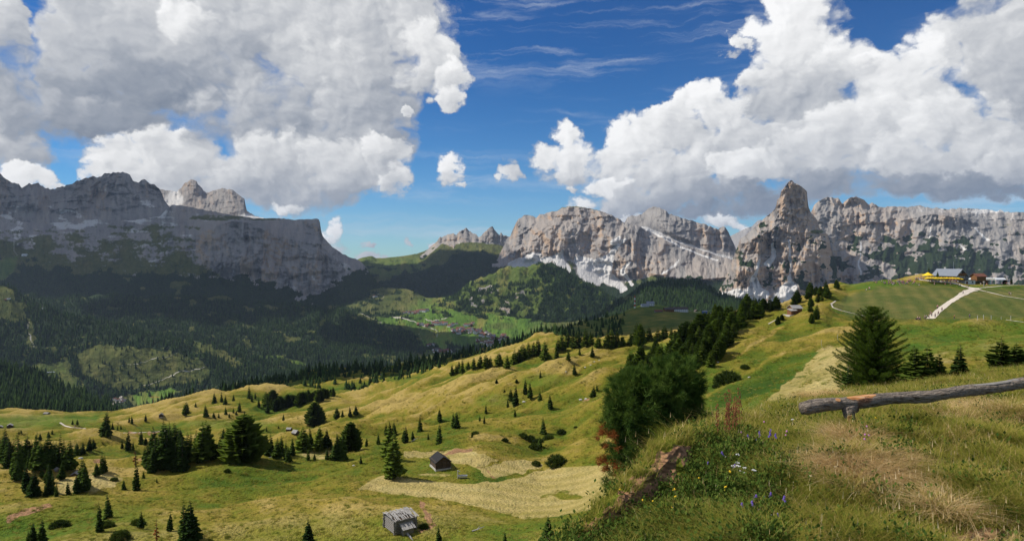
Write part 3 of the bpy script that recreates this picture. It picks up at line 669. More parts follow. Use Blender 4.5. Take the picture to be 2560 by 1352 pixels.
rx, ry = x + 5*fbm(x/22, y/30, 2), y + 2.5*fbm(x/26 + 3, y/22, 2)
road = np.maximum.reduce([line_mask(rx, ry, p, w) for p, w in [
  ([(981,790),(1000,795),(1025,800),(1036,803),(1042,808)], 1.6), ([(1042,808),(1070,818),(1092,824),(1096,830),(1092,842),(1090,850)], 1.4), ([(1060,797),(1072,803),(1086,805),(1095,800),(1122,790)], 1.2), ([(1045,832),(1052,845),(1056,849)], 1.0), ([(900,783),(935,800),(955,806)], .9), ([(944,733),(962,742),(952,750)], .7)]])
finish(S, 'valley_ground', M_ALPINE, dict(mask=A4(fo, zero(S)+1.2, zero(S)), tint=zero(S), fresh=np.clip(fresh, 0, 1), road=road), 'green valley floor with fields and winding roads')
S['forest'] = fo

# -- wooded dome in the valley
S = DOME = sheet('dome', 1080, 1600, 2.5, [
 ([(1080,800),(1150,810),(1250,830),(1330,840),(1400,840),(1500,820),(1600,800)], [(1080,3600),(1600,3600)]),
 ([(1080,775),(1150,745),(1200,735),(1280,740),(1350,735),(1420,750),(1500,770),(1600,790)], [(1080,3950),(1600,3900)]),
 ([(1080,772),(1110,758),(1130,742),(1160,722),(1190,704),(1220,688),(1260,674),(1300,668),(1340,665),(1380,670),(1410,680),(1450,697),(1490,720),(1530,745),(1560,770),(1600,795)], [(1080,4300),(1600,4250)])],
 [90, 70], 30, back=(40, 500))
x, y = S['x'], S['y']
lift(S, 38*fbm(x/46, S['vv']*3.2 + x/90, 4)*sstep(0, .3, S['vv']))
x, y = S['x'], S['y']
n = fbm(x/24, y/15, 4) + .4*fbm(x/9, y/7, 2)
fo = sstep(-0.05, 0.22, n + .55*sstep(1330, 1400, x) + .25*ell(x, y, 1180, 745, 50, 22) - .55*ell(x, y, 1260, 685, 70, 22) + .3*sstep(770, 800, y))*sstep(842, 815, y + 10*fbm(x/20, x*0, 2))
rk = sstep(.15, .5, fbm(x/16, y/13, 4) + .1)*1.0*(ell(x, y, 1190, 752, 22, 16) + ell(x, y, 1260, 770, 16, 22) + ell(x, y, 1300, 738, 14, 16) + ell(x, y, 1220, 725, 30, 12))
finish(S, 'hills', M_ALPINE, dict(mask=A4(fo-1.3*rk, 1.05-1.1*rk, zero(S)), tint=zero(S)+.0, fresh=zero(S)+.35, road=zero(S)), 'wooded dome-shaped hill in the middle of the valley')
S['forest'] = fo*(1-np.clip(rk, 0, 1))

# -- dark wooded ridge below the tower
S = RIDGE = sheet('ridge', 1380, 2160, 2.5, [
 ([(1380,860),(1500,840),(1700,810),(1900,800),(2160,800)], [(1380,2300),(2160,1900)]),
 ([(1380,835),(1440,820),(1490,792),(1530,765),(1570,735),(1605,712),(1640,702),(1680,700),(1730,705),(1775,716),(1800,738),(1850,750),(1900,762),(2000,768),(2080,755),(2160,760)], [(1380,2900),(1700,2900),(2160,2500)])],
 [120], 30, back=(40, 500))
lift(S, 16*fbm(S['x']/50, S['vv']*4, 4)); x, y = S['x'], S['y']
fo = 1 - .9*ell(x, y, 1570, 745, 18, 5) - .7*ell(x, y, 1500, 800, 20, 8)
finish(S, 'hills', M_ALPINE, dict(mask=A4(fo, zero(S)+1, zero(S)), tint=zero(S), fresh=zero(S), road=zero(S)), 'dark wooded ridge below the rock tower')
S['forest'] = fo

# -- forested slope of the left massif falling to the valley
S = SLOPE = sheet('slope', -420, 1110, 2.5, [
 ([(-420,1000),(0,1000),(300,1000),(600,980),(800,965),(1000,940),(1110,925)], [(-420,2700),(600,2700),(1110,2600)]),
 ([(-420,850),(0,850),(200,850),(400,845),(600,850),(800,870),(950,885),(1050,905),(1110,930)], [(-420,3050),(600,3050),(1110,2850)]),
 ([(-420,720),(0,735),(200,745),(400,745),(560,750),(700,765),(800,772),(853,778),(905,802),(960,815),(997,824),(1028,833),(1053,856),(1066,890),(1080,905),(1110,940)], [(-420,3650),(600,3650),(1000,3250),(1110,3000)])],
 [80, 120], 30, back=(30, 300))
lift(S, 34*fbm(S['x']/85 + S['vv'], S['vv']*3, 4)); x, y = S['x'], S['y']
n = fbm(x/46, y/20, 4)
fo = 1 - sstep(.42, .6, n + .5*ell(x, y, 530, 745, 60, 8) + .4*ell(x, y, 760, 850, 60, 12))
road = np.maximum(line_mask(x, y, [(720,805),(745,830),(760,842)], .8), line_mask(x, y, [(800,830),(840,860),(870,885)], .7))*.8
cutm = line_mask(x, y, [(650,890,2),(700,893,3),(740,905,5),(765,912,3)], 3)
finish(S, 'hills', M_ALPINE, dict(mask=A4(fo-cutm, zero(S)+.9, zero(S)), tint=zero(S), fresh=cutm*.7, road=road), 'dark forested slope below the left massif')
S['forest'] = np.clip(fo-cutm, 0, 1)

# -- sunny spur on the left with its clearings
S = SPUR = sheet('spur', -420, 860, 2.5, [
 ([(-420,1060),(0,1050),(300,1040),(420,1030),(600,1000),(860,990)], [(-420,1900),(860,1900)]),
 ([(-420,980),(0,985),(150,980),(240,990),(300,1000),(400,985),(500,972),(600,955),(700,940),(860,945)], [(-420,2300),(300,2320),(860,2350)]),
 ([(-420,840),(0,850),(100,870),(200,880),(300,870),(400,885),(520,900),(640,920),(740,928),(860,945)], [(-420,2500),(860,2480)]),
 ([(-420,705),(0,712),(30,722),(60,742),(130,775),(200,797),(250,806),(300,815),(400,838),(470,850),(520,862),(580,882),(640,900),(700,912),(760,925),(860,950)], [(-420,2750),(860,2650)])],
 [30, 90, 90], 30, back=(25, 200))
lift(S, 16*fbm(S['x']/60, S['vv']*3, 4)*sstep(.6, 1.2, S['vv'])); x, y = S['x'], S['y']
wx = x + 12*fbm(x/30, y/24, 3); wy = y + 8*fbm(x/26 + 4, y/24, 3)
clear = np.maximum.reduce([
 poly_mask(wx, wy, [(190,885),(215,868),(260,862),(330,868),(400,875),(440,882),(500,905),(525,925),(520,950),(440,960),(330,972),(270,968),(215,940),(190,910)], 10),
 poly_mask(wx, wy, [(-420,700),(0,712),(28,722),(40,745),(66,765),(60,800),(30,812),(0,800),(-420,790)], 10),
 poly_mask(wx, wy, [(60,800),(75,802),(84,840),(88,872),(78,872),(68,830)], 5),
 poly_mask(wx, wy, [(75,912),(150,905),(185,918),(175,930),(215,965),(222,978),(170,972),(90,935)], 8),
 poly_mask(wx, wy, [(330,985),(420,970),(455,972),(400,1005),(345,1012),(285,1000)], 8),
 poly_mask(wx, wy, [(455,850),(500,857),(560,878),(605,905),(598,920),(560,905),(520,880),(480,862)], 6),
 0.9*sstep(.50, .62, fbm(x/30 + 5, y/9, 4) + .25*ell(x, y, 130, 860, 120, 50))*sstep(820, 860, y)])
fresh = poly_mask(x, y, [(330,985),(420,968),(455,970),(400,1005),(345,1012)], 8)
rx, ry = x + 7*fbm(x/22, y/30, 2), y + 4*fbm(x/26 + 3, y/22, 2)
road = np.maximum.reduce([line_mask(rx, ry, p, w) for p, w in [([(360,965),(400,950),(450,930),(500,921),(515,917)], 1.3), ([(300,915),(360,905),(430,886),(445,881)], .8), ([(303,990),(300,998),(296,1004),(280,1010),(270,1016),(285,1020),(296,1018)], 2.6), ([(262,1012),(290,1010),(302,1004)], 2.0), ([(70,805),(78,850),(84,872)], 1.2)]])
bare = poly_mask(x, y, [(465,852),(500,858),(560,880),(598,908),(560,898),(510,872)], 6)
finish(S, 'hills', M_ALPINE, dict(mask=A4(1-clear, zero(S)+1.1-bare*.35, bare*.1), tint=zero(S), fresh=np.clip(fresh + .25*poly_mask(x, y, [(75,912),(150,905),(222,978),(170,972)], 8), 0, 1), road=road), 'sunny wooded spur with a grassy clearing on the left')
S['forest'] = (1-clear)*(1-road)

# -- near dark wood on the left edge
S = LWOOD = sheet('leftwood', -420, 420, 3, [
 ([(-420,1075),(0,1070),(250,1065),(420,1065)], [(-420,760),(420,760)]),
 ([(-420,985),(0,990),(120,1000),(200,1015),(290,1040),(420,1062)], [(-420,1150),(420,1150)]),
 ([(-420,905),(0,915),(60,925),(120,945),(180,975),(230,995),(270,1012),(300,1030),(350,1055),(420,1075)], [(-420,1450),(420,1400)])],
 [30, 50], 30, back=(25, 150))
lift(S, 5*fbm(S['x']/50, S['vv']*3, 3))
finish(S, 'hills', M_ALPINE, dict(mask=A4(zero(S)+1, zero(S)+1, zero(S)), tint=zero(S), fresh=zero(S), road=zero(S)), 'dark wooded slope at the left edge of the meadows')
S['forest'] = sstep(1052, 1040, S['y'])

# -- lawn ridge with the alpine inn
S = LAWN = sheet('lawn', 1180, 2120, 3, [
 ([(1180,960),(1400,900),(1700,870),(2120,840)], [(1180,560),(2120,640)]),
 ([(1180,935),(1330,860),(1400,838),(1500,826),(1600,815),(1700,808),(1800,805),(2120,805)], [(1180,800),(2120,800)]),
 ([(1180,925),(1300,870),(1360,832),(1400,822),(1450,806),(1500,796),(1550,786),(1600,779),(1650,778),(1720,782),(1790,787),(1850,790),(1920,795),(2120,800)], [(1180,1050),(2120,1060)]),
 ([(1180,935),(1300,880),(1360,842),(1400,832),(1450,815),(1520,798),(1560,780),(1582,768),(1610,761),(1650,764),(1680,771),(1720,778),(1790,783),(1850,788),(1920,795),(2120,802)], [(1180,1200),(1620,1250),(2120,1180)])],
 [20, 50, 40], 40, back=(30, 200))
lift(S, 1.2*fbm(S['x']/60, S['vv']*4, 4)); x, y = S['x'], S['y']
fo = sstep(1500, 1440, x)*sstep(1400, 1360, x)
finish(S, 'meadow', M_GRASS, dict(mask=A4(zero(S), zero(S)+.25*ell(x, y, 1640, 768, 60, 8), zero(S)), cut=zero(S)+.25, dry=zero(S)-.10+.25*fbm(x/80, y/20, 3), swath=x*.2), 'smooth brown-green lawn ridge below the dark woods')

# ------------------------------------------------------------------ the near meadows: one sheet
MEADOW = S = sheet('meadow', -420, 2980, 3, [
 ([(-420,1560),(900,1560),(1300,1620),(1450,1560),(1620,1400),(1750,1250),(1900,1180),(2185,1080),(2980,1050)], [(-420,48),(1200,44),(1500,22),(1620,16),(1750,18),(1900,22),(2185,26),(2980,26)]),
 ([(-420,1420),(900,1400),(1300,1400),(1500,1330),(1620,1225),(1750,1125),(1900,1062),(2100,1010),(2185,985),(2300,965),(2450,945),(2560,930),(2980,900)], [(-420,72),(900,76),(1300,66),(1500,42),(1620,26),(1750,28),(1900,34),(2185,40),(2980,40)]),
 ([(-420,1240),(300,1232),(620,1250),(780,1242),(900,1226),(1000,1240),(1100,1262),(1200,1280),(1300,1296),(1400,1292),(1460,1275),(1550,1220),(1700,1085),(1900,1000),(2000,965),(2100,925),(2185,905),(2300,895),(2560,880),(2980,850)], [(-420,112),(620,108),(900,112),(1100,104),(1300,98),(1450,92),(1550,78),(1700,58),(1900,62),(2000,72),(2185,80),(2560,80),(2980,80)]),
 ([(-420,1155),(100,1180),(300,1195),(450,1170),(520,1155),(600,1146),(700,1146),(800,1142),(880,1135),(1000,1128),(1200,1124),(1350,1160),(1500,1158),(1600,1110),(1700,1020),(1850,950),(2000,885),(2060,855),(2185,812),(2300,802),(2450,799),(2560,800),(2980,790)], [(-420,170),(200,165),(600,150),(1000,146),(1350,138),(1500,130),(1600,112),(1700,100),(1850,110),(2000,140),(2185,200),(2980,215)]),
 ([(-420,1118),(0,1128),(300,1135),(500,1130),(640,1112),(800,1098),(1000,1080),(1200,1058),(1400,1040),(1500,1015),(1600,970),(1750,895),(1900,845),(2060,795),(2185,800),(2300,794),(2560,794),(2980,790)], [(-420,260),(0,255),(400,245),(800,235),(1000,220),(1200,208),(1400,200),(1500,190),(1600,180),(1750,175),(1900,190),(2060,215),(2185,240),(2980,255)]),
 ([(-420,1062),(0,1068),(300,1062),(600,1060),(800,1050),(900,1036),(1000,1020),(1100,990),(1200,960),(1300,935),(1450,915),(1600,885),(1750,830),(1900,795),(2060,760),(2185,752),(2300,748),(2400,745),(2560,748),(2980,760)], [(-420,430),(600,430),(800,405),(900,360),(1100,310),(1300,285),(1450,275),(1600,265),(1750,260),(1900,275),(2060,290),(2400,300),(2980,300)]),
 ([(-420,1030),(0,1032),(120,1038),(250,1036),(330,1030),(420,1012),(530,988),(620,984),(700,992),(800,1000),(860,1010),(900,1015),(950,1000),(1000,985),(1050,966),(1150,938),(1280,907),(1340,898),(1400,893),(1450,884),(1500,872),(1560,860),(1620,851),(1680,848),(1760,806),(1860,788),(1960,778),(2010,758),(2060,734),(2110,713),(2160,706),(2200,703),(2260,698),(2300,697),(2345,700),(2420,711),(2480,712),(2560,712),(2980,720)], [(-420,640),(250,600),(420,560),(700,520),(860,470),(1000,400),(1150,370),(1500,350),(1650,350),(1760,390),(1860,450),(1960,450),(2060,420),(2300,410),(2560,420),(2980,430)]),
 ([(-420,1045),(0,1045),(250,1048),(380,1030),(480,1005),(560,985),(640,972),(720,960),(800,950),(900,942),(1000,938),(1100,915),(1200,893),(1290,868),(1340,850),(1400,845),(1500,850),(1600,850),(1700,840),(1860,810),(1960,800),(2060,770),(2160,745),(2300,735),(2560,740),(2980,745)], [(-420,720),(250,700),(420,680),(700,700),(1000,690),(1200,690),(1400,600),(1600,560),(1860,560),(2060,500),(2300,500),(2980,520)]),
 ([(-420,1070),(0,1070),(250,1070),(420,1040),(560,1005),(640,980),(700,955),(760,940),(850,925),(950,920),(1050,910),(1150,892),(1230,875),(1290,858),(1340,848),(1400,850),(1500,860),(2060,800),(2300,770),(2980,770)], [(-420,850),(420,820),(700,800),(1000,800),(1300,800),(1500,750),(2060,620),(2980,640)])],
 [30, 90, 75, 75, 75, 75, 45, 45], 24, back=(70, 150))
x, y = S['x'], S['y']; X, Yw, Z = world_xyz(S)
flat = np.clip(ell(x, y, 1230, 1230, 330, 80, .35) + poly_mask(x, y, [(2080,800),(2120,700),(2700,700),(2700,805)], 30), 0, 1)
Xr = X*.92 + Yw*.39; Yr = -X*.39 + Yw*.92
hum = 3.6*fbm(Xr/62, Yr/28, 4, .45) + 1.5*(ridged(Xr/46, Yr/18 + .6*fbm(Xr/40, Yr/40, 2), 3) - .2)
humn = hum/3.3
hum = hum*np.clip(Yw/130, .25, 1.7)*(1-.85*flat)*sstep(14, 60, Yw)
lift(S, hum - .5)
wide = sstep(.15, .6, S['vv'])
x, y = S['x'], S['y']
wx = x + 9*fbm(x/40, y/18, 3); wy = y + 5*fbm(x/34 + 9, y/16, 3)
hay = np.maximum.reduce([
 poly_mask(.4*x+.6*wx, .5*y+.5*wy, [(893,1222),(925,1200),(960,1186),(1040,1198),(1160,1210),(1260,1198),(1330,1180),(1400,1168),(1530,1160),(1545,1215),(1490,1270),(1400,1289),(1310,1296),(1200,1267),(1100,1246),(980,1234)], 8),
 poly_mask(wx, wy, [(1005,1130),(1075,1128),(1160,1121),(1225,1138),(1245,1150),(1190,1167),(1140,1160),(1120,1142),(1015,1143)], 6),
 poly_mask(wx, wy, [(1192,1170),(1275,1149),(1330,1152),(1365,1166),(1262,1195),(1215,1192)], 6),
 .9*poly_mask(wx, wy, [(140,1200),(200,1190),(250,1178),(305,1196),(285,1216),(225,1226),(150,1236)], 8),
 .55*ell(x, y, 1090, 1186, 50, 5), .6*poly_mask(wx, wy, [(740,1134),(900,1112),(910,1124),(830,1146),(760,1146)], 8)])
hay = hay*(1-.8*line_mask(wx, wy, [(1230,1200,4),(1300,1186,4),(1368,1165,3)], 4))*(1-.6*line_mask(wx, wy, [(1350,1243,4),(1420,1228,6)], 4))*(1-.7*ell(x, y, 1425, 1242, 36, 8))
tan = poly_mask(wx, wy, [(1905,1005),(1960,960),(2000,925),(2040,880),(2075,862),(2125,862),(2150,900),(2120,960),(2060,1000)], 6)
tan = np.maximum(tan, .8*poly_mask(wx, wy, [(2310,882),(2390,880),(2390,905),(2310,910)], 8))
cut = np.maximum(poly_mask(wx, wy, [(2075,765),(2110,742),(2200,716),(2300,712),(2420,722),(2700,720),(2700,800),(2400,796),(2260,800),(2200,800),(2130,792)], 10), .85*tan)
cut = np.clip(cut, 0, 1)
green = np.clip(.75*poly_mask(wx, wy, [(-420,1040),(250,1036),(250,1056),(120,1070),(-420,1075)], 14) + .6*ell(x, y, 560, 1060, 130, 10) + .75*ell(x, y, 2200, 712, 90, 12) + .6*poly_mask(x, y, [(2390,722),(2420,712),(2540,712),(2500,722)], 6)
   + .55*poly_mask(wx, wy, [(2200,808),(2560,802),(2980,800),(2980,880),(2560,905),(2320,885),(2230,850)], 20) + .5*line_mask(wx, wy, [(1760,1075,14),(1900,1010,14),(2000,930,8),(2040,875,4)], 9) + .45*ell(x, y, 1250, 1000, 60, 16) + .5*ell(x, y, 1360, 950, 60, 16) + .4*ell(x, y, 1640, 870, 60, 12)
   + .35*ell(x, y, 1000, 1350, 500, 70) + .35*ell(x, y, 150, 1330, 300, 70) + .45*ell(x, y, 1090, 1160, 60, 12), 0, 1)
soil = np.clip(.75*line_mask(wx, wy, [(1110,1136,3),(1145,1126,6),(1180,1123,4)], 4) + .7*line_mask(wx, wy, [(20,1300,8),(60,1280,10),(120,1262,7)], 8) + .75*line_mask(wx, wy, [(1055,1255,5),(1062,1280,7),(1080,1310,8),(1050,1330,4)], 5) + .6*line_mask(wx, wy, [(1195,1165,2),(1225,1180,4),(1230,1192,4)], 3) + .8*line_mask(wx, wy, [(1445,1000,2),(1470,996,3)], 2) + .8*line_mask(wx, wy, [(320,1078,2),(370,1081,2),(395,1079,2)], 2) + .7*ell(x, y, 245, 1152, 14, 6) + .5*ell(x, y, 340, 1148, 26, 6) + .8*ell(x, y, 536, 1083, 12, 3), 0, 1)
dry = -.01 + .30*humn + .10*fbm(x/90, y/40, 3) + .10*sstep(1050, 1250, y)*sstep(1500, 1300, x) - .22*sstep(1700, 1850, x)*sstep(820, 1000, y) - .12*sstep(980, 940, y)*sstep(1200, 900, x) - .05*sstep(2000, 2300, x)
dry += .22*line_mask(wx, wy, [(1830,895,3),(1900,850,4),(1960,815,3)], 4) + .2*line_mask(wx, wy, [(1770,990,4),(1850,940,5),(1960,880,5)], 5) + .18*line_mask(wx, wy, [(1180,1090,8),(1400,1110,10),(1500,1090,8)], 10) + .16*line_mask(wx, wy, [(900,1050,6),(1050,985,6),(1200,945,6),(1290,920,5)], 7)
swath = (X*0.86 - Yw*0.42)*6.28/6.5
swath = np.where(x > 1850, swath, (Yw*.9 + X*.25)*6.28/4.5)
finish(S, 'meadow', M_GRASS, dict(mask=A4(np.maximum(hay*wide, .62*tan), green*(1-tan), soil), cut=cut*(1-tan), dry=dry, swath=swath), 'rolling yellow-green mountain meadows in front of the valley')
S['hay'] = hay; S['cutm'] = cut

# ------------------------------------------------------------------ the bank the photographer stands on
BANK_Y = [(-420,1800),(1000,1680),(1300,1480),(1430,1360),(1480,1316),(1530,1252),(1560,1215),(1600,1172),(1640,1128),(1680,1098),(1720,1078),(1790,1062),(1860,1038),(1930,1022),(2000,1002),(2080,990),(2200,980),(2300,967),(2420,947),(2560,924),(2980,885)]
BANK_D = [(-420,3.4),(1000,3.6),(1300,4.2),(1430,5.5),(1530,6.2),(1620,6.8),(1720,7.9),(1790,9.2),(1860,10.6),(2000,12.5),(2200,14.5),(2560,17),(2980,20)]
BANK = S = sheet('bank', 900, 3400, 2.5, [
 ([(900,2600),(1400,2300),(1700,2150),(2980,2100)], [(900,2.0),(1400,2.2),(2980,2.05)]),
 ([(900,1900),(1300,1640),(1420,1520),(1480,1470),(1600,1420),(1800,1400),(2980,1380)], [(900,3.1),(1300,3.8),(1480,4.8),(1600,5.0),(1720,4.9),(1900,4.6),(2980,4.2)]),
 ([(900,1790),(1300,1560),(1430,1440),(1500,1385),(1560,1345),(1620,1300),(1700,1230),(1800,1170),(1900,1140),(2100,1080),(2300,1050),(2560,1020),(2980,980)], [(900,3.3),(1300,4.0),(1480,5.3),(1560,5.75),(1640,6.1),(1720,6.5),(1800,7.0),(1900,7.3),(2100,7.4),(2560,8.6),(2980,9)]),
 (BANK_Y, BANK_D)], [40, 130, 130], 16, back=(160, 4.0, 40))
x, y = S['x'], S['y']; X, Yw, Z = world_xyz(S)
scar = poly_mask(x + 30*fbm(x/34, y/34, 4), y + 30*fbm(x/30 + 3, y/30, 4), [(1535,1310),(1560,1262),(1596,1205),(1645,1160),(1700,1132),(1732,1138),(1722,1180),(1686,1215),(1650,1250),(1610,1290),(1570,1330)], 22)
scar_s = poly_mask(x, y, [(1535,1310),(1560,1262),(1596,1205),(1645,1160),(1700,1132),(1732,1138),(1722,1180),(1686,1215),(1650,1250),(1610,1290),(1570,1330)], 70)
scar2 = .85*poly_mask(x + 16*fbm(x/24, y/24, 3), y + 16*fbm(x/18, y/18, 3), [(1410,1390),(1450,1345),(1500,1310),(1555,1285),(1560,1320),(1520,1360),(1480,1395)], 10)
lip = ell(x, y, 1690, 1105, 90, 40, .8)
lift(S, .06*fbm(X/.55, Yw/.55, 4) + .10*fbm(X/1.7, Yw/1.7, 3) + .15*scar_s)
x, y = S['x'], S['y']
bare = np.clip(scar + scar2 + .75*ell(x, y, 2460, 1345, 100, 30) , 0, 1)
finish(S, 'ground', M_GRASS, dict(mask=A4(.5*ell(x, y, 2150, 1180, 70, 36), zero(S)+.55*ell(x, y, 1640, 1290, 130, 90), bare), cut=zero(S), dry=zero(S)+.12, swath=zero(S)), 'steep grassy bank at the edge of the path')
S['bare'] = bare; S['nograss'] = np.clip(bare + poly_mask(x, y, [(1500,1352),(1560,1280),(1596,1215),(1650,1165),(1705,1135),(1750,1150),(1745,1200),(1700,1250),(1650,1290),(1600,1340),(1550,1390)], 16), 0, 1)

# base far below so that no view runs past the terrain
base = mesh_np('terrain', np.array([[-12800, -900, -1500], [12800, -900, -1500], [12800, 20700, -1500], [-12800, 20700, -1500]]), np.array([[0, 1, 2, 3]]), [M_ALPINE], False)
tag(link('terrain', base), kind='structure')
# ================================================================== unseen clouds added outside the frame to shade the land
def cl_fn(T):
    return (0.86, 0.87, 0.88), None
M_SHADE_CLOUD = bpy.data.materials.new('shade_cloud'); M_SHADE_CLOUD.use_nodes = True
T = NT(M_SHADE_CLOUD.node_tree)
df = T.n('ShaderNodeBsdfDiffuse'); df.inputs[0].default_value = (.88, .88, .9, 1); tr = T.n('ShaderNodeBsdfTransparent')
mx = T.n('ShaderNodeMixShader'); op = T.n('ShaderNodeOutputMaterial')
T.put(mx.inputs[0], T.mr(T.noise(pos(T), 0.0022, 5, 0.6), 0.30, 0.50, 0.80, 0.97))
T.nt.links.new(tr.outputs[0], mx.inputs[1]); T.nt.links.new(df.outputs[0], mx.inputs[2]); T.nt.links.new(mx.outputs[0], op.inputs[0])
def shade_cloud(target, s, ax, ay, az, seed, label, amp=.45):
    n, m = 40, 72
    th = np.linspace(0, np.pi, n)[:, None]; ph = np.linspace(0, 2*np.pi, m)[None, :]
    r = 1 + amp*fbm(np.cos(ph)*np.sin(th)*1.4 + seed, np.sin(ph)*np.sin(th)*1.4 + np.cos(th), 5, .6)
    r[:, -1] = r[:, 0]
    X = r*np.sin(th)*np.cos(ph)*ax; Y = r*np.sin(th)*np.sin(ph)*ay; Z = r*np.cos(th)*az + 0*ph
    co = np.stack([X.ravel(), Y.ravel(), Z.ravel()], 1)
    o = link('shade_cloud', mesh_np('shade_cloud', co, grid_faces(n, m), [M_SHADE_CLOUD]))
    o.location = Vector(target) + SUNV*s
    tag(o, label, None, None, 'stuff')
shade_cloud((-3900, 5550, 250), 4900, 3300, 1750, 420, 1.0, 'wide unseen cloudbank added to shade the left massif')
shade_cloud((-1750, 3560, 0), 3300, 620, 260, 200, 2.7, 'small unseen cloudlet added to shade the wooded slope')
shade_cloud((-350, 5300, -100), 3900, 520, 620, 220, 3.1, 'unseen cloudbank added to shade the pass')
shade_cloud((820, 3050, -120), 2900, 900, 480, 200, 4.2, 'unseen cloudbank added to shade the dark ridge')
shade_cloud((-220, 770, -120), 2050, 230, 120, 60, 5.3, 'small unseen cloudlet added to shade the near woods')
shade_cloud((200, 960, -90), 2100, 340, 260, 80, 6.3, 'small unseen cloudlet added to shade the lawn ridge')
shade_cloud((-250, 3120, -450), 2900, 520, 190, 120, 7.9, 'small unseen cloudlet added to shade the village')
# ================================================================== trees
def leaf_mat(name, c0, c1, trans=0.22, scale=9.0, rnd=0.5):
    mt = bpy.data.materials.new(name); mt.use_nodes = True; T = NT(mt.node_tree)
    oi = T.n('ShaderNodeObjectInfo').outputs['Random']
    n = T.noise(objco(T), scale, 3, 0.6)
    col = T.mix(T.mr(n, 0.3, 0.7), c0, c1)
    col = T.mix(1.0, col, T.mix(oi, (1-rnd, 1-rnd*.9, 1-rnd*.7), (1+rnd*.55, 1+rnd*.45, 1+rnd*.1)), 'MULTIPLY')
    d = T.n('ShaderNodeBsdfDiffuse'); t = T.n('ShaderNodeBsdfTranslucent'); m = T.n('ShaderNodeMixShader'); o = T.n('ShaderNodeOutputMaterial')
    T.put(d.inputs[0], col); T.put(t.inputs[0], T.v('MULTIPLY', col, (1.15, 1.15, .7))); m.inputs[0].default_value = trans
    T.nt.links.new(d.outputs[0], m.inputs[1]); T.nt.links.new(t.outputs[0], m.inputs[2]); T.nt.links.new(m.outputs[0], o.inputs[0])
    return mt
M_SPRUCE = leaf_mat('spruce_needles', (0.032, 0.062, 0.014), (0.080, 0.122, 0.026), .28, 9.0, .6)
M_LARCH = leaf_mat('larch_needles', (0.070, 0.110, 0.018), (0.140, 0.190, 0.034), .35)
M_PINE = leaf_mat('pine_needles', (0.048, 0.088, 0.018), (0.110, 0.160, 0.030), .35)
M_FAR = leaf_mat('far_needles', (0.024, 0.048, 0.016), (0.050, 0.082, 0.024), .15, 3.0, .6)
M_DEAD = leaf_mat('dead_needles', (0.16, 0.05, 0.018), (0.36, 0.13, 0.05))
M_BUSH = leaf_mat('bush_leaves', (0.035, 0.058, 0.014), (0.085, 0.115, 0.028))
def bark_fn(T):
    p = T.v('MULTIPLY', objco(T), (9, 9, 2.0)); n = T.noise(p, 3.0, 5, .65)
    return T.ramp(n, [(.3, (.035, .028, .022)), (.6, (.12, .095, .075)), (.8, (.20, .165, .135))]), T.bump(n, .02, .8)
M_BARK = material('bark', bark_fn)

def conifer(seed, levels=24, nb=8, rad=.2, droop=.25, fill=1.0, shape=.85, base=.04, rag=.25, twig=.42, up=0.0, skirt=1.0):
    """crown of a unit-high conifer: whorls of drooping jagged sprays"""
    g = np.random.default_rng(seed); V = []; Fc = []; k = 0
    lean = g.normal(0, .012, 2)
    for i in range(levels):
        t = (i + g.random()*.6)/levels
        z = base + (1-base)*t
        prof = min((1-t)**shape + .015, skirt*(1.0 if t > .12 else .72 + 2.3*t))
        for b in range(max(4, int(nb*(1-.35*t)))):
            a = 2*math.pi*(b + g.random()*.8)/nb + i*2.4
            r = rad*prof*(1 - rag + 2*rag*g.random())
            if g.random() > fill: continue
            dv = np.array([math.cos(a), math.sin(a), 0]); sd = np.array([-math.sin(a), math.cos(a), 0])
            o = np.array([lean[0]*t, lean[1]*t, z])
            dz = r*(up*1.0 - droop*(1.1-.5*t))
            p1 = o + dv*r*.55 + np.array([0, 0, dz*.25 + .1*r*up]); p2 = o + dv*r + np.array([0, 0, dz])
            w = r*twig*(.8+.5*g.random())
            hang = np.array([0, 0, -1.0])*r*(.20+.22*g.random())
            pts = [o, p1 + sd*w, p1 - sd*w, p2, o + dv*r*.78 + sd*w*.85 + np.array([0, 0, dz*.8]), o + dv*r*.78 - sd*w*.85 + np.array([0, 0, dz*.8]), p1 + hang, p2*.5 + p1*.5 + hang*.9, p1*.7 + o*.3 + sd*w*.9 + hang*1.1, p1*.7 + o*.3 - sd*w*.9 + hang*1.1]
            pts = [p + g.normal(0, .012*r/.2, 3)*.5 for p in pts]
            V += pts
            for f in [(0,2,3),(0,3,1),(0,4,1),(0,2,5),(0,6,3),(6,7,3),(0,8,1),(0,2,9)]: Fc.append([k+q for q in f])
            k += 10
    # leader
    V += [np.array([lean[0]-.006, lean[1], .93]), np.array([lean[0]+.006, lean[1], .93]), np.array([lean[0], lean[1], 1.02])]; Fc.append([k, k+1, k+2])
    return np.array(V), np.array(Fc)
def trunk_mesh(name, rad=.016, top=.95, seed=0):
    g = random.Random(seed); m = MB()
    m.tube([(0, 0, -.05), (0.004, 0, .25), (0, .004, .6), (0, 0, top)], [rad*1.25, rad, rad*.6, rad*.12], 7, .15, g)
    for i in range(7):
        z = .12 + .11*i; a = g.random()*6.28; l = .09*(1-z)
        m.tube([(0, 0, z), (l*math.cos(a), l*math.sin(a), z - .01)], [rad*.28, rad*.08], 4)
    return m.mesh(name, M_BARK, True)
TRUNKS = [trunk_mesh('trunk', .015, .93, i) for i in range(2)]
def crown(name, vf, mat): return mesh_np(name, vf[0], vf[1], [mat], False)
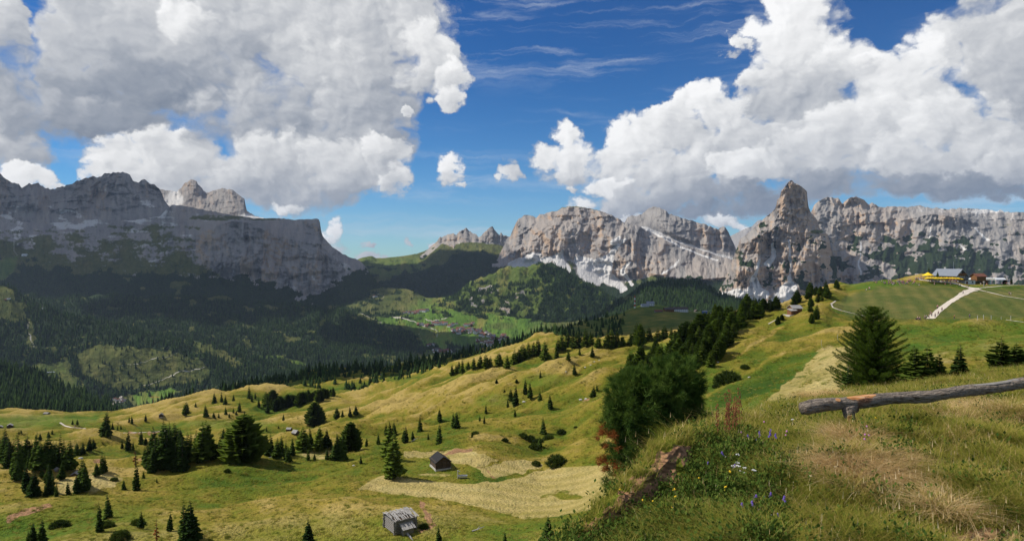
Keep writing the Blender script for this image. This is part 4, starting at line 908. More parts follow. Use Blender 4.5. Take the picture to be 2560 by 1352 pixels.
KIND = {
 'spruce': [crown('crown', conifer(10+i, 24+2*(i % 3), 8+i % 2, .150+.022*(i % 4), .22+.06*(i % 3), 1.0-.05*(i % 3), .74+.05*(i % 4), [.02,.05,.03,.10][i % 4], .30+.03*(i % 3), .42, 0.0, [1, .9, 1, .8][i % 4]), M_SPRUCE) for i in range(8)],
 'larch': [crown('crown', conifer(30+i, 22, 8, .25+.03*(i % 2), .12, .86, .70, .07, .34, .34, .10), M_LARCH) for i in range(4)],
 'roundlarch': [crown('crown', conifer(50+i, 30, 13, .40, .05, .93, .50, .05, .28, .30, .25, .9), M_LARCH) for i in range(2)],
 'pine': [crown('crown', conifer(70+i, 20, 11, .30+.03*(i % 2), -.12, .97, .55, .03, .26, .45, .35, .95), M_PINE) for i in range(4)],
 'deadspruce': [crown('crown', conifer(90, 22, 6, .13, .35, .6, .8, .12, .4, .18), M_DEAD)],
}
PROTO = {}
def add_tree(kind, x, yb, hpx, S=None, label=None, group=None, wide=1.0, p=None):
    p = p if p is not None else hit(S or MEADOW, x, yb)
    h = hpx*p.y/F
    nm = {'spruce': 'spruce_tree', 'larch': 'larch_tree', 'roundlarch': 'larch_tree', 'pine': 'pine_tree', 'deadspruce': 'spruce_tree'}[kind]
    cat = nm.split('_')[0] + ' tree'
    i = random.randrange(len(KIND[kind]))
    if (kind, i) not in PROTO:
        e = empty(nm, p); link('trunk', TRUNKS[i % 2], e); link('crown', KIND[kind][i], e); PROTO[(kind, i)] = e
    else: e = dup(PROTO[(kind, i)], p)
    e.location = (p.x, p.y, p.z - .02*h); e.rotation_euler = (random.gauss(0, .03), random.gauss(0, .03), random.random()*6.28)
    w = h*wide*(.92 + .55*random.random()); h *= .9 + .22*random.random(); e.scale = (w, w, h)
    for k in ('label', 'group'):
        if k in e: del e[k]
    tag(e, label, cat, group)
    return e
ZA = lambda x, yt, yb: (x/2.844, 877+yb/2.844, (yb-yt)/2.844)
ZB = lambda x, yt, yb: (800+x/2.844, 877+yb/2.844, (yb-yt)/2.844)
ZC = lambda x, yt, yb: (800+x/2.844, 450+yb/2.844, (yb-yt)/2.844)
def stand(fn, rows, kind, label, group):
    for r in rows:
        kd = r[3] if len(r) > 3 else kind
        x, yb, h = fn(*r[:3]); h *= 1.10; lb = label.replace('%K', {'spruce': 'spruce', 'larch': 'larch', 'roundlarch': 'larch', 'pine': 'pine', 'deadspruce': 'spruce'}[kd])
        add_tree(kd, x, yb, h, None, lb, group)
        if label.split(' stand')[0] != label and random.random() < .5: add_tree(kd, x + random.uniform(-9, 9), yb - random.uniform(2, 9), h*random.uniform(.6, .95), None, lb, group)
stand(ZA, [(20,590,790),(60,620,830),(95,640,820),(130,600,880),(185,590,800),(215,640,810),(250,600,830),(285,650,850),(320,640,840),(350,610,830),(375,640,800),(110,740,900),(125,790,920),(5,600,770),(40,580,760),(155,640,830),(230,700,850)], 'spruce', 'tall dark %K crowded in the stand at the left edge of the meadows', 'stand at the left edge')
stand(ZA, [(420,620,830),(450,640,820),(480,650,850),(505,660,840),(395,650,790),(435,700,840)], 'spruce', 'tall dark %K in the clump just behind the two white-roofed huts', 'clump behind the two huts')
stand(ZA, [(345,810,940),(435,790,915),(300,830,900),(195,830,1000),(240,860,1030),(350,840,1030),(330,900,1030),(400,930,1035),(210,900,1010),(375,870,1000)], 'spruce', 'dark %K in the loose clump in front and left of the two huts', 'clump before the two huts')
stand(ZA, [(580,760,960),(610,800,990),(550,880,1005),(485,930,1020),(600,880,1000)], 'spruce', 'dark %K in the group right beside the gabled white-roofed hut', 'group beside the gabled hut')
stand(ZA, [(545,650,745),(590,640,730),(635,610,710),(665,620,700),(570,670,740)], 'spruce', 'dark %K in the short row behind the curved hay clearing on the left', 'row behind the left clearing')
stand(ZA, [(720,730,870),(690,790,890),(740,740,860)], 'spruce', 'dark %K in the dense triangular clump beside the bare brown patch', 'triangular clump by the brown patch')
stand(ZA, [(1050,680,830),(1080,700,860),(1110,560,800),(1130,570,820),(1165,520,790),(1185,540,840),(1210,510,760),(1245,510,740),(1165,680,850),(1245,640,850),(1300,640,850),(1330,590,790),(1355,590,720),(1390,560,760),(1440,510,780,'larch'),(1420,640,790),(1480,640,760),(1510,620,770),(1545,650,760),(1570,600,740),(1600,640,760),(1265,600,800),(1215,620,830),(1100,640,850),(1620,650,765,'larch')], 'spruce', 'dark %K in the long dense stand left of the big round larch', 'stand left of the big larch')
stand(ZA, [(1900,600,740),(1930,600,750),(1970,640,770),(2000,620,740),(2050,680,785),(2080,610,740),(2030,650,770)], 'spruce', 'dark %K in the clump right of the big round larch', 'clump right of the big larch')
stand(ZA, [(2150,540,720,'larch'),(2215,560,690),(2270,530,700,'larch'),(2330,550,690),(2400,590,775),(2430,600,770),(2300,600,690),(2360,620,700)], 'spruce', '%K in the mixed row on the meadow crest below the leaning barn', 'mixed row below the leaning barn')
stand(ZA, [(1525,295,370),(1575,300,360),(1600,310,380),(1660,310,355),(1700,350,430),(1465,380,465),(1520,430,475),(1555,440,475),(1605,395,450),(1630,440,470),(1680,420,455),(1740,430,490),(1770,250,340),(1815,290,340),(1900,370,440),(1390,360,400),(1790,300,360),(1840,330,400),(1660,400,440)], 'spruce', 'small dark %K scattered on the far bright meadow below the wooded ridge', 'trees scattered on the far meadow')
stand(ZA, [(1930+i*18+random.random()*10, 345-i*3.2-random.random()*16, 408-i*4.0+random.random()*26) for i in range(25)], 'pine', 'low dark %K in the sloping row across the far meadow', 'row of low pines on the far meadow')
stand(ZB, [(1335,330,400),(1360,260,350),(1390,245,395),(1460,205,310),(1495,230,345)], 'spruce', 'dark %K in the group of five on the yellow slope', 'group of five on the slope')
stand(ZB, [(470,520,600),(500,500,605),(530,500,600),(610,540,650),(660,560,630),(595,560,640)], 'spruce', 'dark %K in the clump behind the lone larch by the black-roofed hut', 'clump behind the lone larch')
stand(ZC, [(1410,1200,1300),(1440,1160,1280),(1480,1150,1260),(1515,1150,1250),(1550,1140,1250),(1330,1250,1340),(1270,1230,1320),(1380,1215,1310),(1465,1200,1275)], 'larch', 'light green %K in the grove along the crest of the yellow slope', 'grove along the crest')
stand(ZC, [(1140,1250,1335),(1180,1250,1335),(1090,1270,1345),(990,1290,1365),(1010,1285,1372),(1050,1290,1350),(965,1310,1375),(940,1320,1390),(1210,1260,1330)], 'larch', 'light green %K in the grove at the lower left end of the crest', 'grove at the lower end of the crest')
stand(ZC, [(1760,1080,1190),(1830,1080,1190),(1890,1070,1190),(1930,1080,1170),(2070,1060,1190),(2040,1090,1190),(2150,1100,1180),(2250,1030,1170),(2300,1060,1160),(2340,1050,1150),(2400,1050,1140),(2450,1040,1130),(2500,1050,1125),(1980,1110,1195),(2110,1090,1190),(2200,1090,1180),(1720,1110,1210),(1690,1130,1220),(1800,1100,1190)], 'larch', 'tall light green %K in the line behind the crest below the lawn ridge', 'line behind the crest')
# the belt of pines and larches on the right-hand slope
belt = [(1528,985),(1545,945),(1590,905),(1640,880),(1690,850),(1740,812),(1800,785),(1850,775),(1900,765),(1960,755),(2000,745),(2040,725),(2075,715),(2112,706),(2112,722),(2070,742),(2030,765),(2060,800),(2010,815),(1985,795),(1955,765),(1900,790),(1860,800),(1820,860),(1800,900),(1740,930),(1690,945),(1640,965),(1590,975)]
bx = np.array([p[0] for p in belt]); by = np.array([p[1] for p in belt])
cand = []
gg = np.random.default_rng(21)
while len(cand) < 150:
    px_, py_ = gg.uniform(1528, 2112), gg.uniform(705, 985)
    if poly_mask(np.array([px_]), np.array([py_]), belt, 1.0)[0] > .5 and all((px_-q[0])**2/81 + (py_-q[1])**2/36 > 1 for q in cand): cand.append((px_, py_))
for px_, py_ in sorted(cand, key=lambda q: q[1]):
    s = np.interp(px_, [1528, 1800, 1960, 2112], [46, 42, 30, 24])*(.75 + .5*gg.random())
    kd = 'pine' if gg.random() < .68 else 'larch'
    low = px_ < 1850
    if 1948 < px_ < 2015 and py_ > 758: continue
    add_tree(kd, px_, py_ + 6, s, None, ('dark bushy pine' if kd == 'pine' else 'yellow-green larch') + (' in the diagonal belt of trees down the right-hand slope' if low else ' in the upper belt of trees round the grey-roofed cabin'),
             'belt of trees down the slope' if low else 'trees round the grey-roofed cabin')
# trees one can point at
for fn, r, kd, lb in [
 (ZA, (1745,470,778), 'roundlarch', 'big round dark green larch standing on the meadow crest'),
 (ZB, (520,585,905), 'larch', 'lone tall larch on the cut hay field left of the black-roofed hut'),
 (ZB, (485,540,760), 'larch', 'grey-green larch directly behind the lone larch on the hay field'),
 (ZA, (2490,520,715), 'roundlarch', 'wide round larch at the right end of the mixed meadow row'),
 (ZA, (2240,370,525), 'roundlarch', 'wide grey-green larch beside the bright far meadow above the leaning barn'),
 (ZA, (1890,285,382), 'larch', 'left of two joined larches on the far meadow'), (ZA, (1932,265,385), 'roundlarch', 'right and taller of two joined larches on the far meadow'),
 (ZA, (1320,350,455), 'larch', 'loose larch at the left foot of the far meadow rise'),
 (ZA, (2395,395,480), 'larch', 'larch left of a small spruce at the foot of the crest'), (ZA, (2435,410,470), 'spruce', 'small spruce right of a larch at the foot of the crest'),
 (ZA, (2490,390,465), 'spruce', 'dark spruce where the crest begins, left of its neighbour'), (ZA, (2530,370,455), 'spruce', 'dark spruce where the crest begins, right of its neighbour'),
 (ZA, (2015,445,495), 'spruce', 'single small spruce above the two small grey barns'), (ZA, (1980,525,550), 'spruce', 'very small spruce left of the small grey barn'), (ZA, (1895,535,570), 'spruce', 'very small spruce above the right side of the big round larch'),
 (ZA, (1590,540,620), 'spruce', 'left of two spruces behind the stand by the big larch'), (ZA, (1625,525,618), 'spruce', 'right of two spruces behind the stand by the big larch'),
 (ZA, (970,770,990), 'spruce', 'large full spruce standing alone in front of the dead snag'), (ZA, (880,915,985), 'spruce', 'small spruce just left of the large full spruce'), (ZA, (1020,850,905), 'spruce', 'small spruce tucked behind the large full spruce'), (ZA, (1115,900,935), 'spruce', 'tiny spruce alone on the yellow slope'),
 (ZA, (963,700,820), 'deadspruce', 'bare brown dead spruce behind the large full spruce'),
 (ZA, (748,400,600), 'spruce', 'tallest narrow dark spruce on the bright left meadow'), (ZA, (765,555,612), 'pine', 'round bush-like pine at the foot of the tallest narrow spruce'), (ZA, (800,500,560), 'spruce', 'short spruce right beside the tallest narrow spruce'), (ZA, (785,590,622), 'spruce', 'tiny spruce in front of the tallest narrow spruce'),
 (ZA, (732,640,662), 'spruce', 'tiny round spruce below the left meadow track'), (ZA, (860,520,556), 'spruce', 'right of two tiny spruces on the bright left meadow'), (ZA, (835,525,562), 'spruce', 'left of two tiny spruces on the bright left meadow'),
 (ZA, (345,560,612), 'spruce', 'small spruce left of its twin below the left track'), (ZA, (370,555,592), 'spruce', 'small spruce right of its twin below the left track'), (ZA, (255,585,622), 'spruce', 'slim little spruce above the left stand'), (ZA, (285,582,637), 'spruce', 'broad little spruce above the left stand'), (ZA, (135,555,590), 'spruce', 'left of two little spruces below the far left huts'), (ZA, (151,553,586), 'spruce', 'right of two little spruces below the far left huts'),
 (ZA, (910,565,702), 'spruce', 'tall spruce left of the central stand, tallest of its trio'), (ZA, (868,620,692), 'spruce', 'slim spruce at the left of a trio beside the central stand'), (ZA, (945,640,702), 'spruce', 'short spruce at the right of a trio beside the central stand'), (ZA, (1003,548,662), 'spruce', 'ragged spruce with bare lower trunk left of the central stand'), (ZA, (1035,622,670), 'pine', 'bright green round bush-like pine at the left end of the central stand'),
 (ZA, (1285,548,640), 'spruce', 'spruce standing behind the middle of the central stand'), (ZA, (1035,445,502), 'spruce', 'single spruce left of the small dark meadow hut'), (ZA, (940,450,515), 'spruce', 'taller spruce of a brownish pair on the far left meadow'), (ZA, (918,460,507), 'spruce', 'shorter spruce of a brownish pair on the far left meadow'), (ZA, (515,480,522), 'spruce', 'slim small spruce beside the left track'), (ZA, (550,478,525), 'larch', 'small pale larch beside the left track'),
 (ZA, (2190,690,776), 'spruce', 'stout little spruce on the crest right of the big larch clump'), (ZA, (2236,720,772), 'spruce', 'very small spruce right of the stout little spruce on the crest'), (ZA, (2325,700,772), 'spruce', 'layered little spruce alone on the crest below the mixed row'),
 (ZA, (1312,1080,1342), 'spruce', 'left half of the twin spruce at the bottom edge'), (ZA, (1362,1050,1340), 'spruce', 'right and taller half of the twin spruce at the bottom edge'),
 (ZA, (235,1190,1385), 'spruce', 'tall dark spruce in the bottom left corner'), (ZA, (300,1195,1390), 'spruce', 'brownish spruce beside the dark one in the bottom left corner'), (ZA, (195,1260,1395), 'spruce', 'lowest spruce in the bottom left corner'),
 (ZA, (772,985,1190), 'spruce', 'thin spruce on the shaded slope at the bottom left'), (ZA, (712,1075,1285), 'spruce', 'spruce in front of the thin one on the bottom left slope'), (ZA, (1000,1130,1262), 'spruce', 'ragged low spruce left of the twin spruce'), (ZA, (1112,1165,1350), 'deadspruce', 'sparse half-dead spruce left of the twin spruce'), (ZA, (1206,1140,1280), 'spruce', 'narrow spruce beside the twin spruce at the bottom'),
 (ZA, (2190,1195,1400), 'spruce', 'single spruce cut by the bottom edge left of the log barn'), (ZB, (850,1220,1400), 'spruce', 'single spruce cut by the bottom edge right of the log barn'), (ZB, (1615,1165,1400), 'spruce', 'single spruce cut by the bottom edge below the hay field'), (ZB, (1312,1285,1400), 'spruce', 'small spruce tip at the bottom edge below the hay field'),
 (ZB, (852,395,500), 'spruce', 'full spruce at the upper left of the yellow slope'), (ZB, (950,440,545), 'spruce', 'left of two joined spruces on the yellow slope'), (ZB, (972,425,548), 'spruce', 'right of two joined spruces on the yellow slope'), (ZB, (712,450,572), 'spruce', 'slim spruce at the left foot of the yellow slope'), (ZB, (845,515,660), 'spruce', 'large full spruce at the foot of the yellow slope above the hut'), (ZB, (770,570,630), 'spruce', 'small spruce left of the large full spruce above the hut'), (ZB, (1080,570,615), 'spruce', 'little spruce beside a reddish bush above the hut'),
 (ZB, (415,580,662), 'spruce', 'bushy spruce left of the clump behind the lone larch'), (ZB, (130,580,772), 'spruce', 'dense spruce below the wide round larch, taller of two'), (ZB, (105,625,775), 'spruce', 'dense spruce below the wide round larch, shorter of two'), (ZB, (52,698,772), 'spruce', 'small layered spruce left of the hay field'), (ZB, (290,742,798), 'spruce', 'small dark spruce left of the hay field, nearer the larch'), (ZB, (330,612,678), 'spruce', 'thin little spruce behind the hay field'),
 (ZB, (1136,448,497), 'spruce', 'tiny spruce left of a slightly taller one mid-slope'), (ZB, (1168,455,514), 'spruce', 'slightly taller tiny spruce mid-slope'), (ZB, (1180,378,442), 'spruce', 'slim spruce above two tiny ones mid-slope'), (ZB, (1386,415,468), 'spruce', 'tiny slim spruce below the group of five'),
 (ZB, (1563,270,352), 'spruce', 'spruce right of the group of five on the slope'), (ZB, (1640,308,412), 'spruce', 'pointed spruce at the right of the yellow slope'), (ZB, (1588,460,588), 'spruce', 'broad spruce among the bushes on the lower slope'), (ZB, (1560,592,682), 'spruce', 'slim spruce in front of the bushes on the lower slope'), (ZB, (1312,272,296), 'pine', 'tiny round pine on the slope'), (ZB, (1397,196,228), 'pine', 'tiny dark pine above the group of five'), (ZB, (1565,128,190), 'spruce', 'small spruce high on the slope, left one'), (ZB, (1810,78,166), 'spruce', 'stout spruce high on the slope'), (ZB, (1940,232,328), 'spruce', 'spruce near the pine belt, left of a small one'), (ZB, (1970,228,284), 'spruce', 'small spruce near the pine belt'), (ZB, (1255,203,232), 'pine', 'tiny bush-like pine on the open slope'),
 (ZC, (1600,1150,1278), 'larch', 'tall larch on the crest left of three spruces'), (ZC, (1682,1165,1262), 'spruce', 'dark spruce on the crest, first of three'), (ZC, (1765,1205,1282), 'larch', 'round larch on the crest between two spruces'), (ZC, (1935,1160,1258), 'spruce', 'broad dark spruce highest on the crest'), (ZC, (1845,1185,1245), 'larch', 'small larch on the crest left of the broad spruce'),
 (ZC, (2270,1030,1180), 'pine', 'large round pine on the crest above the yellow slope'),
 ]:
    x, yb, h = fn(*r); add_tree(kd, x, yb, h, None, lb)
add_tree('spruce', 2322, 690, 26, None, 'dark spruce behind the yellow tent beside the inn'); add_tree('spruce', 2344, 688, 16, None, 'low dark spruce between the yellow tent and the inn')
add_tree('spruce', 2512, 703, 24, None, 'bushy spruce right of the lift station, left of a darker one'); add_tree('spruce', 2528, 706, 20, None, 'darker spruce at the far right behind the path')
for x, yb, h, lb in [(1955,800,16,'small round pine below the cabin clearing'),(1944,812,22,'larger round pine at the clearing edge below the cabin'),(1872,800,18,'small pine at the left edge of the cabin clearing'),(1815,790,16,'dark lone spruce on the lawn before the woods')]:
    add_tree('pine', x, yb, h, None, lb)
for x, yb, h, kd, lb in [(2290,938,76,'larch','left bushy young larch behind the bank'),(2322,940,80,'larch','right bushy young larch behind the bank'),(2400,932,78,'spruce','small spiky spruce at the right behind the bank'),(2500,908,62,'larch','pale young larch at the far right above the log'),(2545,900,54,'larch','smaller young larch at the right edge'),(2120,985,84,'spruce','low spruce at the left foot of the big near conifer'),(1773,1082,58,'pine','small dark pine right of the big pine'),(2350,935,52,'larch','low green bush-like larch between the young larches')]:
    p = ground_at(MEADOW, x, 34 if kd != 'pine' else 26); p.z = (HY-yb)/F*p.y - .35
    add_tree(kd, x, yb, h+14, None, lb, p=p, wide=1.35)

# ------------------------------------------------------------------ the big pine below the bank and the big young conifer
def needle_clumps(cent, dirs, n, ln, wd, g, spread=.9):
    """bunches of thin needles: (m*n) triangles"""
    m = len(cent)
    d = np.repeat(dirs, n, 0) + g.normal(0, spread, (m*n, 3)); d /= np.linalg.norm(d, axis=1)[:, None]
    o = np.repeat(cent, n, 0) + g.normal(0, ln*.16, (m*n, 3))
    sd = np.cross(d, g.normal(0, 1, (m*n, 3))); sd /= np.linalg.norm(sd, axis=1)[:, None]
    L = ln*(.6+.7*g.random((m*n, 1)))
    V = np.stack([o - sd*wd, o + sd*wd, o + d*L], 1).reshape(-1, 3)
    return V, np.arange(m*n*3).reshape(-1, 3)
g = np.random.default_rng(77)
M_BIGPINE = leaf_mat('big_pine_needles', (0.030, 0.070, 0.016), (0.140, 0.205, 0.044), .3, 2.4, .1)
pb = px2w(1612, 1205, 25.0); pb.z -= .3
sc1 = 25.0/F
lobes = [(1600,1010,86,78,0),(1655,985,80,70,.4),(1705,975,62,76,.6),(1560,1090,64,78,-.2),(1640,1090,100,90,.1),(1715,1045,52,60,.5),(1545,1165,46,56,-.3),(1625,1170,80,44,.2),(1585,975,48,42,.3),(1690,935,40,34,.7),(1740,1000,26,34,.7)]
C, Dv = [], []
for (lx, ly, rx, ry, dy) in lobes:
    c = np.array([(lx-1612)*sc1, dy, (1205-ly)*sc1 + .3]); rr = np.array([rx*sc1, .9*rx*sc1, ry*sc1])
    m = int(150*(rx*ry)/4900)
    q = g.normal(0, 1, (m, 3)); q /= np.linalg.norm(q, axis=1)[:, None]
    rad = .74 + .30*g.random((m, 1))**.6 + .17*np.sin(q[:, :1]*8 + lx)*np.sin(q[:, 2:]*9 + ly)
    C.append(c + q*rad*rr); Dv.append(q + np.array([0, 0, .55]))
C = np.vstack(C); Dv = np.vstack(Dv); keep = C[:, 2] > .05; C, Dv = C[keep], Dv[keep]
big = empty('pine_tree', pb); tag(big, 'big dark many-lobed pine with rusty dead tufts below the grassy bank', 'pine tree')
dead = ((C[:, 0] < -1.05) & (np.abs(C[:, 2] - 2.05) < .35)) | ((C[:, 0] < -1.05) & (np.abs(C[:, 2] - 1.05) < .28))
V, Fc = needle_clumps(C[~dead], Dv[~dead], 52, .27, .011, g, .75); V2, F2 = needle_clumps(C[~dead]*.90, Dv[~dead], 10, .30, .02, g)
link('crown', mesh_np('crown', np.vstack([V, V2]), np.vstack([Fc, F2 + len(V)]), [M_BIGPINE], False), big)
V, Fc = needle_clumps(C[dead], Dv[dead], 40, .24, .011, g)
db = link('dead_tuft', mesh_np('dead_tuft', V, Fc, [M_DEAD], False), big); db['label'] = 'rusty red dead needle tuft'
mb = MB(); rg = random.Random(4)
mb.tube([(0, .2, -.6), (.05, .2, 1.0), (.15, .25, 2.2), (.3, .3, 3.4)], [.17, .14, .09, .03], 9, .1, rg)
for i in range(26):
    c = C[rg.randrange(len(C))]; z0 = max(.2, c[2]*.6)
    mb.tube([(.05, .2, z0), (c[0]*.5, .1 + c[1]*.5, z0*.5+c[2]*.5), tuple(c*.97)], [.05, .035, .012], 5)
mb.build('trunk', M_BARK, big, True)

cb = px2w(2183, 985, 40.0); cb.z -= .25
H = 232*40/F
big2 = empty('spruce_tree', cb); tag(big2, 'largest spiky dark spruce standing alone behind the grassy bank', 'spruce tree')
C, Dv = [], []; mb = MB()
mb.tube([(0, 0, -.4), (.03, 0, H*.4), (0, .02, H*.97)], [.10, .07, .012], 8, .1, rg)
for i in range(58):
    t = (i+rg.random())/58; z = .12 + t*(H-.2)
    for b in range(9 if t < .8 else 6):
        a = 6.283*(b+rg.random())/9 + i*1.7
        r = 2.45*(1-t)**.62*(.45+.75*rg.random())*(.75 if t < .06 else 1)
        up = .40 + .55*t + .25*rg.random()
        p0 = np.array([0, 0, z]); dv = np.array([math.cos(a), math.sin(a), 0])
        tip = p0 + dv*r + np.array([0, 0, r*up*.55 - .05]); mid = p0 + dv*r*.55 + np.array([0, 0, r*.06])
        mb.tube([tuple(p0), tuple(mid), tuple(tip)], [.018, .011, .004], 4)
        n = max(4, int(r/.10)); sdv = np.array([-dv[1], dv[0], 0])
        for k in range(1, n+1):
            u = k/n; q = (p0*(1-u)**2 + 2*u*(1-u)*mid + u*u*tip)
            wv = (1-u)*r*.22 + .05
            for s in (-1, 0, 1):
                C.append(q + sdv*s*wv*rg.random()*1.2 + np.array([0, 0, -.03*rg.random()])); Dv.append(dv*.9 + sdv*s*.6 + np.array([0, 0, .25+.3*rg.random()]))
C = np.array(C); Dv = np.array(Dv)
V, Fc = needle_clumps(C, Dv, 12, .125, .0075, g, .5)
M_NEARSPR = leaf_mat('young_spruce_needles', (0.055, 0.095, 0.014), (0.120, 0.175, 0.028), .35, 2.0)
link('crown', mesh_np('crown', V, Fc, [M_NEARSPR], False), big2); mb.build('trunk', M_BARK, big2, True)

# ------------------------------------------------------------------ bushes
def bush_mesh(seed, n=260):
    g = np.random.default_rng(seed); q = g.normal(0, 1, (n, 3)); q[:, 2] = np.abs(q[:, 2]); q /= np.linalg.norm(q, axis=1)[:, None]
    c = q*np.array([.5, .5, .42])*(.7+.4*g.random((n, 1)))
    V, Fc = needle_clumps(c, q + np.array([0, 0, .5]), 9, .16, .022, g)
    return mesh_np('bush', V, Fc, [M_BUSH], False)
BM = [bush_mesh(i) for i in range(3)]
for x, yb, w, lb in [(1392,1160,48,'wide dark green bush at the edge of the hay field'),(1325,1100,26,'brownish bush left of the broad spruce, upper one'),(1308,1092,22,'brownish bush left of the broad spruce, lower one'),(1345,1110,30,'green bush in front of the broad spruce'),(1335,1120,26,'low green bush at the foot of the slim slope spruce'),(1372,1098,26,'small bush right of the broad spruce'),(1404,1083,22,'grey-green bush right of the broad spruce at the back'),(1188,1086,18,'reddish bush beside a little spruce on the slope'),(1262,1102,16,'low round bush alone on the slope'),(1340,1162,22,'small bush left of the wide dark green bush'),(568,1178,14,'tiny dark bush on the crest below the big larch'),(1440,1070,10,'tiny bush on the right of the slope'),(1820,955,60,'wide low bush on the grassy slope right of the big pine'),(1790,968,18,'small bush left of the wide low bush on the grassy slope'),(1862,920,20,'small low bush above the wide one on the grassy slope'),(300,1345,42,'round green bush at the bottom left'),(265,1318,36,'green bush beside the spruce at the bottom left'),(150,1318,40,'pale green bush in the bottom left corner'),(345,1310,30,'grey bush under the sparse spruces at the bottom'),(1060,1318,22,'green bush right of the log barn'),(975,1305,24,'green bush at the left corner of the log barn'),(285,1200,16,'dark low bush right of the triangular clump'),(640,1148,18,'pale brushwood at the foot of the big larch')]:
    p = hit(MEADOW, x, yb); s = w*p.y/F
    o = link('bush', BM[random.randrange(3)]); o.location = (p.x, p.y, p.z-.03*s); o.scale = (s, s, s*.95); o.rotation_euler = (0, 0, random.random()*6)
    tag(o, lb, 'bush')

# ------------------------------------------------------------------ far woods: too many trees to count
def far_tree(seed, n=7, tiers=4, rad=.19):
    g = np.random.default_rng(seed); V = []; Fc = []; k = 0
    for t in range(tiers):
        z0 = .02 + .72*t/tiers; z1 = min(1.0, z0 + .42) if t < tiers-1 else 1.0; r = rad*(1-t/tiers)**.8
        for i in range(n):
            a = 6.283*i/n + t; rr = r*(.75+.5*g.random())
            V.append([rr*math.cos(a), rr*math.sin(a), z0 + .05*g.random()])
        V.append([0, 0, z1]); Fc += [[k+i, k+(i+1) % n, k+n] for i in range(n)]; k += n+1
    return mesh_np('far_tree', np.array(V), np.array(Fc), [M_FAR], False)
FAR = [bpy.data.objects.new('far_tree', far_tree(i, 7, 4, .17+.03*i)) for i in range(3)]
def scatter(name, pts, hts, label, wid=1.0):
    me = bpy.data.meshes.new(name + '_points'); n = len(pts)
    me.vertices.add(n); me.vertices.foreach_set('co', np.ascontiguousarray(pts, np.float32).ravel())
    a = me.attributes.new('h', 'FLOAT', 'POINT'); a.data.foreach_set('value', np.ascontiguousarray(hts, np.float32))
    o = link(name, me); tag(o, label, None, None, 'stuff')
    ng = bpy.data.node_groups.new(name, 'GeometryNodeTree')
    ng.interface.new_socket('Geometry', in_out='INPUT', socket_type='NodeSocketGeometry'); ng.interface.new_socket('Geometry', in_out='OUTPUT', socket_type='NodeSocketGeometry')
    N = ng.nodes; L = ng.links
    gi = N.new('NodeGroupInput'); go = N.new('NodeGroupOutput'); ip = N.new('GeometryNodeInstanceOnPoints'); jg = N.new('GeometryNodeJoinGeometry')
    for f in FAR:
        oi = N.new('GeometryNodeObjectInfo'); oi.inputs['Object'].default_value = f; oi.inputs['As Instance'].default_value = True
        L.new(oi.outputs['Geometry'], jg.inputs[0])
    L.new(gi.outputs[0], ip.inputs['Points']); L.new(jg.outputs[0], ip.inputs['Instance']); ip.inputs['Pick Instance'].default_value = True
    ri = N.new('FunctionNodeRandomValue'); ri.data_type = 'INT'; ri.inputs[4].default_value = 0; ri.inputs[5].default_value = 2; L.new(ri.outputs[2], ip.inputs['Instance Index'])
    rr = N.new('FunctionNodeRandomValue'); rr.data_type = 'FLOAT_VECTOR'; rr.inputs[0].default_value = (0, 0, 0); rr.inputs[1].default_value = (0, 0, 6.28); L.new(rr.outputs[0], ip.inputs['Rotation'])
    na = N.new('GeometryNodeInputNamedAttribute'); na.data_type = 'FLOAT'; na.inputs[0].default_value = 'h'
    cx = N.new('ShaderNodeCombineXYZ'); mu = N.new('ShaderNodeMath'); mu.operation = 'MULTIPLY'; mu.inputs[1].default_value = wid
    L.new(na.outputs[0], mu.inputs[0]); L.new(mu.outputs[0], cx.inputs[0]); L.new(mu.outputs[0], cx.inputs[1]); L.new(na.outputs[0], cx.inputs[2]); L.new(cx.outputs[0], ip.inputs['Scale'])
    L.new(ip.outputs[0], go.inputs[0])
    md = o.modifiers.new('trees', 'NODES'); md.node_group = ng
    return o
def wood_points(S, n, hm, g, mask=None, thresh=.5, vmax=None):
    """n tree bases spread evenly over what is seen of a sheet where its forest mask allows"""
    m = S['forest'] if mask is None else mask
    r, c = m.shape
    dy = np.abs(np.diff(S['y'], axis=0)) + .25*2.5
    w = dy*(m[:-1] > thresh)
    w = w*(S['v'][:-1, None] < (S['K']-1 if vmax is None else vmax))
    if 'front' in S: w = w*S['front'][:-1]
    cw = np.cumsum(w.ravel()); idx = np.searchsorted(cw, g.random(n)*cw[-1]); i, j = np.divmod(idx, c); j = np.minimum(j, c-2)
    u, v = g.random(n)[:, None], g.random(n)[:, None]
    co = S['co']; p = (co[i, j]*(1-u)+co[i, j+1]*u)*(1-v) + (co[i+1, j]*(1-u)+co[i+1, j+1]*u)*v
    return p, hm*(.6+.75*g.random(n))
g = np.random.default_rng(5)
P_, H_ = [], []
for nm, n, hm in [('slope', 26000, 17), ('spur', 9000, 17), ('leftwood', 2600, 17), ('dome', 9000, 15), ('ridge', 7000, 16), ('sella', 20000, 14), ('pass', 7000, 14), ('puez', 5000, 14), ('cir', 1200, 12), ('valley', 3200, 15)]:
    p, h = wood_points(SHEETS[nm], n, hm, g); P_.append(p); H_.append(h)
scatter('forest', np.vstack(P_), np.concatenate(H_), 'distant spruce woods covering the slopes and valley')
# single trees of the clearings
P_, H_ = [], []
for nm, n, hm in [('spur', 260, 17), ('valley', 300, 14), ('dome', 160, 14), ('slope', 60, 15)]:
    p, h = wood_points(SHEETS[nm], n, hm, g, 1-np.clip(SHEETS[nm]['forest'], 0, 1)); P_.append(p); H_.append(h)
scatter('scattered_forest', np.vstack(P_), np.concatenate(H_), 'small far trees dotted over distant clearings')
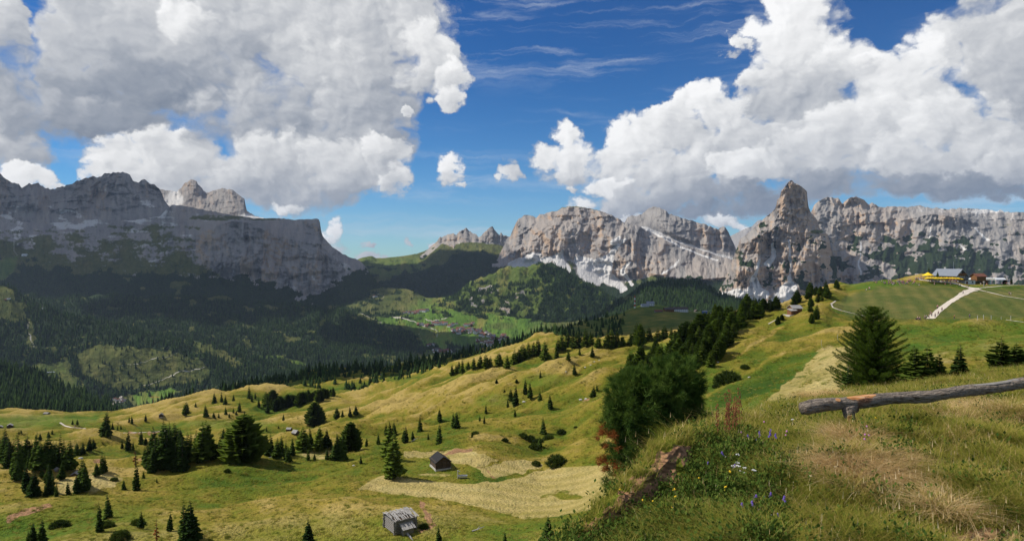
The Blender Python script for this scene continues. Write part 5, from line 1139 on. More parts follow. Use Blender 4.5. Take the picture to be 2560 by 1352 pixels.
# the dark wood on the ridge behind the yellow slope, and the foot of the lawn ridge
m = np.zeros_like(MEADOW['y']); S = MEADOW
m[(S['vv'] > 7.0) & (S['vv'] < 8.0) & (S['x'] > 560) & (S['x'] < 1420)] = 1
m *= sstep(560, 700, S['x']) > .2
p1, h1 = wood_points(S, 420, 10.5, g, m, .5, 99)
m2 = ((S['vv'] > 6.55) & (S['vv'] < 7.2) & (S['x'] > 640) & (S['x'] < 1120) & (fbm(S['x']/40, S['y']/16, 3) > .0)).astype(float)
p2, h2 = wood_points(S, 300, 6.5, g, m2, .5, 99)
m3 = ((S['vv'] > 6.6) & (S['vv'] < 7.6) & (S['x'] > 380) & (S['x'] < 640)).astype(float)
p3, h3 = wood_points(S, 160, 10, g, m3, .5, 99)
p4, h4 = wood_points(LAWN, 260, 9, g, ((LAWN['vv'] < 1.9) & (LAWN['x'] < 1560)).astype(float), .5, 99)
m5 = ((LAWN['vv'] > 2.9) & (LAWN['x'] > 1800)).astype(float)
p5, h5 = wood_points(LAWN, 400, 17, g, m5, .5, 99)
scatter('dark_forest', np.vstack([p1, p2, p3, p4, p5]), np.concatenate([h1, h2, h3, h4, h5]), 'dark wood along the ridge behind the yellow slope', 1.25)
# ================================================================== materials of built things
def wood_fn(c0, c1, sx=14.0):
    def fn(T):
        p = T.v('MULTIPLY', objco(T), (1.0, 1.0, sx*.35)); n = T.noise(p, 3.5, 5, .65); m = T.noise(objco(T), 1.1, 3)
        return T.mix(T.m('ADD', T.m('MULTIPLY', n, .8), T.m('MULTIPLY', m, .3)), c0, c1), T.bump(n, .04, .6)
    return fn
def flat_fn(c0, c1, sc=2.0):
    def fn(T):
        n = T.noise(objco(T), sc, 4, .6); return T.mix(n, c0, c1), None
    return fn
M_GREYWOOD = material('weathered_wood', wood_fn((.045, .038, .033), (.36, .335, .30)))
M_SHINGLE = material('silver_boards', wood_fn((.07, .065, .06), (.50, .475, .44)))
M_DARKWOOD = material('dark_wood', wood_fn((.030, .022, .016), (.12, .085, .06)))
M_BROWN = material('brown_planks', wood_fn((.10, .045, .020), (.26, .125, .055)))
M_BLACKROOF = material('black_roof', flat_fn((.012, .012, .013), (.042, .041, .042), 3.0))
M_GREYROOF = material('grey_sheet_roof', flat_fn((.16, .175, .20), (.24, .26, .29), .6), .5, .4)
M_STONE = material('pale_stone', flat_fn((.30, .28, .25), (.62, .59, .54), 4.0))
M_WHITEWALL = material('white_plaster', flat_fn((.62, .60, .56), (.80, .78, .74), .6))
M_REDROOF = material('brown_tiles', flat_fn((.10, .045, .032), (.24, .10, .07), .5))
M_DARKROOF = material('dark_tiles', flat_fn((.045, .038, .036), (.13, .105, .095), .5))
M_GLASS = material('window_glass', lambda T: ((.03, .04, .05), None), .15, .5)
M_YELLOW = material('yellow_canvas', lambda T: ((.84, .55, .03), None), .8)
M_METAL = material('galvanised_metal', lambda T: ((.52, .53, .55), None), .35, .5, Metallic=.6)
M_WHITE = material('white_paint', lambda T: ((.80, .80, .79), None), .35, .4)
M_RED = material('red_paint', lambda T: ((.55, .05, .03), None), .5)
M_ORANGE = material('orange_paint', lambda T: ((.75, .24, .03), None), .5)
M_BLUE = material('blue_paint', lambda T: ((.03, .12, .42), None), .5)
M_TYRE = material('tyre_rubber', lambda T: ((.02, .02, .02), None), .9)
def ocol(name, rough=.8):
    return material(name, lambda T: (T.n('ShaderNodeObjectInfo').outputs['Color'], None), rough)
M_CLOTH = ocol('cloth'); M_PAINT = ocol('car_paint', .3); M_SKIN = material('skin', lambda T: ((.50, .30, .22), None), .6); M_HAIR = material('hair', lambda T: ((.06, .035, .02), None), .7)
def path_fn(T):
    n = T.noise(pos(T), .8, 5, .65); m = T.noise(pos(T), .12, 3)
    return T.mix(T.m('ADD', T.m('MULTIPLY', n, .6), T.m('MULTIPLY', m, .4)), (.42, .35, .26), (.74, .66, .55)), T.bump(n, .2, .5)
M_PATH = material('gravel_path', path_fn)

# ------------------------------------------------------------------ paths on the meadows
def strip(name, pts, label, S=None, off=.10, mat=None):
    """pts: (x, y, half width in photo pixels); laid on the ground it crosses"""
    S = S or MEADOW; V = []; Fc = []
    P = []
    for a, b in zip(pts[:-1], pts[1:]):
        n = max(2, int(math.hypot(b[0]-a[0], b[1]-a[1])/2.5))
        for i in range(n): P.append([a[k] + (b[k]-a[k])*i/n for k in range(3)])
    P.append(list(pts[-1]))
    for i, (x, y, w) in enumerate(P):
        q = P[min(i+1, len(P)-1)]; o = P[max(i-1, 0)]
        c = hit(S, x, y); c2 = hit(S, q[0], q[1]); c1 = hit(S, o[0], o[1])
        d = (c2-c1); d.z = 0
        if d.length < 1e-6: d = Vector((1, 0, 0))
        s = d.cross(Vector((0, 0, 1))).normalized()*(w*c.y/F)
        w_ = 1 + .07*math.sin(i*.5) + .05*math.sin(i*1.3)
        for k in (-1, -.5, 0, .5, 1):
            p = c + s*k*w_
            gx = CX + p.x/p.y*F; gp = ground_at(S, gx, p.y)
            V.append((p.x, p.y, gp.z + off)); 
        if i:
            o_ = (i-1)*5
            for k in range(4): Fc.append((o_+k, o_+k+1, o_+k+6, o_+k+5))
    me = mesh_np(name, np.array(V), np.array(Fc), [mat or M_PATH]); o = link(name, me); tag(o, label, None, None, 'structure')
    return o
strip('path', [(2326,797,9),(2345,778,7.5),(2372,757,7),(2400,740,7.5),(2420,728,9),(2440,722,11)], 'pale gravel path climbing the hill to the inn')
strip('path', [(2440,722,10),(2415,717,7),(2390,709,5),(2370,705,6),(2330,703,4),(2305,700,4),(2295,698,2.5)], 'pale gravel path past the inn terrace')
strip('path', [(2425,722,6),(2460,719,3),(2500,715.5,2),(2530,713.5,1.6),(2590,712.5,1.6)], 'gravel path running right from the fork')
strip('path', [(2440,723,4),(2470,730,2.4),(2510,740,2.0),(2560,748,2.0),(2620,757,2)], 'earth path descending right from the fork')
strip('path', [(2090,752,1.0),(2078,760,1.9),(2082,769,1.9),(2105,777,1.6),(2135,784,1.6),(2170,792,1.2)], 'curving path at the left edge of the mown hill')
strip('path', [(2515,800,1.2),(2560,806,1.8),(2620,816,2)], 'short piece of path at the right below the hill')
strip('path', [(150,1056,2.4),(162,1064,2.0),(178,1068,1.5),(215,1071,.8)], 'short pale track on the bright left meadow')
strip('path', [(308,1082,.8),(340,1081,1.1),(390,1079,.9),(420,1076,.6)], 'thin pale track left of the central stand')
strip('path', [(1921,810,1.4),(1932,804,1.6),(1945,796,1.2)], 'short white track below the grey-roofed cabin')
strip('path', [(1722,774,1.0),(1740,780,1.2),(1765,786,1.2)], 'short track beside the sheds on the lawn ridge', LAWN, .3)

# ------------------------------------------------------------------ huts
def gable_hut(name, w, l, h, rise, wallm, roofm, over=.45, base=None, door=True, planks=0, thick=.12, windows=0):
    """w across the gable (x), l along the ridge (y), gable towards -y"""
    e = empty(name); m = MB()
    W, L = w/2, l/2
    m.add([(-W,-L,0),(W,-L,0),(W,-L,h),(0,-L,h+rise),(-W,-L,h),(-W,L,0),(W,L,0),(W,L,h),(0,L,h+rise),(-W,L,h)],
          [(0,1,2,3,4),(9,8,7,6,5),(0,5,6,1),(1,6,7,2),(4,9,5,0),(2,7,8,3),(3,8,9,4)])
    for k in range(int(h/.28)):
        z = .14 + .28*k
        for s in (-1, 1):
            m.tube([(-W-.18, s*(L+.02), z), (W+.18, s*(L+.02), z)], .13, 6); m.tube([(s*(W+.02), -L-.18, z+.12), (s*(W+.02), L+.18, z+.12)], .13, 6)
    m.build('wall', wallm, e)
    r = MB(); sl = rise/W
    for s in (-1, 1):
        n = planks or 1
        for k in range(n):
            y0 = -L-over + (l+2*over)*k/n; y1 = -L-over + (l+2*over)*(k+1)/n - (.03 if planks else 0)
            j = (random.random()-.5)*.05 if planks else 0; ex = over*(.8+.5*random.random()) if planks else over
            q = [(0, y0, h+rise+.05+j), (s*(W+ex), y0, h-ex*sl+.05+j), (s*(W+ex), y1, h-ex*sl+.05+j), (0, y1, h+rise+.05+j)]
            r.slab(q if s < 0 else q[::-1], thick)
    r.build('roof', roofm, e)
    if door: MB().box((W*.2, -L-.16, .95), (.9, .08, 1.8)).build('door', M_DARKWOOD, e)
    if base: MB().box((0, 0, -.35), (w+.5, l+.5, .9)).build('base', base, e)
    for k in range(windows):
        f = MB().box((-W + w*(k+.5)/windows, -L-.17, h*.62), (1.0, .06, 1.0)).build('window', M_GLASS, e)
    return e
def place(e, S, x, y, rz, label, cat, sc=1.0, group=None, sink=.1, p=None, wpx=None):
    p = p or hit(S, x, y)
    if wpx:
        xs = [v.co.x*math.cos(rz) - v.co.y*math.sin(rz) for c in e.children if c.type == 'MESH' for v in c.data.vertices]
        sc = wpx*p.y/F/(max(xs)-min(xs)); sink *= sc
    e.location = (p.x, p.y, p.z - sink); e.rotation_euler = (0, 0, rz); e.scale = (sc, sc, sc)
    return tag(e, label, cat, group)
place(gable_hut('hay_hut', 4.0, 4.9, 2.0, 1.35, M_DARKWOOD, M_BLACKROOF, .45, M_STONE), MEADOW, 1101, 1166, .42, 'black-roofed dark log hay hut standing in the cut field', 'hut', sink=-.15, wpx=62)
place(gable_hut('hay_hut', 4.6, 5.2, 1.5, 1.3, M_DARKWOOD, M_SHINGLE, .5, None, True, 9), MEADOW, 189, 1188, .32, 'dark hut with a silvery gabled roof beside a spruce group', 'hut', .95, wpx=26)
place(gable_hut('hay_hut', 4.4, 5.0, 1.9, 1.3, M_GREYWOOD, M_SHINGLE, .45, None, True, 8), MEADOW, 144, 1176, .9, 'hut with a pale silvery roof half hidden by a round spruce', 'hut', .95, wpx=21)
place(gable_hut('hay_hut', 5.2, 5.6, 3.0, 1.7, M_DARKWOOD, M_SHINGLE, .5, None, True, 8), MEADOW, 25, 1068, .5, 'dark hut with a light roof on the far left meadow', 'hut', .85, wpx=18)
place(gable_hut('hay_hut', 5.0, 5.5, 2.4, 1.7, M_DARKWOOD, M_SHINGLE, .5), MEADOW, 1, 1070, .5, 'hut cut by the left edge of the picture', 'hut', .8, wpx=15)
place(gable_hut('hay_hut', 6.5, 9.0, 2.2, 1.8, M_GREYWOOD, M_GREYWOOD, .5, M_STONE), MEADOW, 117, 1035, 1.35, 'low grey-brown barn at the edge of the dark left wood', 'barn', .75, wpx=16)
place(gable_hut('hay_hut', 4.4, 5.0, 3.0, 1.7, M_DARKWOOD, M_GREYWOOD, .5, M_STONE), MEADOW, 403, 1041, .35, 'small dark upright hut on the middle meadow', 'hut', 1.0, wpx=14)
place(gable_hut('hay_hut', 3.4, 3.6, 1.9, .9, M_DARKWOOD, M_SHINGLE, .3, None, True, 6), MEADOW, 723, 1076, 1.45, 'small grey barn with a pale roof left of the leaning barn', 'barn', .95, wpx=14)
place(gable_hut('hay_hut', 3.6, 4.4, 1.5, 1.7, M_DARKWOOD, M_SHINGLE, .4, None, True, 7), MEADOW, 739, 1084, 1.0, 'leaning barn with a steep pale roof on the slope', 'barn', 1.15, wpx=22)
place(gable_hut('hay_hut', 4.5, 7.5, 2.0, 1.2, M_DARKWOOD, M_GREYWOOD, .5, M_STONE), MEADOW, 951, 938, 1.4, 'low dark barn with a grey roof at the edge of the dark wood', 'barn', 1.0, wpx=12)
# grey-roofed cabin in two parts
cbn = empty('cabin'); a = MB()
def house_shell(m, c, w, l, h, rise, along='y'):
    W, L = w/2, l/2; cx, cy, cz = c
    pts = [(-W,-L,0),(W,-L,0),(W,-L,h),(0,-L,h+rise),(-W,-L,h),(-W,L,0),(W,L,0),(W,L,h),(0,L,h+rise),(-W,L,h)]
    if along == 'x': pts = [(y, -x, z) for x, y, z in pts]
    m.add([(x+cx, y+cy, z+cz) for x, y, z in pts], [(0,1,2,3,4),(9,8,7,6,5),(0,5,6,1),(1,6,7,2),(4,9,5,0),(2,7,8,3),(3,8,9,4)])
def roof_slabs(m, c, w, l, h, rise, over, t=.15, along='y'):
    W, L = w/2, l/2; sl = rise/W; cx, cy, cz = c
    for s in (-1, 1):
        q = [(0, -L-over, h+rise+.05), (s*(W+over), -L-over, h-over*sl+.05), (s*(W+over), L+over, h-over*sl+.05), (0, L+over, h+rise+.05)]
        if s > 0: q = q[::-1]
        if along == 'x': q = [(y, -x, z) for x, y, z in q]
        m.slab([(x+cx, y+cy, z+cz) for x, y, z in q], t)
house_shell(a, (2.0, 1.5, 0), 6.0, 7.0, 4.4, 1.8, 'x'); a.box((-2.6, -1.6, 1.5), (4.2, 4.4, 3.0)); a.build('wall', M_BROWN, cbn)
r = MB(); roof_slabs(r, (2.0, 1.5, 0), 6.0, 7.0, 4.4, 1.8, .6, .15, 'x'); r.slab([(-5.1,-4.2,2.7),(0,-4.2,2.9),(0,.4,4.1),(-5.1,.4,3.9)], .15); r.build('roof', M_SHINGLE, cbn)
MB().box((-2.4, -3.85, 1.2), (1.0, .1, 1.8)).build('door', M_DARKWOOD, cbn); MB().box((-1.5, -1, -.5), (10, 7.5, 1.1)).build('base', M_STONE, cbn)
place(cbn, MEADOW, 1984, 786, .25, 'brown two-part cabin with grey roofs among the upper pines', 'cabin', 1.05, sink=0, wpx=50)

# weathered log barn
barn = empty('log_barn'); rg = random.Random(9)
m = MB(); W, L, Hh = 1.9, 2.1, 2.2
for k in range(8):
    z = .1 + .29*k
    for s in (-1, 1):
        m.tube([(-W-.25-rg.random()*.12, s*L, z), (W+.25+rg.random()*.12, s*L, z + .02)], .118 + rg.random()*.02, 7, .15, rg)
        m.tube([(s*W, -L-.25-rg.random()*.12, z+.1), (s*W, L+.25+rg.random()*.12, z+.1)], .115 + rg.random()*.02, 7, .15, rg)
m.build('wall', M_GREYWOOD, barn); MB().box((0, 0, 1.15), (2*W-.12, 2*L-.12, 2.3)).build('gap_shade_box', M_DARKWOOD, barn)  # added dark box stands in for the shade in the gaps between logs
r = MB()
for row in range(4):
    for k in range(26):
        x = -W-.35 + (2*W+.7)*k/25 + rg.gauss(0, .05)
        y0 = -L-.35 + row*1.15 + rg.gauss(0, .12); y1 = y0 + 1.3 + rg.gauss(0, .15)
        if row == 0 and rg.random() < .38: continue
        zf = lambda y: 2.42 + .42*(1-abs(y)/(L+.35)) + rg.gauss(0, .035)
        w = .055 + .03*rg.random(); sk = rg.gauss(0, .10)
        r.slab([(x-w, y0, zf(y0)), (x+w, y0, zf(y0)), (x+w+sk, y1, zf(y1)+.03), (x-w+sk, y1, zf(y1)+.03)], .035)
r.build('roof', M_SHINGLE, barn)
pm = MB()
for k in range(9):
    x = -.95 + .22*k
    pm.box((x, -L-1.25, .55 + rg.random()*.05), (.2, .05, 1.2))
for s in (-1, 1):
    for k in range(5): pm.box((s*.98, -L-.15-.24*k, .6), (.05, .22, 1.25))
pc = pm.build('porch', M_GREYWOOD, barn)
pr = MB()
for k in range(11):
    x = -1.15 + .225*k + rg.gauss(0, .02); w = .10
    pr.slab([(x-w, -L-1.55-rg.random()*.2, 1.12), (x+w, -L-1.55-rg.random()*.2, 1.12), (x+w, -L-.1, 1.72), (x-w, -L-.1, 1.72)], .035)
pr.build('roof', M_SHINGLE, pc)
place(barn, MEADOW, 1000, 1316, .62, 'weathered grey log barn with broken roof boards and a small porch', 'barn', 1.12, sink=.25, wpx=96)
lg = MB().tube([(0, 0, 0), (.5, -.7, -.15), (.9, -1.2, -.4)], [.16, .12, .07], 7, .2).build('fallen_log', M_SHINGLE)
place(lg, MEADOW, 1018, 1335, 0, 'bleached broken log lying below the log barn porch', 'log', sink=-.12)
for x, y, rz, l, lb in [(1027,1104,.9,2.6,'thin bleached log standing askew behind the hay field'),(1180,1328,.2,1.6,'pale broken branches at the bottom edge'),(672,1144,.1,2.0,'pale dead branches at the foot of the big round larch')]:
    o = MB().tube([(0, 0, .05), (l*.5, 0, .25), (l, .1, .5)], [.09, .07, .03], 6, .2).tube([(l*.4, 0, .2), (l*.7, .5, .5)], [.05, .02], 5).build('fallen_log', M_SHINGLE)
    place(o, MEADOW, x, y, rz, lb, 'log', sink=0)
tr = empty('water_trough'); MB().box((0, 0, .22), (1.3, .5, .12)).box((0, -.25, .32), (1.3, .06, .3)).box((0, .25, .32), (1.3, .06, .3)).box((-.65, 0, .32), (.06, .5, .3)).box((.65, 0, .32), (.06, .5, .3)).build('basin', M_METAL, tr)
MB().tube([(-.75, 0, 0), (-.75, 0, 1.25)], .10, 8).tube([(-.75, 0, 1.1), (-.4, 0, 1.1)], .04, 6).build('standpipe', M_METAL, tr)
place(tr, MEADOW, 1157, 1195, .1, 'small metal water trough with a standpipe on the hay field', 'trough', 1.2, sink=0)
# stones on the slope
def stone(seed):
    g = np.random.default_rng(seed); th = np.linspace(0, np.pi, 9)[:, None]; ph = np.linspace(0, 2*np.pi, 13)[None, :]
    r_ = 1 + .35*fbm(np.cos(ph)*np.sin(th)*1.3 + seed, np.sin(ph)*np.sin(th)*1.3 + np.cos(th), 3); r_[:, -1] = r_[:, 0]
    return mesh_np('stone', np.stack([(r_*np.sin(th)*np.cos(ph)).ravel(), (r_*np.sin(th)*np.sin(ph)*.7).ravel(), (r_*np.cos(th)*.5 + 0*ph).ravel()], 1), grid_faces(9, 13), [M_STONE], False)
ST = [stone(i) for i in range(3)]
for x, y, w, lb in [(1310,1004,9,'flat white stone beside the group of five spruces'),(1486,904,5,'small white stone under the broad crest spruce'),(1498,900,5,'small white stone right of another under the broad crest spruce'),(1477,912,5,'small pale stone lower on the crest'),(1463,918,6,'oblong pale stone below the crest'),(1415,929,5,'pale stone beside the stout slope spruce'),(1452,999,10,'low pale rock slab on the slope'),(1465,997,10,'low pale rock slab right of another on the slope'),(884,1163,7,'pale stone on the crest left of the hay field'),(202,1145,12,'pale flat stone heap above the gabled hut'),(1873,943,9,'pale stone on the right-hand slope'),(1592,880,5,'small stone high on the yellow slope'),(1795,905,6,'dark stone on the right-hand slope')]:
    p = hit(MEADOW, x, y); s = w*p.y/F*.5; o = link('boulder', ST[random.randrange(3)]); o.location = p; o.scale = (s, s, s); o.rotation_euler = (0, 0, random.random()*6); tag(o, lb, 'boulder')

# ------------------------------------------------------------------ the inn, tent, lift station
inn = empty('mountain_inn'); m = MB(); house_shell(m, (0, 0, 0), 13, 12, 3.4, 3.6); m.build('wall', M_BROWN, inn)
rf = MB(); roof_slabs(rf, (0, 0, 0), 13, 12, 3.4, 3.6, 1.3, .3); ro = rf.build('roof', M_GREYROOF, inn)
MB().box((2.2, 3.5, 7.2), (.9, .9, 1.6)).build('chimney', M_STONE, inn)
MB().tube([(0.5, -2, 6.5), (.5, -2, 11.5)], .07, 5).build('flagpole', M_METAL, inn)
for k in range(5):
    f = MB().box((-4.8+2.4*k, -6.06, 1.9), (1.5, .08, 1.4)).build('window', M_WHITE, inn); MB().box((-4.8+2.4*k, -6.12, 1.9), (1.2, .06, 1.1)).build('pane', M_GLASS, f)
for k in range(3):
    f = MB().box((-2.0+2.0*k, -6.06, 4.6), (1.2, .08, 1.5)).build('window', M_WHITE, inn); MB().box((-2.0+2.0*k, -6.12, 4.6), (.95, .06, 1.2)).build('pane', M_GLASS, f)
b = MB().box((0, -6.7, 3.5), (10.5, 1.2, .15)).box((0, -7.25, 4.0), (10.5, .1, .9)).build('balcony', M_BROWN, inn)
p = hit(MEADOW, 2374, 702); p = ground_at(MEADOW, 2374, p.y+16); p.z = (HY-700)/F*p.y
place(inn, MEADOW, 0, 0, .58, 'brown timber mountain inn with a big grey gabled roof', 'inn', 1.0, sink=.1, p=p)
an = empty('annexe'); MB().box((0, 0, 1.5), (9, 6, 3.0)).build('wall', M_WHITEWALL, an); MB().box((0, 0, 3.15), (10, 7, .3)).build('roof', M_DARKROOF, an)
MB().box((2.2, -3.05, 1.6), (1.2, .08, 1.3)).build('window', M_GLASS, an); MB().box((-2.6, -3.05, 1.2), (1.6, .08, 2.2)).build('door', M_BROWN, an)
place(an, MEADOW, 2417, 700, .15, 'low flat-roofed annexe between the inn and the lift station', 'building', .8, sink=.1)
ls = empty('lift_station'); m = MB()
prof = [(.0, 2.2), (.5, 3.0), (1.6, 3.4), (3.6, 3.4), (4.6, 2.9), (5.0, 2.2)]
vs = [(x, y-2.5, z+1.2) for x in (-11, 11) for y, z in prof]; n = len(prof)
m.add(vs, [(i, i+1, n+i+1, n+i) for i in range(n-1)] + [tuple(range(n-1, -1, -1)), tuple(range(n, 2*n)), (0, n, 2*n-1, n-1)]); m.build('canopy', M_WHITE, ls)
MB().box((-3.5, -2.62, 4.1), (14, .06, .35)).build('stripe', M_YELLOW, ls)
MB().box((-5.5, 0, 1.7), (9.5, 4.2, 3.4)).build('cabin', M_BROWN, ls); MB().box((-7.5, -2.15, 2.0), (4.2, .1, 1.3)).build('window', M_GLASS, ls)
MB().box((1.5, 0, 1.7), (1.0, 2.0, 3.4)).box((9.5, 0, 1.7), (.6, .8, 3.4)).build('pillar', M_METAL, ls)
place(ls, MEADOW, 2468, 701, -.05, 'chairlift station under a long white rounded canopy', 'lift station', .92, sink=.1)
hr = empty('chalet'); m = MB(); house_shell(m, (0, 0, 0), 8, 10, 5.0, 2.6, 'x'); m.build('wall', M_BROWN, hr); r = MB(); roof_slabs(r, (0, 0, 0), 8, 10, 5.0, 2.6, .9, .25, 'x'); r.build('roof', M_REDROOF, hr)
p = hit(MEADOW, 2450, 702); p = ground_at(MEADOW, 2446, p.y+14); p.z = (HY-702)/F*p.y; place(hr, MEADOW, 0, 0, .1, 'brown-roofed chalet behind the lift station', 'chalet', .62, sink=0, p=p)
tent = empty('pagoda_tent'); m = MB()
for i in range(8):
    a, b2 = 6.283*i/8, 6.283*(i+1)/8
    m.add([(0, 0, 4.3), (1.2*math.cos(a), 1.2*math.sin(a), 3.5), (1.2*math.cos(b2), 1.2*math.sin(b2), 3.5), (3.1*math.cos(a), 3.1*math.sin(a), 2.5), (3.1*math.cos(b2), 3.1*math.sin(b2), 2.5), (3.1*math.cos(a), 3.1*math.sin(a), 2.1), (3.1*math.cos(b2), 3.1*math.sin(b2), 2.1)], [(0,1,2),(1,3,4,2),(3,5,6,4)])
m.build('canopy', M_YELLOW, tent)
for i in range(0, 8, 2): MB().tube([(2.9*math.cos(.4+6.283*i/8), 2.9*math.sin(.4+6.283*i/8), -.2), (2.9*math.cos(.4+6.283*i/8), 2.9*math.sin(.4+6.283*i/8), 2.4)], .06, 5).build('pole', M_METAL, tent)
place(tent, MEADOW, 2320, 698, 0, 'yellow pagoda tent left of the inn', 'tent', .95, sink=0)
par = empty('parasol'); m = MB()
for i in range(8):
    a, b2 = 6.283*i/8, 6.283*(i+1)/8
    m.add([(0, 0, 2.75), (1.55*math.cos(a), 1.55*math.sin(a), 2.25), (1.55*math.cos(b2), 1.55*math.sin(b2), 2.25), (1.55*math.cos(a), 1.55*math.sin(a), 2.0), (1.55*math.cos(b2), 1.55*math.sin(b2), 2.0)], [(0,1,2),(1,3,4,2)])
m.build('canopy', M_YELLOW, par); MB().tube([(0, 0, 0), (0, 0, 2.7)], .04, 6).build('pole', M_METAL, par)
for i in range(13):
    e = par if i == 0 else dup(par)
    p = hit(MEADOW, 2319+i*6.9, 705.2 - (i % 2)*.3)
    e.location = p; tag(e, 'yellow parasol in the row shading the terrace of the inn', 'parasol', 'parasols on the terrace')
tb = MB()
for k in range(34): tb.tube([(-12+.74*k, 0, 0), (-12+.74*k, 0, 1.0)], .04, 4)
tb.tube([(-12, 0, 1.0), (12.4, 0, 1.0)], .05, 5).tube([(-12, 0, .5), (12.4, 0, .5)], .03, 5)
o = tb.build('terrace_railing', M_DARKWOOD); p = hit(MEADOW, 2362, 705.5); o.location = p; tag(o, 'dark wooden railing along the terrace of the inn', 'railing')
o = MB().tube([(0, 0, 0), (0, .1, 1.2), (0, 0, 2.4)], [.45, .4, .5], 9, .2).tube([(0, 0, 2.2), (.1, 0, 3.1)], [.75, .6], 10, .25).build('wooden_sculpture', M_GREYWOOD); place(o, MEADOW, 2460, 715, 0, 'grey round-topped sculpture standing on the grass below the lift station', 'sculpture', .9, sink=0)
for i, (x, y) in enumerate([(2444,800),(2459,798.5),(2478,798.5),(2503,799),(2527,799)]):
    o = MB().tube([(0, 0, -.1), (0, 0, 1.0)], .06, 6).build('fence_post', M_STONE); place(o, MEADOW, x, y, 0, 'thin pale fence post in the row at the foot of the mown hill', 'post', 1.0, 'fence posts below the mown hill', 0)
for x, lb in ((2064, 'pale bent hoop standing in the slope grass, left of two'), (2104, 'pale bent hoop standing in the slope grass, right of two')):
    pts = [(1.5*math.sin(t)*-1, 0, 2.2 - 2.2*math.cos(t)) for t in [i*math.pi/9 for i in range(1, 7)]]
    o = MB().tube([(0, 0, 0)] + pts, .05, 6).build('bent_hoop', M_METAL); p = hit(MEADOW, x, 873 if x < 2090 else 858); o.location = p; o.scale = (.6, .6, .6); tag(o, lb, 'hoop')

# ------------------------------------------------------------------ people
def skin_mesh(name, verts, edges, rad, mat, sub=1):
    me = bpy.data.meshes.new(name); me.from_pydata(verts, edges, []); o = bpy.data.objects.new(name, me); COL.objects.link(o)
    md = o.modifiers.new('s', 'SKIN'); 
    for i, r_ in enumerate(rad): me.skin_vertices[0].data[i].radius = (r_, r_)
    me.skin_vertices[0].data[0].use_root = True
    o.modifiers.new('d', 'SUBSURF').levels = sub
    dg = bpy.context.evaluated_depsgraph_get(); ev = o.evaluated_get(dg); out = bpy.data.meshes.new_from_object(ev); out.name = name
    bpy.data.objects.remove(o); out.materials.clear(); out.materials.append(mat)
    for p in out.polygons: p.use_smooth = True
    return out
def body(pose):
    if pose == 'stand': kn, ft = [(-.10,-.06,.50),(.10,.10,.50)], [(-.10,.06,.06),(.11,.22,.08)]; hip = .92
    elif pose == 'walk': kn, ft = [(-.10,-.20,.52),(.10,.14,.50)], [(-.11,-.26,.06),(.11,.36,.12)]; hip = .92
    else: kn, ft = [(-.12,-.42,.42),(.13,-.40,.36)], [(-.12,-.62,.05),(.14,-.68,.05)]; hip = .14
    z = hip
    V = [(0,0,z),(0,0,z+.22),(0,.01,z+.46),(0,0,z+.56),(0,-.01,z+.63),(0,-.03,z+.74),(0,-.02,z+.83)]; E = [(0,1),(1,2),(2,3),(3,4),(4,5),(5,6)]; Rr = [.15,.135,.17,.07,.06,.105,.075]
    ix = {}
    for s, (k, f) in enumerate(zip(kn, ft)):
        b = len(V); V += [(k[0]*.9, k[1]*.1, z-.06), k, (f[0], f[1], f[2]+.04), (f[0], f[1]-.16, f[2]-.01)]; E += [(0,b),(b,b+1),(b+1,b+2),(b+2,b+3)]; Rr += [.095,.065,.045,.04]
    for s in (-1, 1):
        b = len(V); V += [(s*.19, 0, z+.46), (s*.25, .04, z+.18), (s*.24, -.12, z-.04), (s*.23, -.18, z-.12)]; E += [(2,b),(b,b+1),(b+1,b+2),(b+2,b+3)]; Rr += [.06,.048,.036,.04]
    return V, E, Rr, z
def make_person(pose):
    V, E, Rr, z = body(pose); e = empty('person')
    link('body', skin_mesh('body', V, E, Rr, M_SKIN), e)
    sv = [0,1,2,15,16,19,20]; mp = {v: i for i, v in enumerate(sv)}
    o = link('shirt', skin_mesh('shirt', [V[i] if i != 0 else (0,0,z+.04) for i in sv], [(mp[a], mp[b]) for a, b in E if a in mp and b in mp], [Rr[i]*1.16 for i in sv], M_CLOTH), e)
    tv = [0,7,8,9,11,12,13]; mp = {v: i for i, v in enumerate(tv)}
    link('trousers', skin_mesh('trousers', [V[i] for i in tv], [(mp[a], mp[b]) for a, b in E if a in mp and b in mp], [Rr[i]*1.15 for i in tv], M_CLOTH), e)
    link('hair', skin_mesh('hair', [(0, .01, z+.74), (0, .02, z+.84), (0, -.03, z+.88)], [(0,1),(1,2)], [.10,.10,.07], M_HAIR), e)
    return e
PERS = {p: make_person(p) for p in ('stand', 'walk', 'sit')}; used = set()
SHIRTS = [('red', (.55,.04,.04)), ('white', (.75,.75,.74)), ('dark', (.03,.03,.05)), ('pink', (.62,.22,.30)), ('blue', (.05,.12,.40)), ('orange', (.70,.20,.05)), ('grey', (.25,.25,.27)), ('purple', (.22,.06,.30))]
def person(pose, x, y, label, group=None, shirt=None, rz=None, S=None):
    p = hit(S or MEADOW, x, y)
    e = PERS[pose] if pose not in used else dup(PERS[pose]); used.add(pose)
    e.location = (p.x, p.y, p.z - .02); e.rotation_euler = (0, 0, random.random()*6.28 if rz is None else rz)
    s = shirt if shirt is not None else random.randrange(len(SHIRTS)); pc = random.choice([(.03,.03,.04), (.06,.08,.16), (.25,.22,.18), (.10,.10,.11)])
    for c in e.children:
        c.color = tuple(SHIRTS[s][1]) + (1,) if c.name.startswith('shirt') else tuple(pc) + (1,)
    for k in ('label', 'group'):
        if k in e: del e[k]
    tag(e, label.replace('%C', SHIRTS[s][0]), 'person', group)
rp = random.Random(31)
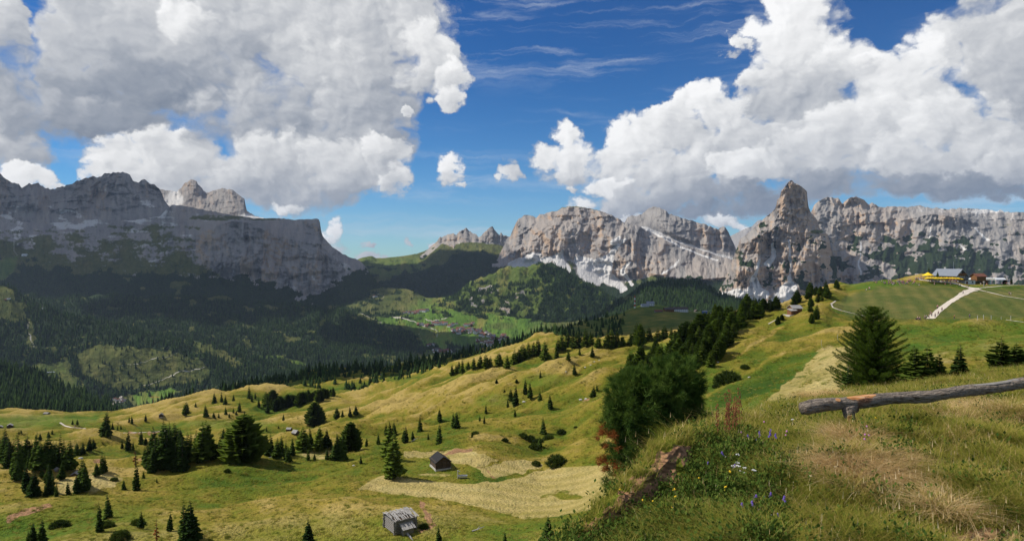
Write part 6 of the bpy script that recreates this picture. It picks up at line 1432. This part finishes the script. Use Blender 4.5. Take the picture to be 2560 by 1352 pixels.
for i in range(64):
    x = rp.gauss(2252, 26); y = 712 - 7*rp.random() + abs(x-2250)*.02 - (4 if rp.random() < .3 else 0); y = max(y, 703 + abs(x-2262)*.06)
    person('sit' if rp.random() < .7 else 'stand', x, y, 'person in a %C top among the crowd resting on the grass left of the inn', 'crowd on the grass left of the inn')
for i in range(30):
    person('sit' if rp.random() < .45 else 'stand', 2318 + rp.random()*86, 705.2 + rp.random()*.6 - 1.2, 'guest in a %C top on the terrace under the yellow parasols', 'guests on the terrace')
for i in range(10):
    person('stand', 2288 + rp.random()*24, 699.5 + rp.random()*1.2, 'person in a %C top on the knoll left of the yellow tent', 'people on the knoll')
for x, y, ps, sh, lb in [(2312,799,'stand',2,'person in dark clothes standing left of a small group by the path end'),(2316,798,'stand',1,'person in a white top standing by the path end'),(2322,797,'walk',2,'dark-clothed walker at the lower end of the path'),(2329,791,'walk',2,'dark-clothed walker leaving the path on its left side'),(2326,788,'walk',7,'walker in a purple top left of the path'),(2338,794,'walk',6,'grey-clad walker on the lower path'),(2346,788,'walk',2,'dark-clothed walker higher on the lower path'),(2355,778,'walk',2,'lone dark walker in the middle of the path'),(2344,772,'walk',3,'walker with a pink top on the grass left of the path'),(2408,735,'walk',2,'lone dark walker near the top of the path'),
   (2415,721,'walk',2,'left of two walkers at the path fork'),(2420,721,'walk',2,'right of two walkers at the path fork'),(2400,716,'walk',1,'walker in a white top between the terrace and the fork'),(2396,714,'walk',2,'dark walker between the terrace and the fork'),(2376,712,'sit',3,'person in a pink top sitting below the terrace path'),(2363,711,'sit',0,'person in a red top sitting below the terrace path'),(2336,711,'sit',3,'person in a pink top lying in the mown grass below the inn'),(2298,714,'sit',1,'person in a white top sitting alone in the mown grass'),(2302,697,'stand',0,'person in red beside the yellow tent'),
   (2386,798,'stand',5,'person in an orange top at the foot of the mown hill'),(2424,796,'stand',4,'person in blue with a bicycle-like load at the foot of the mown hill'),(2294,799,'sit',2,'dark figure sitting left of the path end'),(2299,799.5,'sit',2,'second dark figure sitting left of the path end'),(2523,738,'walk',3,'walker in pink on the right-hand earth path'),(2527,739,'walk',1,'walker in white on the right-hand earth path'),(2505,713,'walk',3,'walker in pink on the right-hand gravel path'),(2516,712,'walk',0,'walker in red on the right-hand gravel path'),(2520,712,'walk',1,'walker in white on the right-hand gravel path'),(2526,712,'walk',7,'walker in purple on the right-hand gravel path'),(2547,711,'walk',2,'dark walker near the right edge of the picture'),
   (2166,726,'sit',1,'person in white sitting at the left shoulder of the hill'),(2172,725,'stand',0,'person in red standing at the left shoulder of the hill'),(2174,725,'stand',1,'person in white standing at the left shoulder of the hill'),(187,1069,'walk',3,'tiny walker in pink on the left meadow track'),(2452,714,'stand',1,'person in white near the round-topped sculpture'),(2467,715,'stand',5,'person in orange near the round-topped sculpture')]:
    person(ps, x, y, lb, None, sh)

# ------------------------------------------------------------------ lawn ridge buildings, mast, cars
mast = empty('radio_mast')
for k in range(6):
    m = MB(); z0, z1 = k*4.2, (k+1)*4.2; w0, w1 = 1.1*(1-z0/32), 1.1*(1-z1/32)
    for sx, sy in ((-1,-1), (1,-1), (1,1), (-1,1)):
        m.tube([(sx*w0, sy*w0, z0), (sx*w1, sy*w1, z1)], .16, 4)
    for (ax, ay), (bx_, by_) in (((-1,-1),(1,-1)), ((1,-1),(1,1)), ((1,1),(-1,1)), ((-1,1),(-1,-1))):
        m.tube([(ax*w0, ay*w0, z0), (bx_*w1, by_*w1, z1)], .10, 4); m.tube([(bx_*w0, by_*w0, z0), (ax*w1, ay*w1, z1)], .10, 4)
    m.build('mast_section', M_RED if k % 2 else M_WHITE, mast)
place(mast, LAWN, 1587, 770, .4, 'tall lattice radio mast painted red and white', 'mast', .9, sink=1)
def house(name, w, l, h, rise, wallm, roofm, nw=3, along='y'):
    e = empty(name); m = MB(); house_shell(m, (0, 0, 0), w, l, h, rise, along); m.build('wall', wallm, e)
    r = MB(); roof_slabs(r, (0, 0, 0), w, l, h, rise, .9, .3, along); r.build('roof', roofm, e)
    wm = MB(); ww = l if along == 'x' else w; ll = w if along == 'x' else l
    for fl in range(max(1, int(h/2.8))):
        for k in range(nw): wm.box((-ww/2 + ww*(k+.5)/nw, -ll/2-.04, 1.5 + 2.8*fl), (1.1, .1, 1.2))
    wm.build('window', M_GLASS, e)
    return e
for args, x, y, rz, sc, lb in [
  (('hotel', 12, 26, 6, 3, M_WHITEWALL, M_DARKROOF, 7, 'x'), 1700, 779, .1, .9, 'long white and brown inn on the lawn ridge'),
  (('hotel', 10, 16, 5, 3, M_BROWN, M_DARKROOF, 5, 'x'), 1672, 779, .1, .9, 'brown wing of the inn with a dark roof on the lawn ridge'),
  (('hotel', 9, 14, 3, 2, M_GREYWOOD, M_REDROOF, 5, 'x'), 1646, 780, .05, .8, 'low terrace building left of the lawn ridge inn'),
  (('chalet', 9, 16, 4, 2.4, M_WHITEWALL, M_GREYROOF, 5, 'x'), 1612, 766, .2, .8, 'low white building beside the radio mast'),
  (('chalet', 10, 14, 6, 3, M_WHITEWALL, M_GREYROOF, 4, 'x'), 1626, 764, -.1, .9, 'taller grey-roofed house beside the radio mast'),
  (('shed', 4, 5, 2.4, 1.4, M_DARKWOOD, M_DARKROOF, 1), 1740, 778, .3, 1.0, 'small dark shed on the lawn ridge'),
  (('shed', 6, 8, 4, 1.6, M_BLUE, M_GREYROOF, 3, 'x'), 1761, 783, .2, .9, 'blue lift shed on the lawn ridge'),
  (('shed', 6, 8, 4.5, 1.6, M_BROWN, M_GREYROOF, 3, 'x'), 1786, 783, .1, .9, 'brown and white lift hut with a pale roof on the lawn ridge')]:
    place(house(*args), LAWN, x, y, rz, lb, args[0], sc, sink=.3)
def make_car():
    e = empty('parked_car'); m = MB()
    pr_ = [(-2.1,.35),(-2.15,.8),(-1.3,.95),(-.8,1.42),(.7,1.45),(1.35,1.0),(2.1,.85),(2.15,.35)]; n = len(pr_)
    m.add([(x, s*.85*(1 if z < 1 else .82), z) for s in (-1, 1) for x, z in pr_], [tuple(range(n)), tuple(range(2*n-1, n-1, -1))] + [(i, n+i, n+(i+1) % n, (i+1) % n) for i in range(n)])
    m.build('body', M_PAINT, e); MB().box((-.05, 0, 1.2), (1.5, 1.52, .34)).build('window', M_GLASS, e)
    for sx in (-1.3, 1.3):
        for sy in (-.8, .8): MB().tube([(sx, sy-.1, .33), (sx, sy+.1, .33)], .33, 10).build('wheel', M_TYRE, e)
    return e
car0 = make_car(); 
for i, (S_, x, y, c, lb, g_) in enumerate([(LAWN, 1777, 784, (.8,.8,.8), 'white car parked between the lift sheds on the lawn ridge', None)] + [(SPUR, 108+5.2*k, 931.5-.2*k, c_, 'tiny car in the row parked across the left clearing', 'cars parked across the left clearing') for k, c_ in enumerate([(.8,.8,.8),(.3,.3,.33),(.8,.8,.8),(.6,.6,.62),(.75,.76,.8),(.8,.8,.8)])]):
    e = car0 if i == 0 else dup(car0); p = hit(S_, x, y); e.location = (p.x, p.y, p.z+.1); e.scale = (1.2,)*3 if i == 0 else (2.0,)*3
    if 'group' in e: del e['group']
    tag(e, lb, 'car', g_)
    for ch in e.children: ch.color = tuple(c) + (1,)
crane = empty('tower_crane'); MB().tube([(0, 0, 0), (0, 0, 26)], .9, 4).build('tower', M_ORANGE, crane); MB().tube([(-9, 0, 25), (20, 0, 25)], .55, 4).tube([(0, 0, 26), (0, 0, 30)], .4, 4).tube([(0, 0, 30), (15, 0, 25.4)], .18, 4).tube([(0, 0, 30), (-8, 0, 25.4)], .18, 4).build('jib', M_ORANGE, crane); MB().box((-8, 0, 23.8), (3, 1.6, 2)).build('counterweight', M_STONE, crane)
place(crane, SPUR, 383, 1012, .1, 'orange tower crane in the valley on the left', 'crane', 1.0, sink=0)
st = empty('lift_station'); m = MB(); house_shell(m, (0, 0, 0), 16, 22, 9, 3, 'x'); m.build('wall', M_WHITEWALL, st); r = MB(); roof_slabs(r, (0, 0, 0), 16, 22, 9, 3, 1, .4, 'x'); r.build('roof', M_WHITE, st); MB().box((0, -8.1, 4), (14, .2, 3)).build('window', M_GLASS, st)
place(st, SHEETS['sella'], 62, 640, .2, 'white lift building high on the left massif', 'lift station', 1.3, sink=2)
# ------------------------------------------------------------------ houses of the valley
H0 = [house('village_house', 10, 13, 6, 3, M_WHITEWALL, M_REDROOF, 3), house('village_house', 11, 15, 8, 3.4, M_WHITEWALL, M_DARKROOF, 4), house('village_house', 10, 12, 6, 3, M_BROWN, M_REDROOF, 3), house('village_house', 12, 18, 9, 3.6, M_WHITEWALL, M_REDROOF, 4)]
spots = []
vr = random.Random(12)
def cluster(pts, lb, g_, S_=None):
    for x, y in pts: spots.append((x, y, lb, g_, S_ or VAL))
def along(line, n, jx, jy):
    out = []
    for i in range(n):
        t = i/max(1, n-1)*(len(line)-1); k = min(int(t), len(line)-2); f = t-k
        out.append((line[k][0]+(line[k+1][0]-line[k][0])*f + vr.gauss(0, jx), line[k][1]+(line[k+1][1]-line[k][1])*f + vr.gauss(0, jy)))
    return out
cluster(along([(1016,782),(1035,782),(1064,776)], 16, 4, 1.6), 'house of the upper hamlet on the bright green slope', 'houses of the upper hamlet')
cluster(along([(1042,812),(1080,815),(1100,808),(1110,810)], 18, 5, 2.0), 'house of the middle village beside the winding road', 'houses of the middle village')
cluster(along([(1120,816),(1138,810)], 5, 3, 1.2), 'house of the middle village at its right end', 'houses at the right end of the middle village')
cluster(along([(1166,814),(1182,811)], 6, 3, 1.2), 'house in the small cluster above the main village', 'small cluster above the main village')
cluster(along([(1128,828),(1150,826),(1175,829),(1200,833),(1235,845),(1262,846)], 62, 7, 3.4), 'house of the main village in the valley', 'houses of the main village')
cluster(along([(1195,855),(1225,855),(1245,862),(1215,864)], 18, 6, 3.0), 'house at the lower right end of the main village', 'houses at the lower end of the main village')
cluster(along([(1068,866),(1084,864)], 4, 3, 1), 'house by the wood at the foot of the valley', 'houses at the foot of the valley')
cluster(along([(1080,878),(1100,877),(1128,879)], 10, 4, 1.6), 'large building at the foot of the valley', 'large buildings at the foot of the valley')
cluster([(942,742),(936,743)], 'house alone below the pass', 'houses below the pass')
cluster(along([(262,1005),(285,1000),(310,1001),(300,1006)], 9, 4, 1.5), 'house at the valley head on the left', 'houses at the left valley head', SPUR)
cluster([(22,748),(14,750),(110,772)], 'house in the clearing high on the left', 'houses in the left clearing', SPUR)
for i, (x, y, lb, g_, S_) in enumerate(spots):
    k = vr.randrange(4) if i > 3 else i
    e = H0[k] if i < 4 else dup(H0[k]); p = hit(S_, x, y); s = (1.0+.45*vr.random())*(.6 if S_ is SPUR else 1)
    e.location = (p.x, p.y, p.z-.8); e.rotation_euler = (0, 0, vr.choice([.2, -.3, 1.3, 1.7, .6]) + vr.gauss(0, .15)); e.scale = (s, s, s)
    tag(e, ('brown ' if k == 2 else 'white ') + ('red-brown roofed ' if k != 1 else 'dark roofed ') + lb, 'house', g_)

# ------------------------------------------------------------------ the log rail in the foreground
def bark2(T):
    p = T.v('MULTIPLY', objco(T), (2.0, 9, 9)); v = T.voro(T.v('ADD', p, T.v('SCALE', T.noise(p, 3.0, 3, out=1), scale=.5)), 2.6, 2.0, .6); n = T.noise(objco(T), 22.0, 5, .65); b = T.noise(objco(T), 2.2, 3, .55)
    c = T.ramp(T.m('ADD', T.m('MULTIPLY', v, .55), T.m('MULTIPLY', n, .55)), [(.30, (.026, .020, .016)), (.52, (.125, .094, .070)), (.76, (.30, .245, .195))])
    c = T.mix(T.mr(b, .60, .68), c, (.24, .12, .07))
    return c, T.bump(T.m('ADD', T.m('MULTIPLY', v, -1.0), T.m('MULTIPLY', n, .6)), .06, 1.0)
M_LOGBARK = material('log_bark', bark2, .9)
def peeled(T):
    p = T.v('MULTIPLY', objco(T), (1.5, 14, 14)); n = T.noise(p, 3.0, 5, .6)
    return T.ramp(n, [(.3, (.20, .08, .03)), (.46, (.50, .22, .075)), (.6, (.58, .34, .18)), (.72, (.38, .35, .32))]), T.bump(n, .01, .6)
M_PEEL = material('bare_wood', peeled, .7)
A = px2w(2004, 1021, 7.55); Bp = px2w(2640, 952, 7.9)
A0 = px2w(2127, 1074, 7.5)
rail = empty('log_rail', A); rail['label'] = 'rough barked log rail on a short post in the foreground grass'; rail['category'] = 'rail'
dvec = (Bp-A); n = 60; pts = []; rr = []; rg = random.Random(3)
for i in range(n+1):
    t = i/n; pts.append(dvec*t + Vector((0, 0, .012*math.sin(t*9) + .008*math.sin(t*23)))); rr.append((.073 - .016*t)*(1 + .06*math.sin(t*31) + .05*rg.random()))
rr[0] *= .9
lm = MB().tube(pts, rr, 18, .13, rg); lo = lm.build('log', M_LOGBARK, rail, True)
def patch(name, t0, t1, a0, a1, grow, mat):
    V = []; Fc = []; m_, k_ = 16, 7
    ux = dvec.normalized(); uy = ux.cross(Vector((0, 0, 1))).normalized(); uz = uy.cross(ux)
    for i in range(m_+1):
        t = t0 + (t1-t0)*i/m_; c = dvec*t + Vector((0, 0, .012*math.sin(t*9) + .008*math.sin(t*23))); r_ = (.073-.016*t)*1.065*grow
        e_ = math.sin(math.pi*i/m_)**.5*(.8+.3*rg.random())
        for j in range(k_+1):
            a = (a0+a1)/2 + (a1-a0)*(j/k_-.5)*e_; edge_ = .985 if j in (0, k_) or i in (0, m_) else 1.0
            V.append(tuple(c + (uy*math.cos(a) + uz*math.sin(a))*r_*edge_))
    for i in range(m_):
        for j in range(k_): q = i*(k_+1)+j; Fc.append((q, q+1, q+k_+2, q+k_+1))
    return link(name, mesh_np(name, np.array(V), np.array(Fc), [mat]), lo)
patch('bare_patch', .165, .28, .55, 1.75, 1.02, M_PEEL)['label'] = 'orange patch of freshly bared wood'
patch('bare_patch', .12, .14, .5, 1.2, 1.03, M_PEEL); patch('bare_patch', .62, .95, .9, 1.7, 1.02, M_GREYWOOD)
pm_ = MB(); b0 = A0 - A
pm_.tube([b0 + Vector((0, 0, -.25)), b0 + Vector((0, 0, .05)), b0 + Vector((.0, .05, .20)), Vector((dvec.x*.195, dvec.y*.195 , dvec.z*.195 - .05))], [.070, .067, .070, .074], 14, .14, rg); po = pm_.build('post', M_LOGBARK, rail, True)
q = b0 + Vector((-.045, -.062, .06)); sp_ = MB().slab([q + Vector((-.02, 0, -.07)), q + Vector((.022, -.006, -.07)), q + Vector((.03, -.004, .12)), q + Vector((-.015, .004, .11))], -.012).build('bare_patch', M_PEEL, po)
# ================================================================== grass and flowers of the near bank
def blade_mat(name, stops, trans=.3):
    mt = bpy.data.materials.new(name); mt.use_nodes = True; T = NT(mt.node_tree)
    oi = T.n('ShaderNodeObjectInfo').outputs['Random']; t = T.attr('tip'); b = T.attr('rnd')
    f = T.m('ADD', T.m('MULTIPLY', oi, .55), T.m('ADD', T.m('MULTIPLY', b, .45), T.m('MULTIPLY', T.m('SUBTRACT', t, .5), .12)))
    col = T.ramp(f, stops)
    d = T.n('ShaderNodeBsdfDiffuse'); tr = T.n('ShaderNodeBsdfTranslucent'); m = T.n('ShaderNodeMixShader'); o = T.n('ShaderNodeOutputMaterial')
    T.put(d.inputs[0], col); T.put(tr.inputs[0], col); m.inputs[0].default_value = trans
    T.nt.links.new(d.outputs[0], m.inputs[1]); T.nt.links.new(tr.outputs[0], m.inputs[2]); T.nt.links.new(m.outputs[0], o.inputs[0])
    return mt
M_BLADE = blade_mat('grass_blades', [(0, (.045, .080, .010)), (.28, (.125, .175, .020)), (.52, (.255, .25, .036)), (.75, (.36, .285, .070)), (1, (.50, .375, .14))])
M_STRAW = blade_mat('straw_blades', [(0, (.24, .12, .045)), (.35, (.48, .31, .12)), (.7, (.62, .45, .21)), (1, (.78, .62, .38))], .2)
M_HERB = blade_mat('herb_leaves', [(0, (.028, .058, .012)), (.6, (.070, .115, .020)), (1, (.15, .18, .035))], .2)
def tuft(seed, n, h, w, spread, lean, mat, seg=3, heads=0, rad=.10):
    g = np.random.default_rng(seed); V = []; Fc = []; tip = []; rn = []
    for i in range(n):
        a = g.random()*6.283; r0 = rad*math.sqrt(g.random()); p = np.array([r0*math.cos(g.random()*6.28), r0*math.sin(g.random()*6.28), -.02])
        dv = np.array([math.cos(a), math.sin(a), 0]); sd = np.array([-dv[1], dv[0], 0]); L = h*(.45+.75*g.random()); ln = lean*(.3+g.random()); q = g.random(); k = len(V)
        for s in range(seg+1):
            u = s/seg; c = p + dv*(spread*u + ln*u*u)*L + np.array([0, 0, L*(u - .32*ln*u*u)]); ww = w*(1-u*.92)
            V += [c - sd*ww, c + sd*ww]; tip += [u, u]; rn += [q, q]
        for s in range(seg): Fc.append([k+2*s, k+2*s+1, k+2*s+3, k+2*s+2])
        if heads and g.random() < heads:
            c = V[-1]; 
            for j in range(5):
                k = len(V); o = c - np.array([0, 0, .010*j]); V += [o + sd*.002 + dv*.002*j, o - sd*.002, o + np.array([0, 0, .012]), o + np.array([0, 0, .013])]; tip += [1]*4; rn += [.95]*4; Fc.append([k, k+1, k+2, k+3])
    return mesh_np('tuft', np.array(V), np.array(Fc), [mat], False, dict(tip=np.array(tip), rnd=np.array(rn)))
def herb(seed, n, mat):
    g = np.random.default_rng(seed); V = []; Fc = []; tip = []; rn = []
    for i in range(n):
        a = g.random()*6.283; el_ = .2+1.1*g.random(); L = .012+.016*g.random(); p = np.array([g.normal(0, .05), g.normal(0, .05), .01+.07*g.random()])
        dv = np.array([math.cos(a)*math.cos(el_), math.sin(a)*math.cos(el_), math.sin(el_)]); sd = np.array([-math.sin(a), math.cos(a), 0])*L*.32; k = len(V); q = g.random()
        V += [p, p + dv*L*.5 + sd, p + dv*L, p + dv*L*.5 - sd]; tip += [0, .5, 1, .5]; rn += [q]*4; Fc.append([k, k+1, k+2, k+3])
    return mesh_np('herb', np.array(V), np.array(Fc), [mat], False, dict(tip=np.array(tip), rnd=np.array(rn)))
G_SHORT = [bpy.data.objects.new('tuft', tuft(i, 40, .085, .0024, .45, .7, M_BLADE)) for i in range(3)]
G_LONG = [bpy.data.objects.new('tuft', tuft(10+i, 34, .17, .0024, .40, .95, M_BLADE)) for i in range(3)]
G_STRAW = [bpy.data.objects.new('tuft', tuft(20+i, 8, .22, .0012, .45, 1.0, M_STRAW, 4, .25)) for i in range(3)]
G_MAT = [bpy.data.objects.new('tuft', tuft(30+i, 40, .15, .0022, .9, 1.5, M_STRAW)) for i in range(2)]
G_HERB = [bpy.data.objects.new('herb', herb(i, 34, M_HERB)) for i in range(3)]
def scat(name, protos, pts, hts, label):
    global FAR
    keep = FAR; FAR = protos
    while len(FAR) < 3: FAR = FAR + [protos[0]]
    o = scatter(name, pts, hts, label); FAR = keep
    return o
def bank_points(n, dens, g):
    """points on the bank, density weight per vertex, uniform in picture area blended with ground area"""
    S = BANK; co = S['co']; r, c = S['y'].shape
    a = np.abs(np.diff(S['y'], axis=0))[:, :]*2.5; area = np.linalg.norm(np.cross(co[1:, :-1]-co[:-1, :-1], co[:-1, 1:]-co[:-1, :-1]), axis=2)
    w = np.zeros((r-1, c)); w[:, :-1] = (a[:, :-1]/a.sum()*.55 + area/area.sum()*.45)
    vis = (S['y'][:-1] < 1420) & (S['x'][:-1] > 1380) & (S['x'][:-1] < 2900) & (S['v'][:-1, None] < 3.4) & (S['v'][:-1, None] > .8)
    w = w*vis*np.clip(dens[:-1], 0, None); cw = np.cumsum(w.ravel()); idx = np.searchsorted(cw, g.random(n)*cw[-1]); i, j = np.divmod(idx, c); j = np.minimum(j, c-2); i = np.minimum(i, r-2)
    u, v = g.random(n)[:, None], g.random(n)[:, None]
    return (co[i, j]*(1-u)+co[i, j+1]*u)*(1-v) + (co[i+1, j]*(1-u)+co[i+1, j+1]*u)*v
g = np.random.default_rng(91); S = BANK; x, y = S['x'], S['y']; bare = S['bare']; X, Yw, Z = world_xyz(S)
pat = fbm(X/.9, Yw/.9, 4)
strawpatch = np.clip(ell(x, y, 2160, 1170, 80, 40) + .3*ell(x, y, 2380, 1260, 60, 40) + .6*ell(x, y, 2130, 1095, 40, 20) + .5*ell(x, y, 2460, 1040, 120, 30) + .6*ell(x, y, 2040, 985, 70, 14), 0, 1)
herbzone = np.clip(poly_mask(x, y, [(1420,1370),(1600,1260),(1760,1110),(1860,1100),(1960,1180),(1950,1400),(1420,1420)], 60), 0, 1)
ok = 1-np.clip(S['nograss']*1.5 + bare, 0, 1)
P_ = bank_points(26000, ok*(1-.6*strawpatch)*(.5+.5*herbzone + .5), g); scat('grass', G_SHORT, P_, .75+.6*g.random(len(P_)), 'short green and yellow grass covering the bank')
P_ = bank_points(9000, ok*(1-.5*strawpatch)*sstep(-.2, .35, pat)*(.35+herbzone)*(1-.85*poly_mask(x, y, [(1400,1400),(1500,1280),(1600,1160),(1720,1060),(1800,1050),(1780,1130),(1700,1230),(1560,1400)], 20)), g); scat('long_grass', G_LONG, P_, .7+.6*g.random(len(P_)), 'long green grass in tufts on the bank')
P_ = bank_points(1500, ok*(.25+1.2*strawpatch+.5*sstep(0, .4, -pat)), g); scat('straw_grass', G_STRAW, P_, .55+.75*g.random(len(P_)), 'tall dry straw stalks with seed heads on the bank')
P_ = bank_points(1150, strawpatch**1.5*ok, g); scat('dry_grass', G_MAT, P_, .7+.6*g.random(len(P_)), 'flattened pale dry grass')
P_ = bank_points(4500, ok*(herbzone*1.2 + .02) + .25*np.clip(S['nograss'] - 1.5*bare, 0, 1), g); scat('weeds', G_HERB, P_, .8+.9*g.random(len(P_)), 'dark leafy weeds on the slope of the bank')
# tussocks on the meadows beyond
G_TUS = [bpy.data.objects.new('tuft', tuft(60+i, 46, .42, .020, .5, .9, M_BLADE, 2, 0, .42)) for i in range(3)]
S = MEADOW; m = ((S['vv'] > .9) & (S['vv'] < 6.9) & (S['d'] < 420) & (S['y'] < 1375)).astype(float)*(1-np.clip(S['hay'], 0, 1))*(1-.85*np.clip(S['cutm'], 0, 1))
m = m*sstep(-.25, .30, fbm(S['x']/26, S['y']/10, 4))
P_, H_ = wood_points(S, 22000, .62, g, m, .25, 99); scat('meadow_grass', G_TUS, P_, H_*np.clip(.55 + P_[:, 1]/260, .6, 1.6), 'tussocks of grass all over the meadows')
# flowers
FM = {n: material(n + '_petals', (lambda c: (lambda T: (c, None)))(c), .7) for n, c in [('white', (.80, .78, .74)), ('yellow', (.80, .52, .03)), ('violet', (.15, .09, .40)), ('pink', (.62, .25, .50)), ('red', (.20, .065, .03))]}
M_STEM = material('stem', lambda T: ((.06, .09, .02), None))
def flower(kind):
    e = empty('wildflower'); h = .30
    MB().tube([(0, 0, -.03), (.01, 0, h*.5), (.03, .005, h)], [.0035, .003, .002], 5).build('stem', M_STEM, e)
    if kind == 'daisy':
        m = MB()
        for i in range(12):
            a = 6.283*i/12; b = a + .4
            m.add([(.03+.005*math.cos(a), .005*math.sin(a), h), (.03+.024*math.cos(a), .024*math.sin(a), h+.006), (.03+.026*math.cos(b), .026*math.sin(b), h+.004), (.03+.005*math.cos(b), .005*math.sin(b), h)], [(0,1,2,3)])
        m.build('petals', FM['white'], e); MB().tube([(.03, 0, h-.003), (.03, 0, h+.008)], [.010, .007], 8).build('flower_centre', FM['yellow'], e)
    else:
        m = MB(); g_ = random.Random(kind); cl = {'bell': 'violet', 'clover': 'pink', 'butter': 'yellow', 'umbel': 'white'}[kind]
        for i in range({'bell': 3, 'clover': 1, 'butter': 2, 'umbel': 7}[kind]):
            c = Vector((.03 + g_.gauss(0, .02), g_.gauss(0, .02), h - .03*i if kind == 'bell' else h + g_.gauss(0, .006))); r_ = {'bell': .016, 'clover': .020, 'butter': .014, 'umbel': .010}[kind]
            m.tube([c + Vector((0, 0, r_*.9)), c + Vector((0, 0, r_*.4)), c - Vector((0, 0, r_*.5)), c - Vector((0, 0, r_*1.1))], [r_*.35, r_*.9, r_*1.0, r_*(1.25 if kind == 'bell' else .5)], 8)
        m.build('petals', FM[cl], e)
    return e
FL = {k: flower(k) for k in ('daisy', 'bell', 'clover', 'butter', 'umbel')}; fused = set()
ZD = lambda X_, Y_: (1660+X_/2.844, 877+Y_/2.844)
FLW = [('daisy', [(1210,880),(1030,968)], 'white daisy alone in the grass', None), ('umbel', [(505,890),(530,865),(545,895),(560,915),(525,900),(570,905)], 'small white flower head in the white cluster on the slope', 'white flower cluster'), ('umbel', [(445,795),(535,800),(630,915),(910,522),(640,920),(455,940)], 'small white flower head scattered on the slope', 'scattered white flowers'),
 ('bell', [(712,1110),(742,1115),(770,1110),(850,1130),(690,1185),(755,1235),(800,1245),(680,1220),(610,1180),(550,1200),(760,1165),(672,1135)], 'violet bellflower in the patch at the bottom of the bank', 'violet patch at the bottom'), ('bell', [(400,795),(408,785),(590,655),(672,632),(690,632),(770,610),(788,650),(668,655),(325,860),(515,880),(765,660)], 'violet bellflower scattered on the upper bank', 'scattered violet flowers'),
 ('clover', [(550,630),(712,548),(742,580),(1440,580),(1425,652),(1452,640),(1425,685),(880,632),(865,640)], 'pink flower head in the grass near the log rail', 'pink flowers near the log rail'), ('butter', [(245,985),(60,1052),(390,930),(450,945),(1500,530),(250,970),(62,1048),(430,1070),(455,1060),(100,1130),(360,1270),(40,1190)], 'yellow flower on the bank', 'yellow flowers on the bank'),
 ('butter', [(-140,1260),(-110,1255),(-60,1150),(-160,1130),(-300,1040)], 'yellow-leaved weed on the eroded edge of the bank', 'yellow weeds on the eroded edge')]
for kd, pts, lb, gr_ in FLW:
    for X_, Y_ in pts:
        fx, fy = ZD(X_, Y_); p = hit(BANK, fx, fy + 14); e = FL[kd] if kd not in fused else dup(FL[kd]); fused.add(kd)
        s = .9+.5*random.random(); e.location = p; e.rotation_euler = (0, 0, random.random()*6.28); e.scale = (s*.42,)*3
        for k in ('label', 'group'):
            if k in e: del e[k]
        tag(e, lb if lb != 'white daisy alone in the grass' else ('white daisy near the flattened dry grass' if X_ > 1100 else 'white daisy with a yellow centre in mid grass'), 'flower', gr_)
def dock(seed):
    g_ = random.Random(seed); e = empty('dock_plant'); MB().tube([(0, 0, -.03), (.01, 0, .35), (.03*g_.random(), .01, .72)], [.006, .005, .002], 5).build('stem', FM['red'], e); m = MB()
    for i in range(46):
        z = .22 + .5*g_.random(); a = g_.random()*6.28; r_ = .035*(1-(z-.2)*.9)
        c = Vector((.015 + r_*math.cos(a), r_*math.sin(a), z)); m.box(c, (.012, .012, .020), a)
    m.build('seed_head', M_DOCK, e); return e
M_DOCK = material('dock_seeds', flat_fn((.17, .06, .028), (.33, .12, .055), 30))
dk = [dock(i) for i in range(2)]
for i, (x_, y_) in enumerate([(1829,1090),(1822,1100),(1836,1098),(1842,1086),(1812,1105),(1850,1080),(1795,1112),(1828,1110)]):
    p = hit(BANK, x_, y_); e = dk[i] if i < 2 else dup(dk[i % 2]); s = .75+.45*random.random(); e.location = p; e.scale = (s*.75,)*3; e.rotation_euler = (random.gauss(0, .08), random.gauss(0, .08), random.random()*6)
    tag(e, 'tall rust-red dock stalk in the clump left of the log rail', 'dock plant', 'rust-red dock clump')
HAZE_D = 0.5/25000
hz = bpy.data.materials.new('haze'); hz.use_nodes = True
T = NT(hz.node_tree)
pv = T.n('ShaderNodeVolumePrincipled'); op = T.n('ShaderNodeOutputMaterial')
pv.inputs['Color'].default_value = (0.62, 0.76, 1.0, 1); pv.inputs['Density'].default_value = HAZE_D; pv.inputs['Anisotropy'].default_value = 0.1
T.nt.links.new(pv.outputs[0], op.inputs['Volume'])
b = MB().box((0, 9900, -190.5), (26000, 21800, 2621)); ho = b.build('haze', hz); tag(ho, 'thin blue mountain air', None, None, 'stuff')
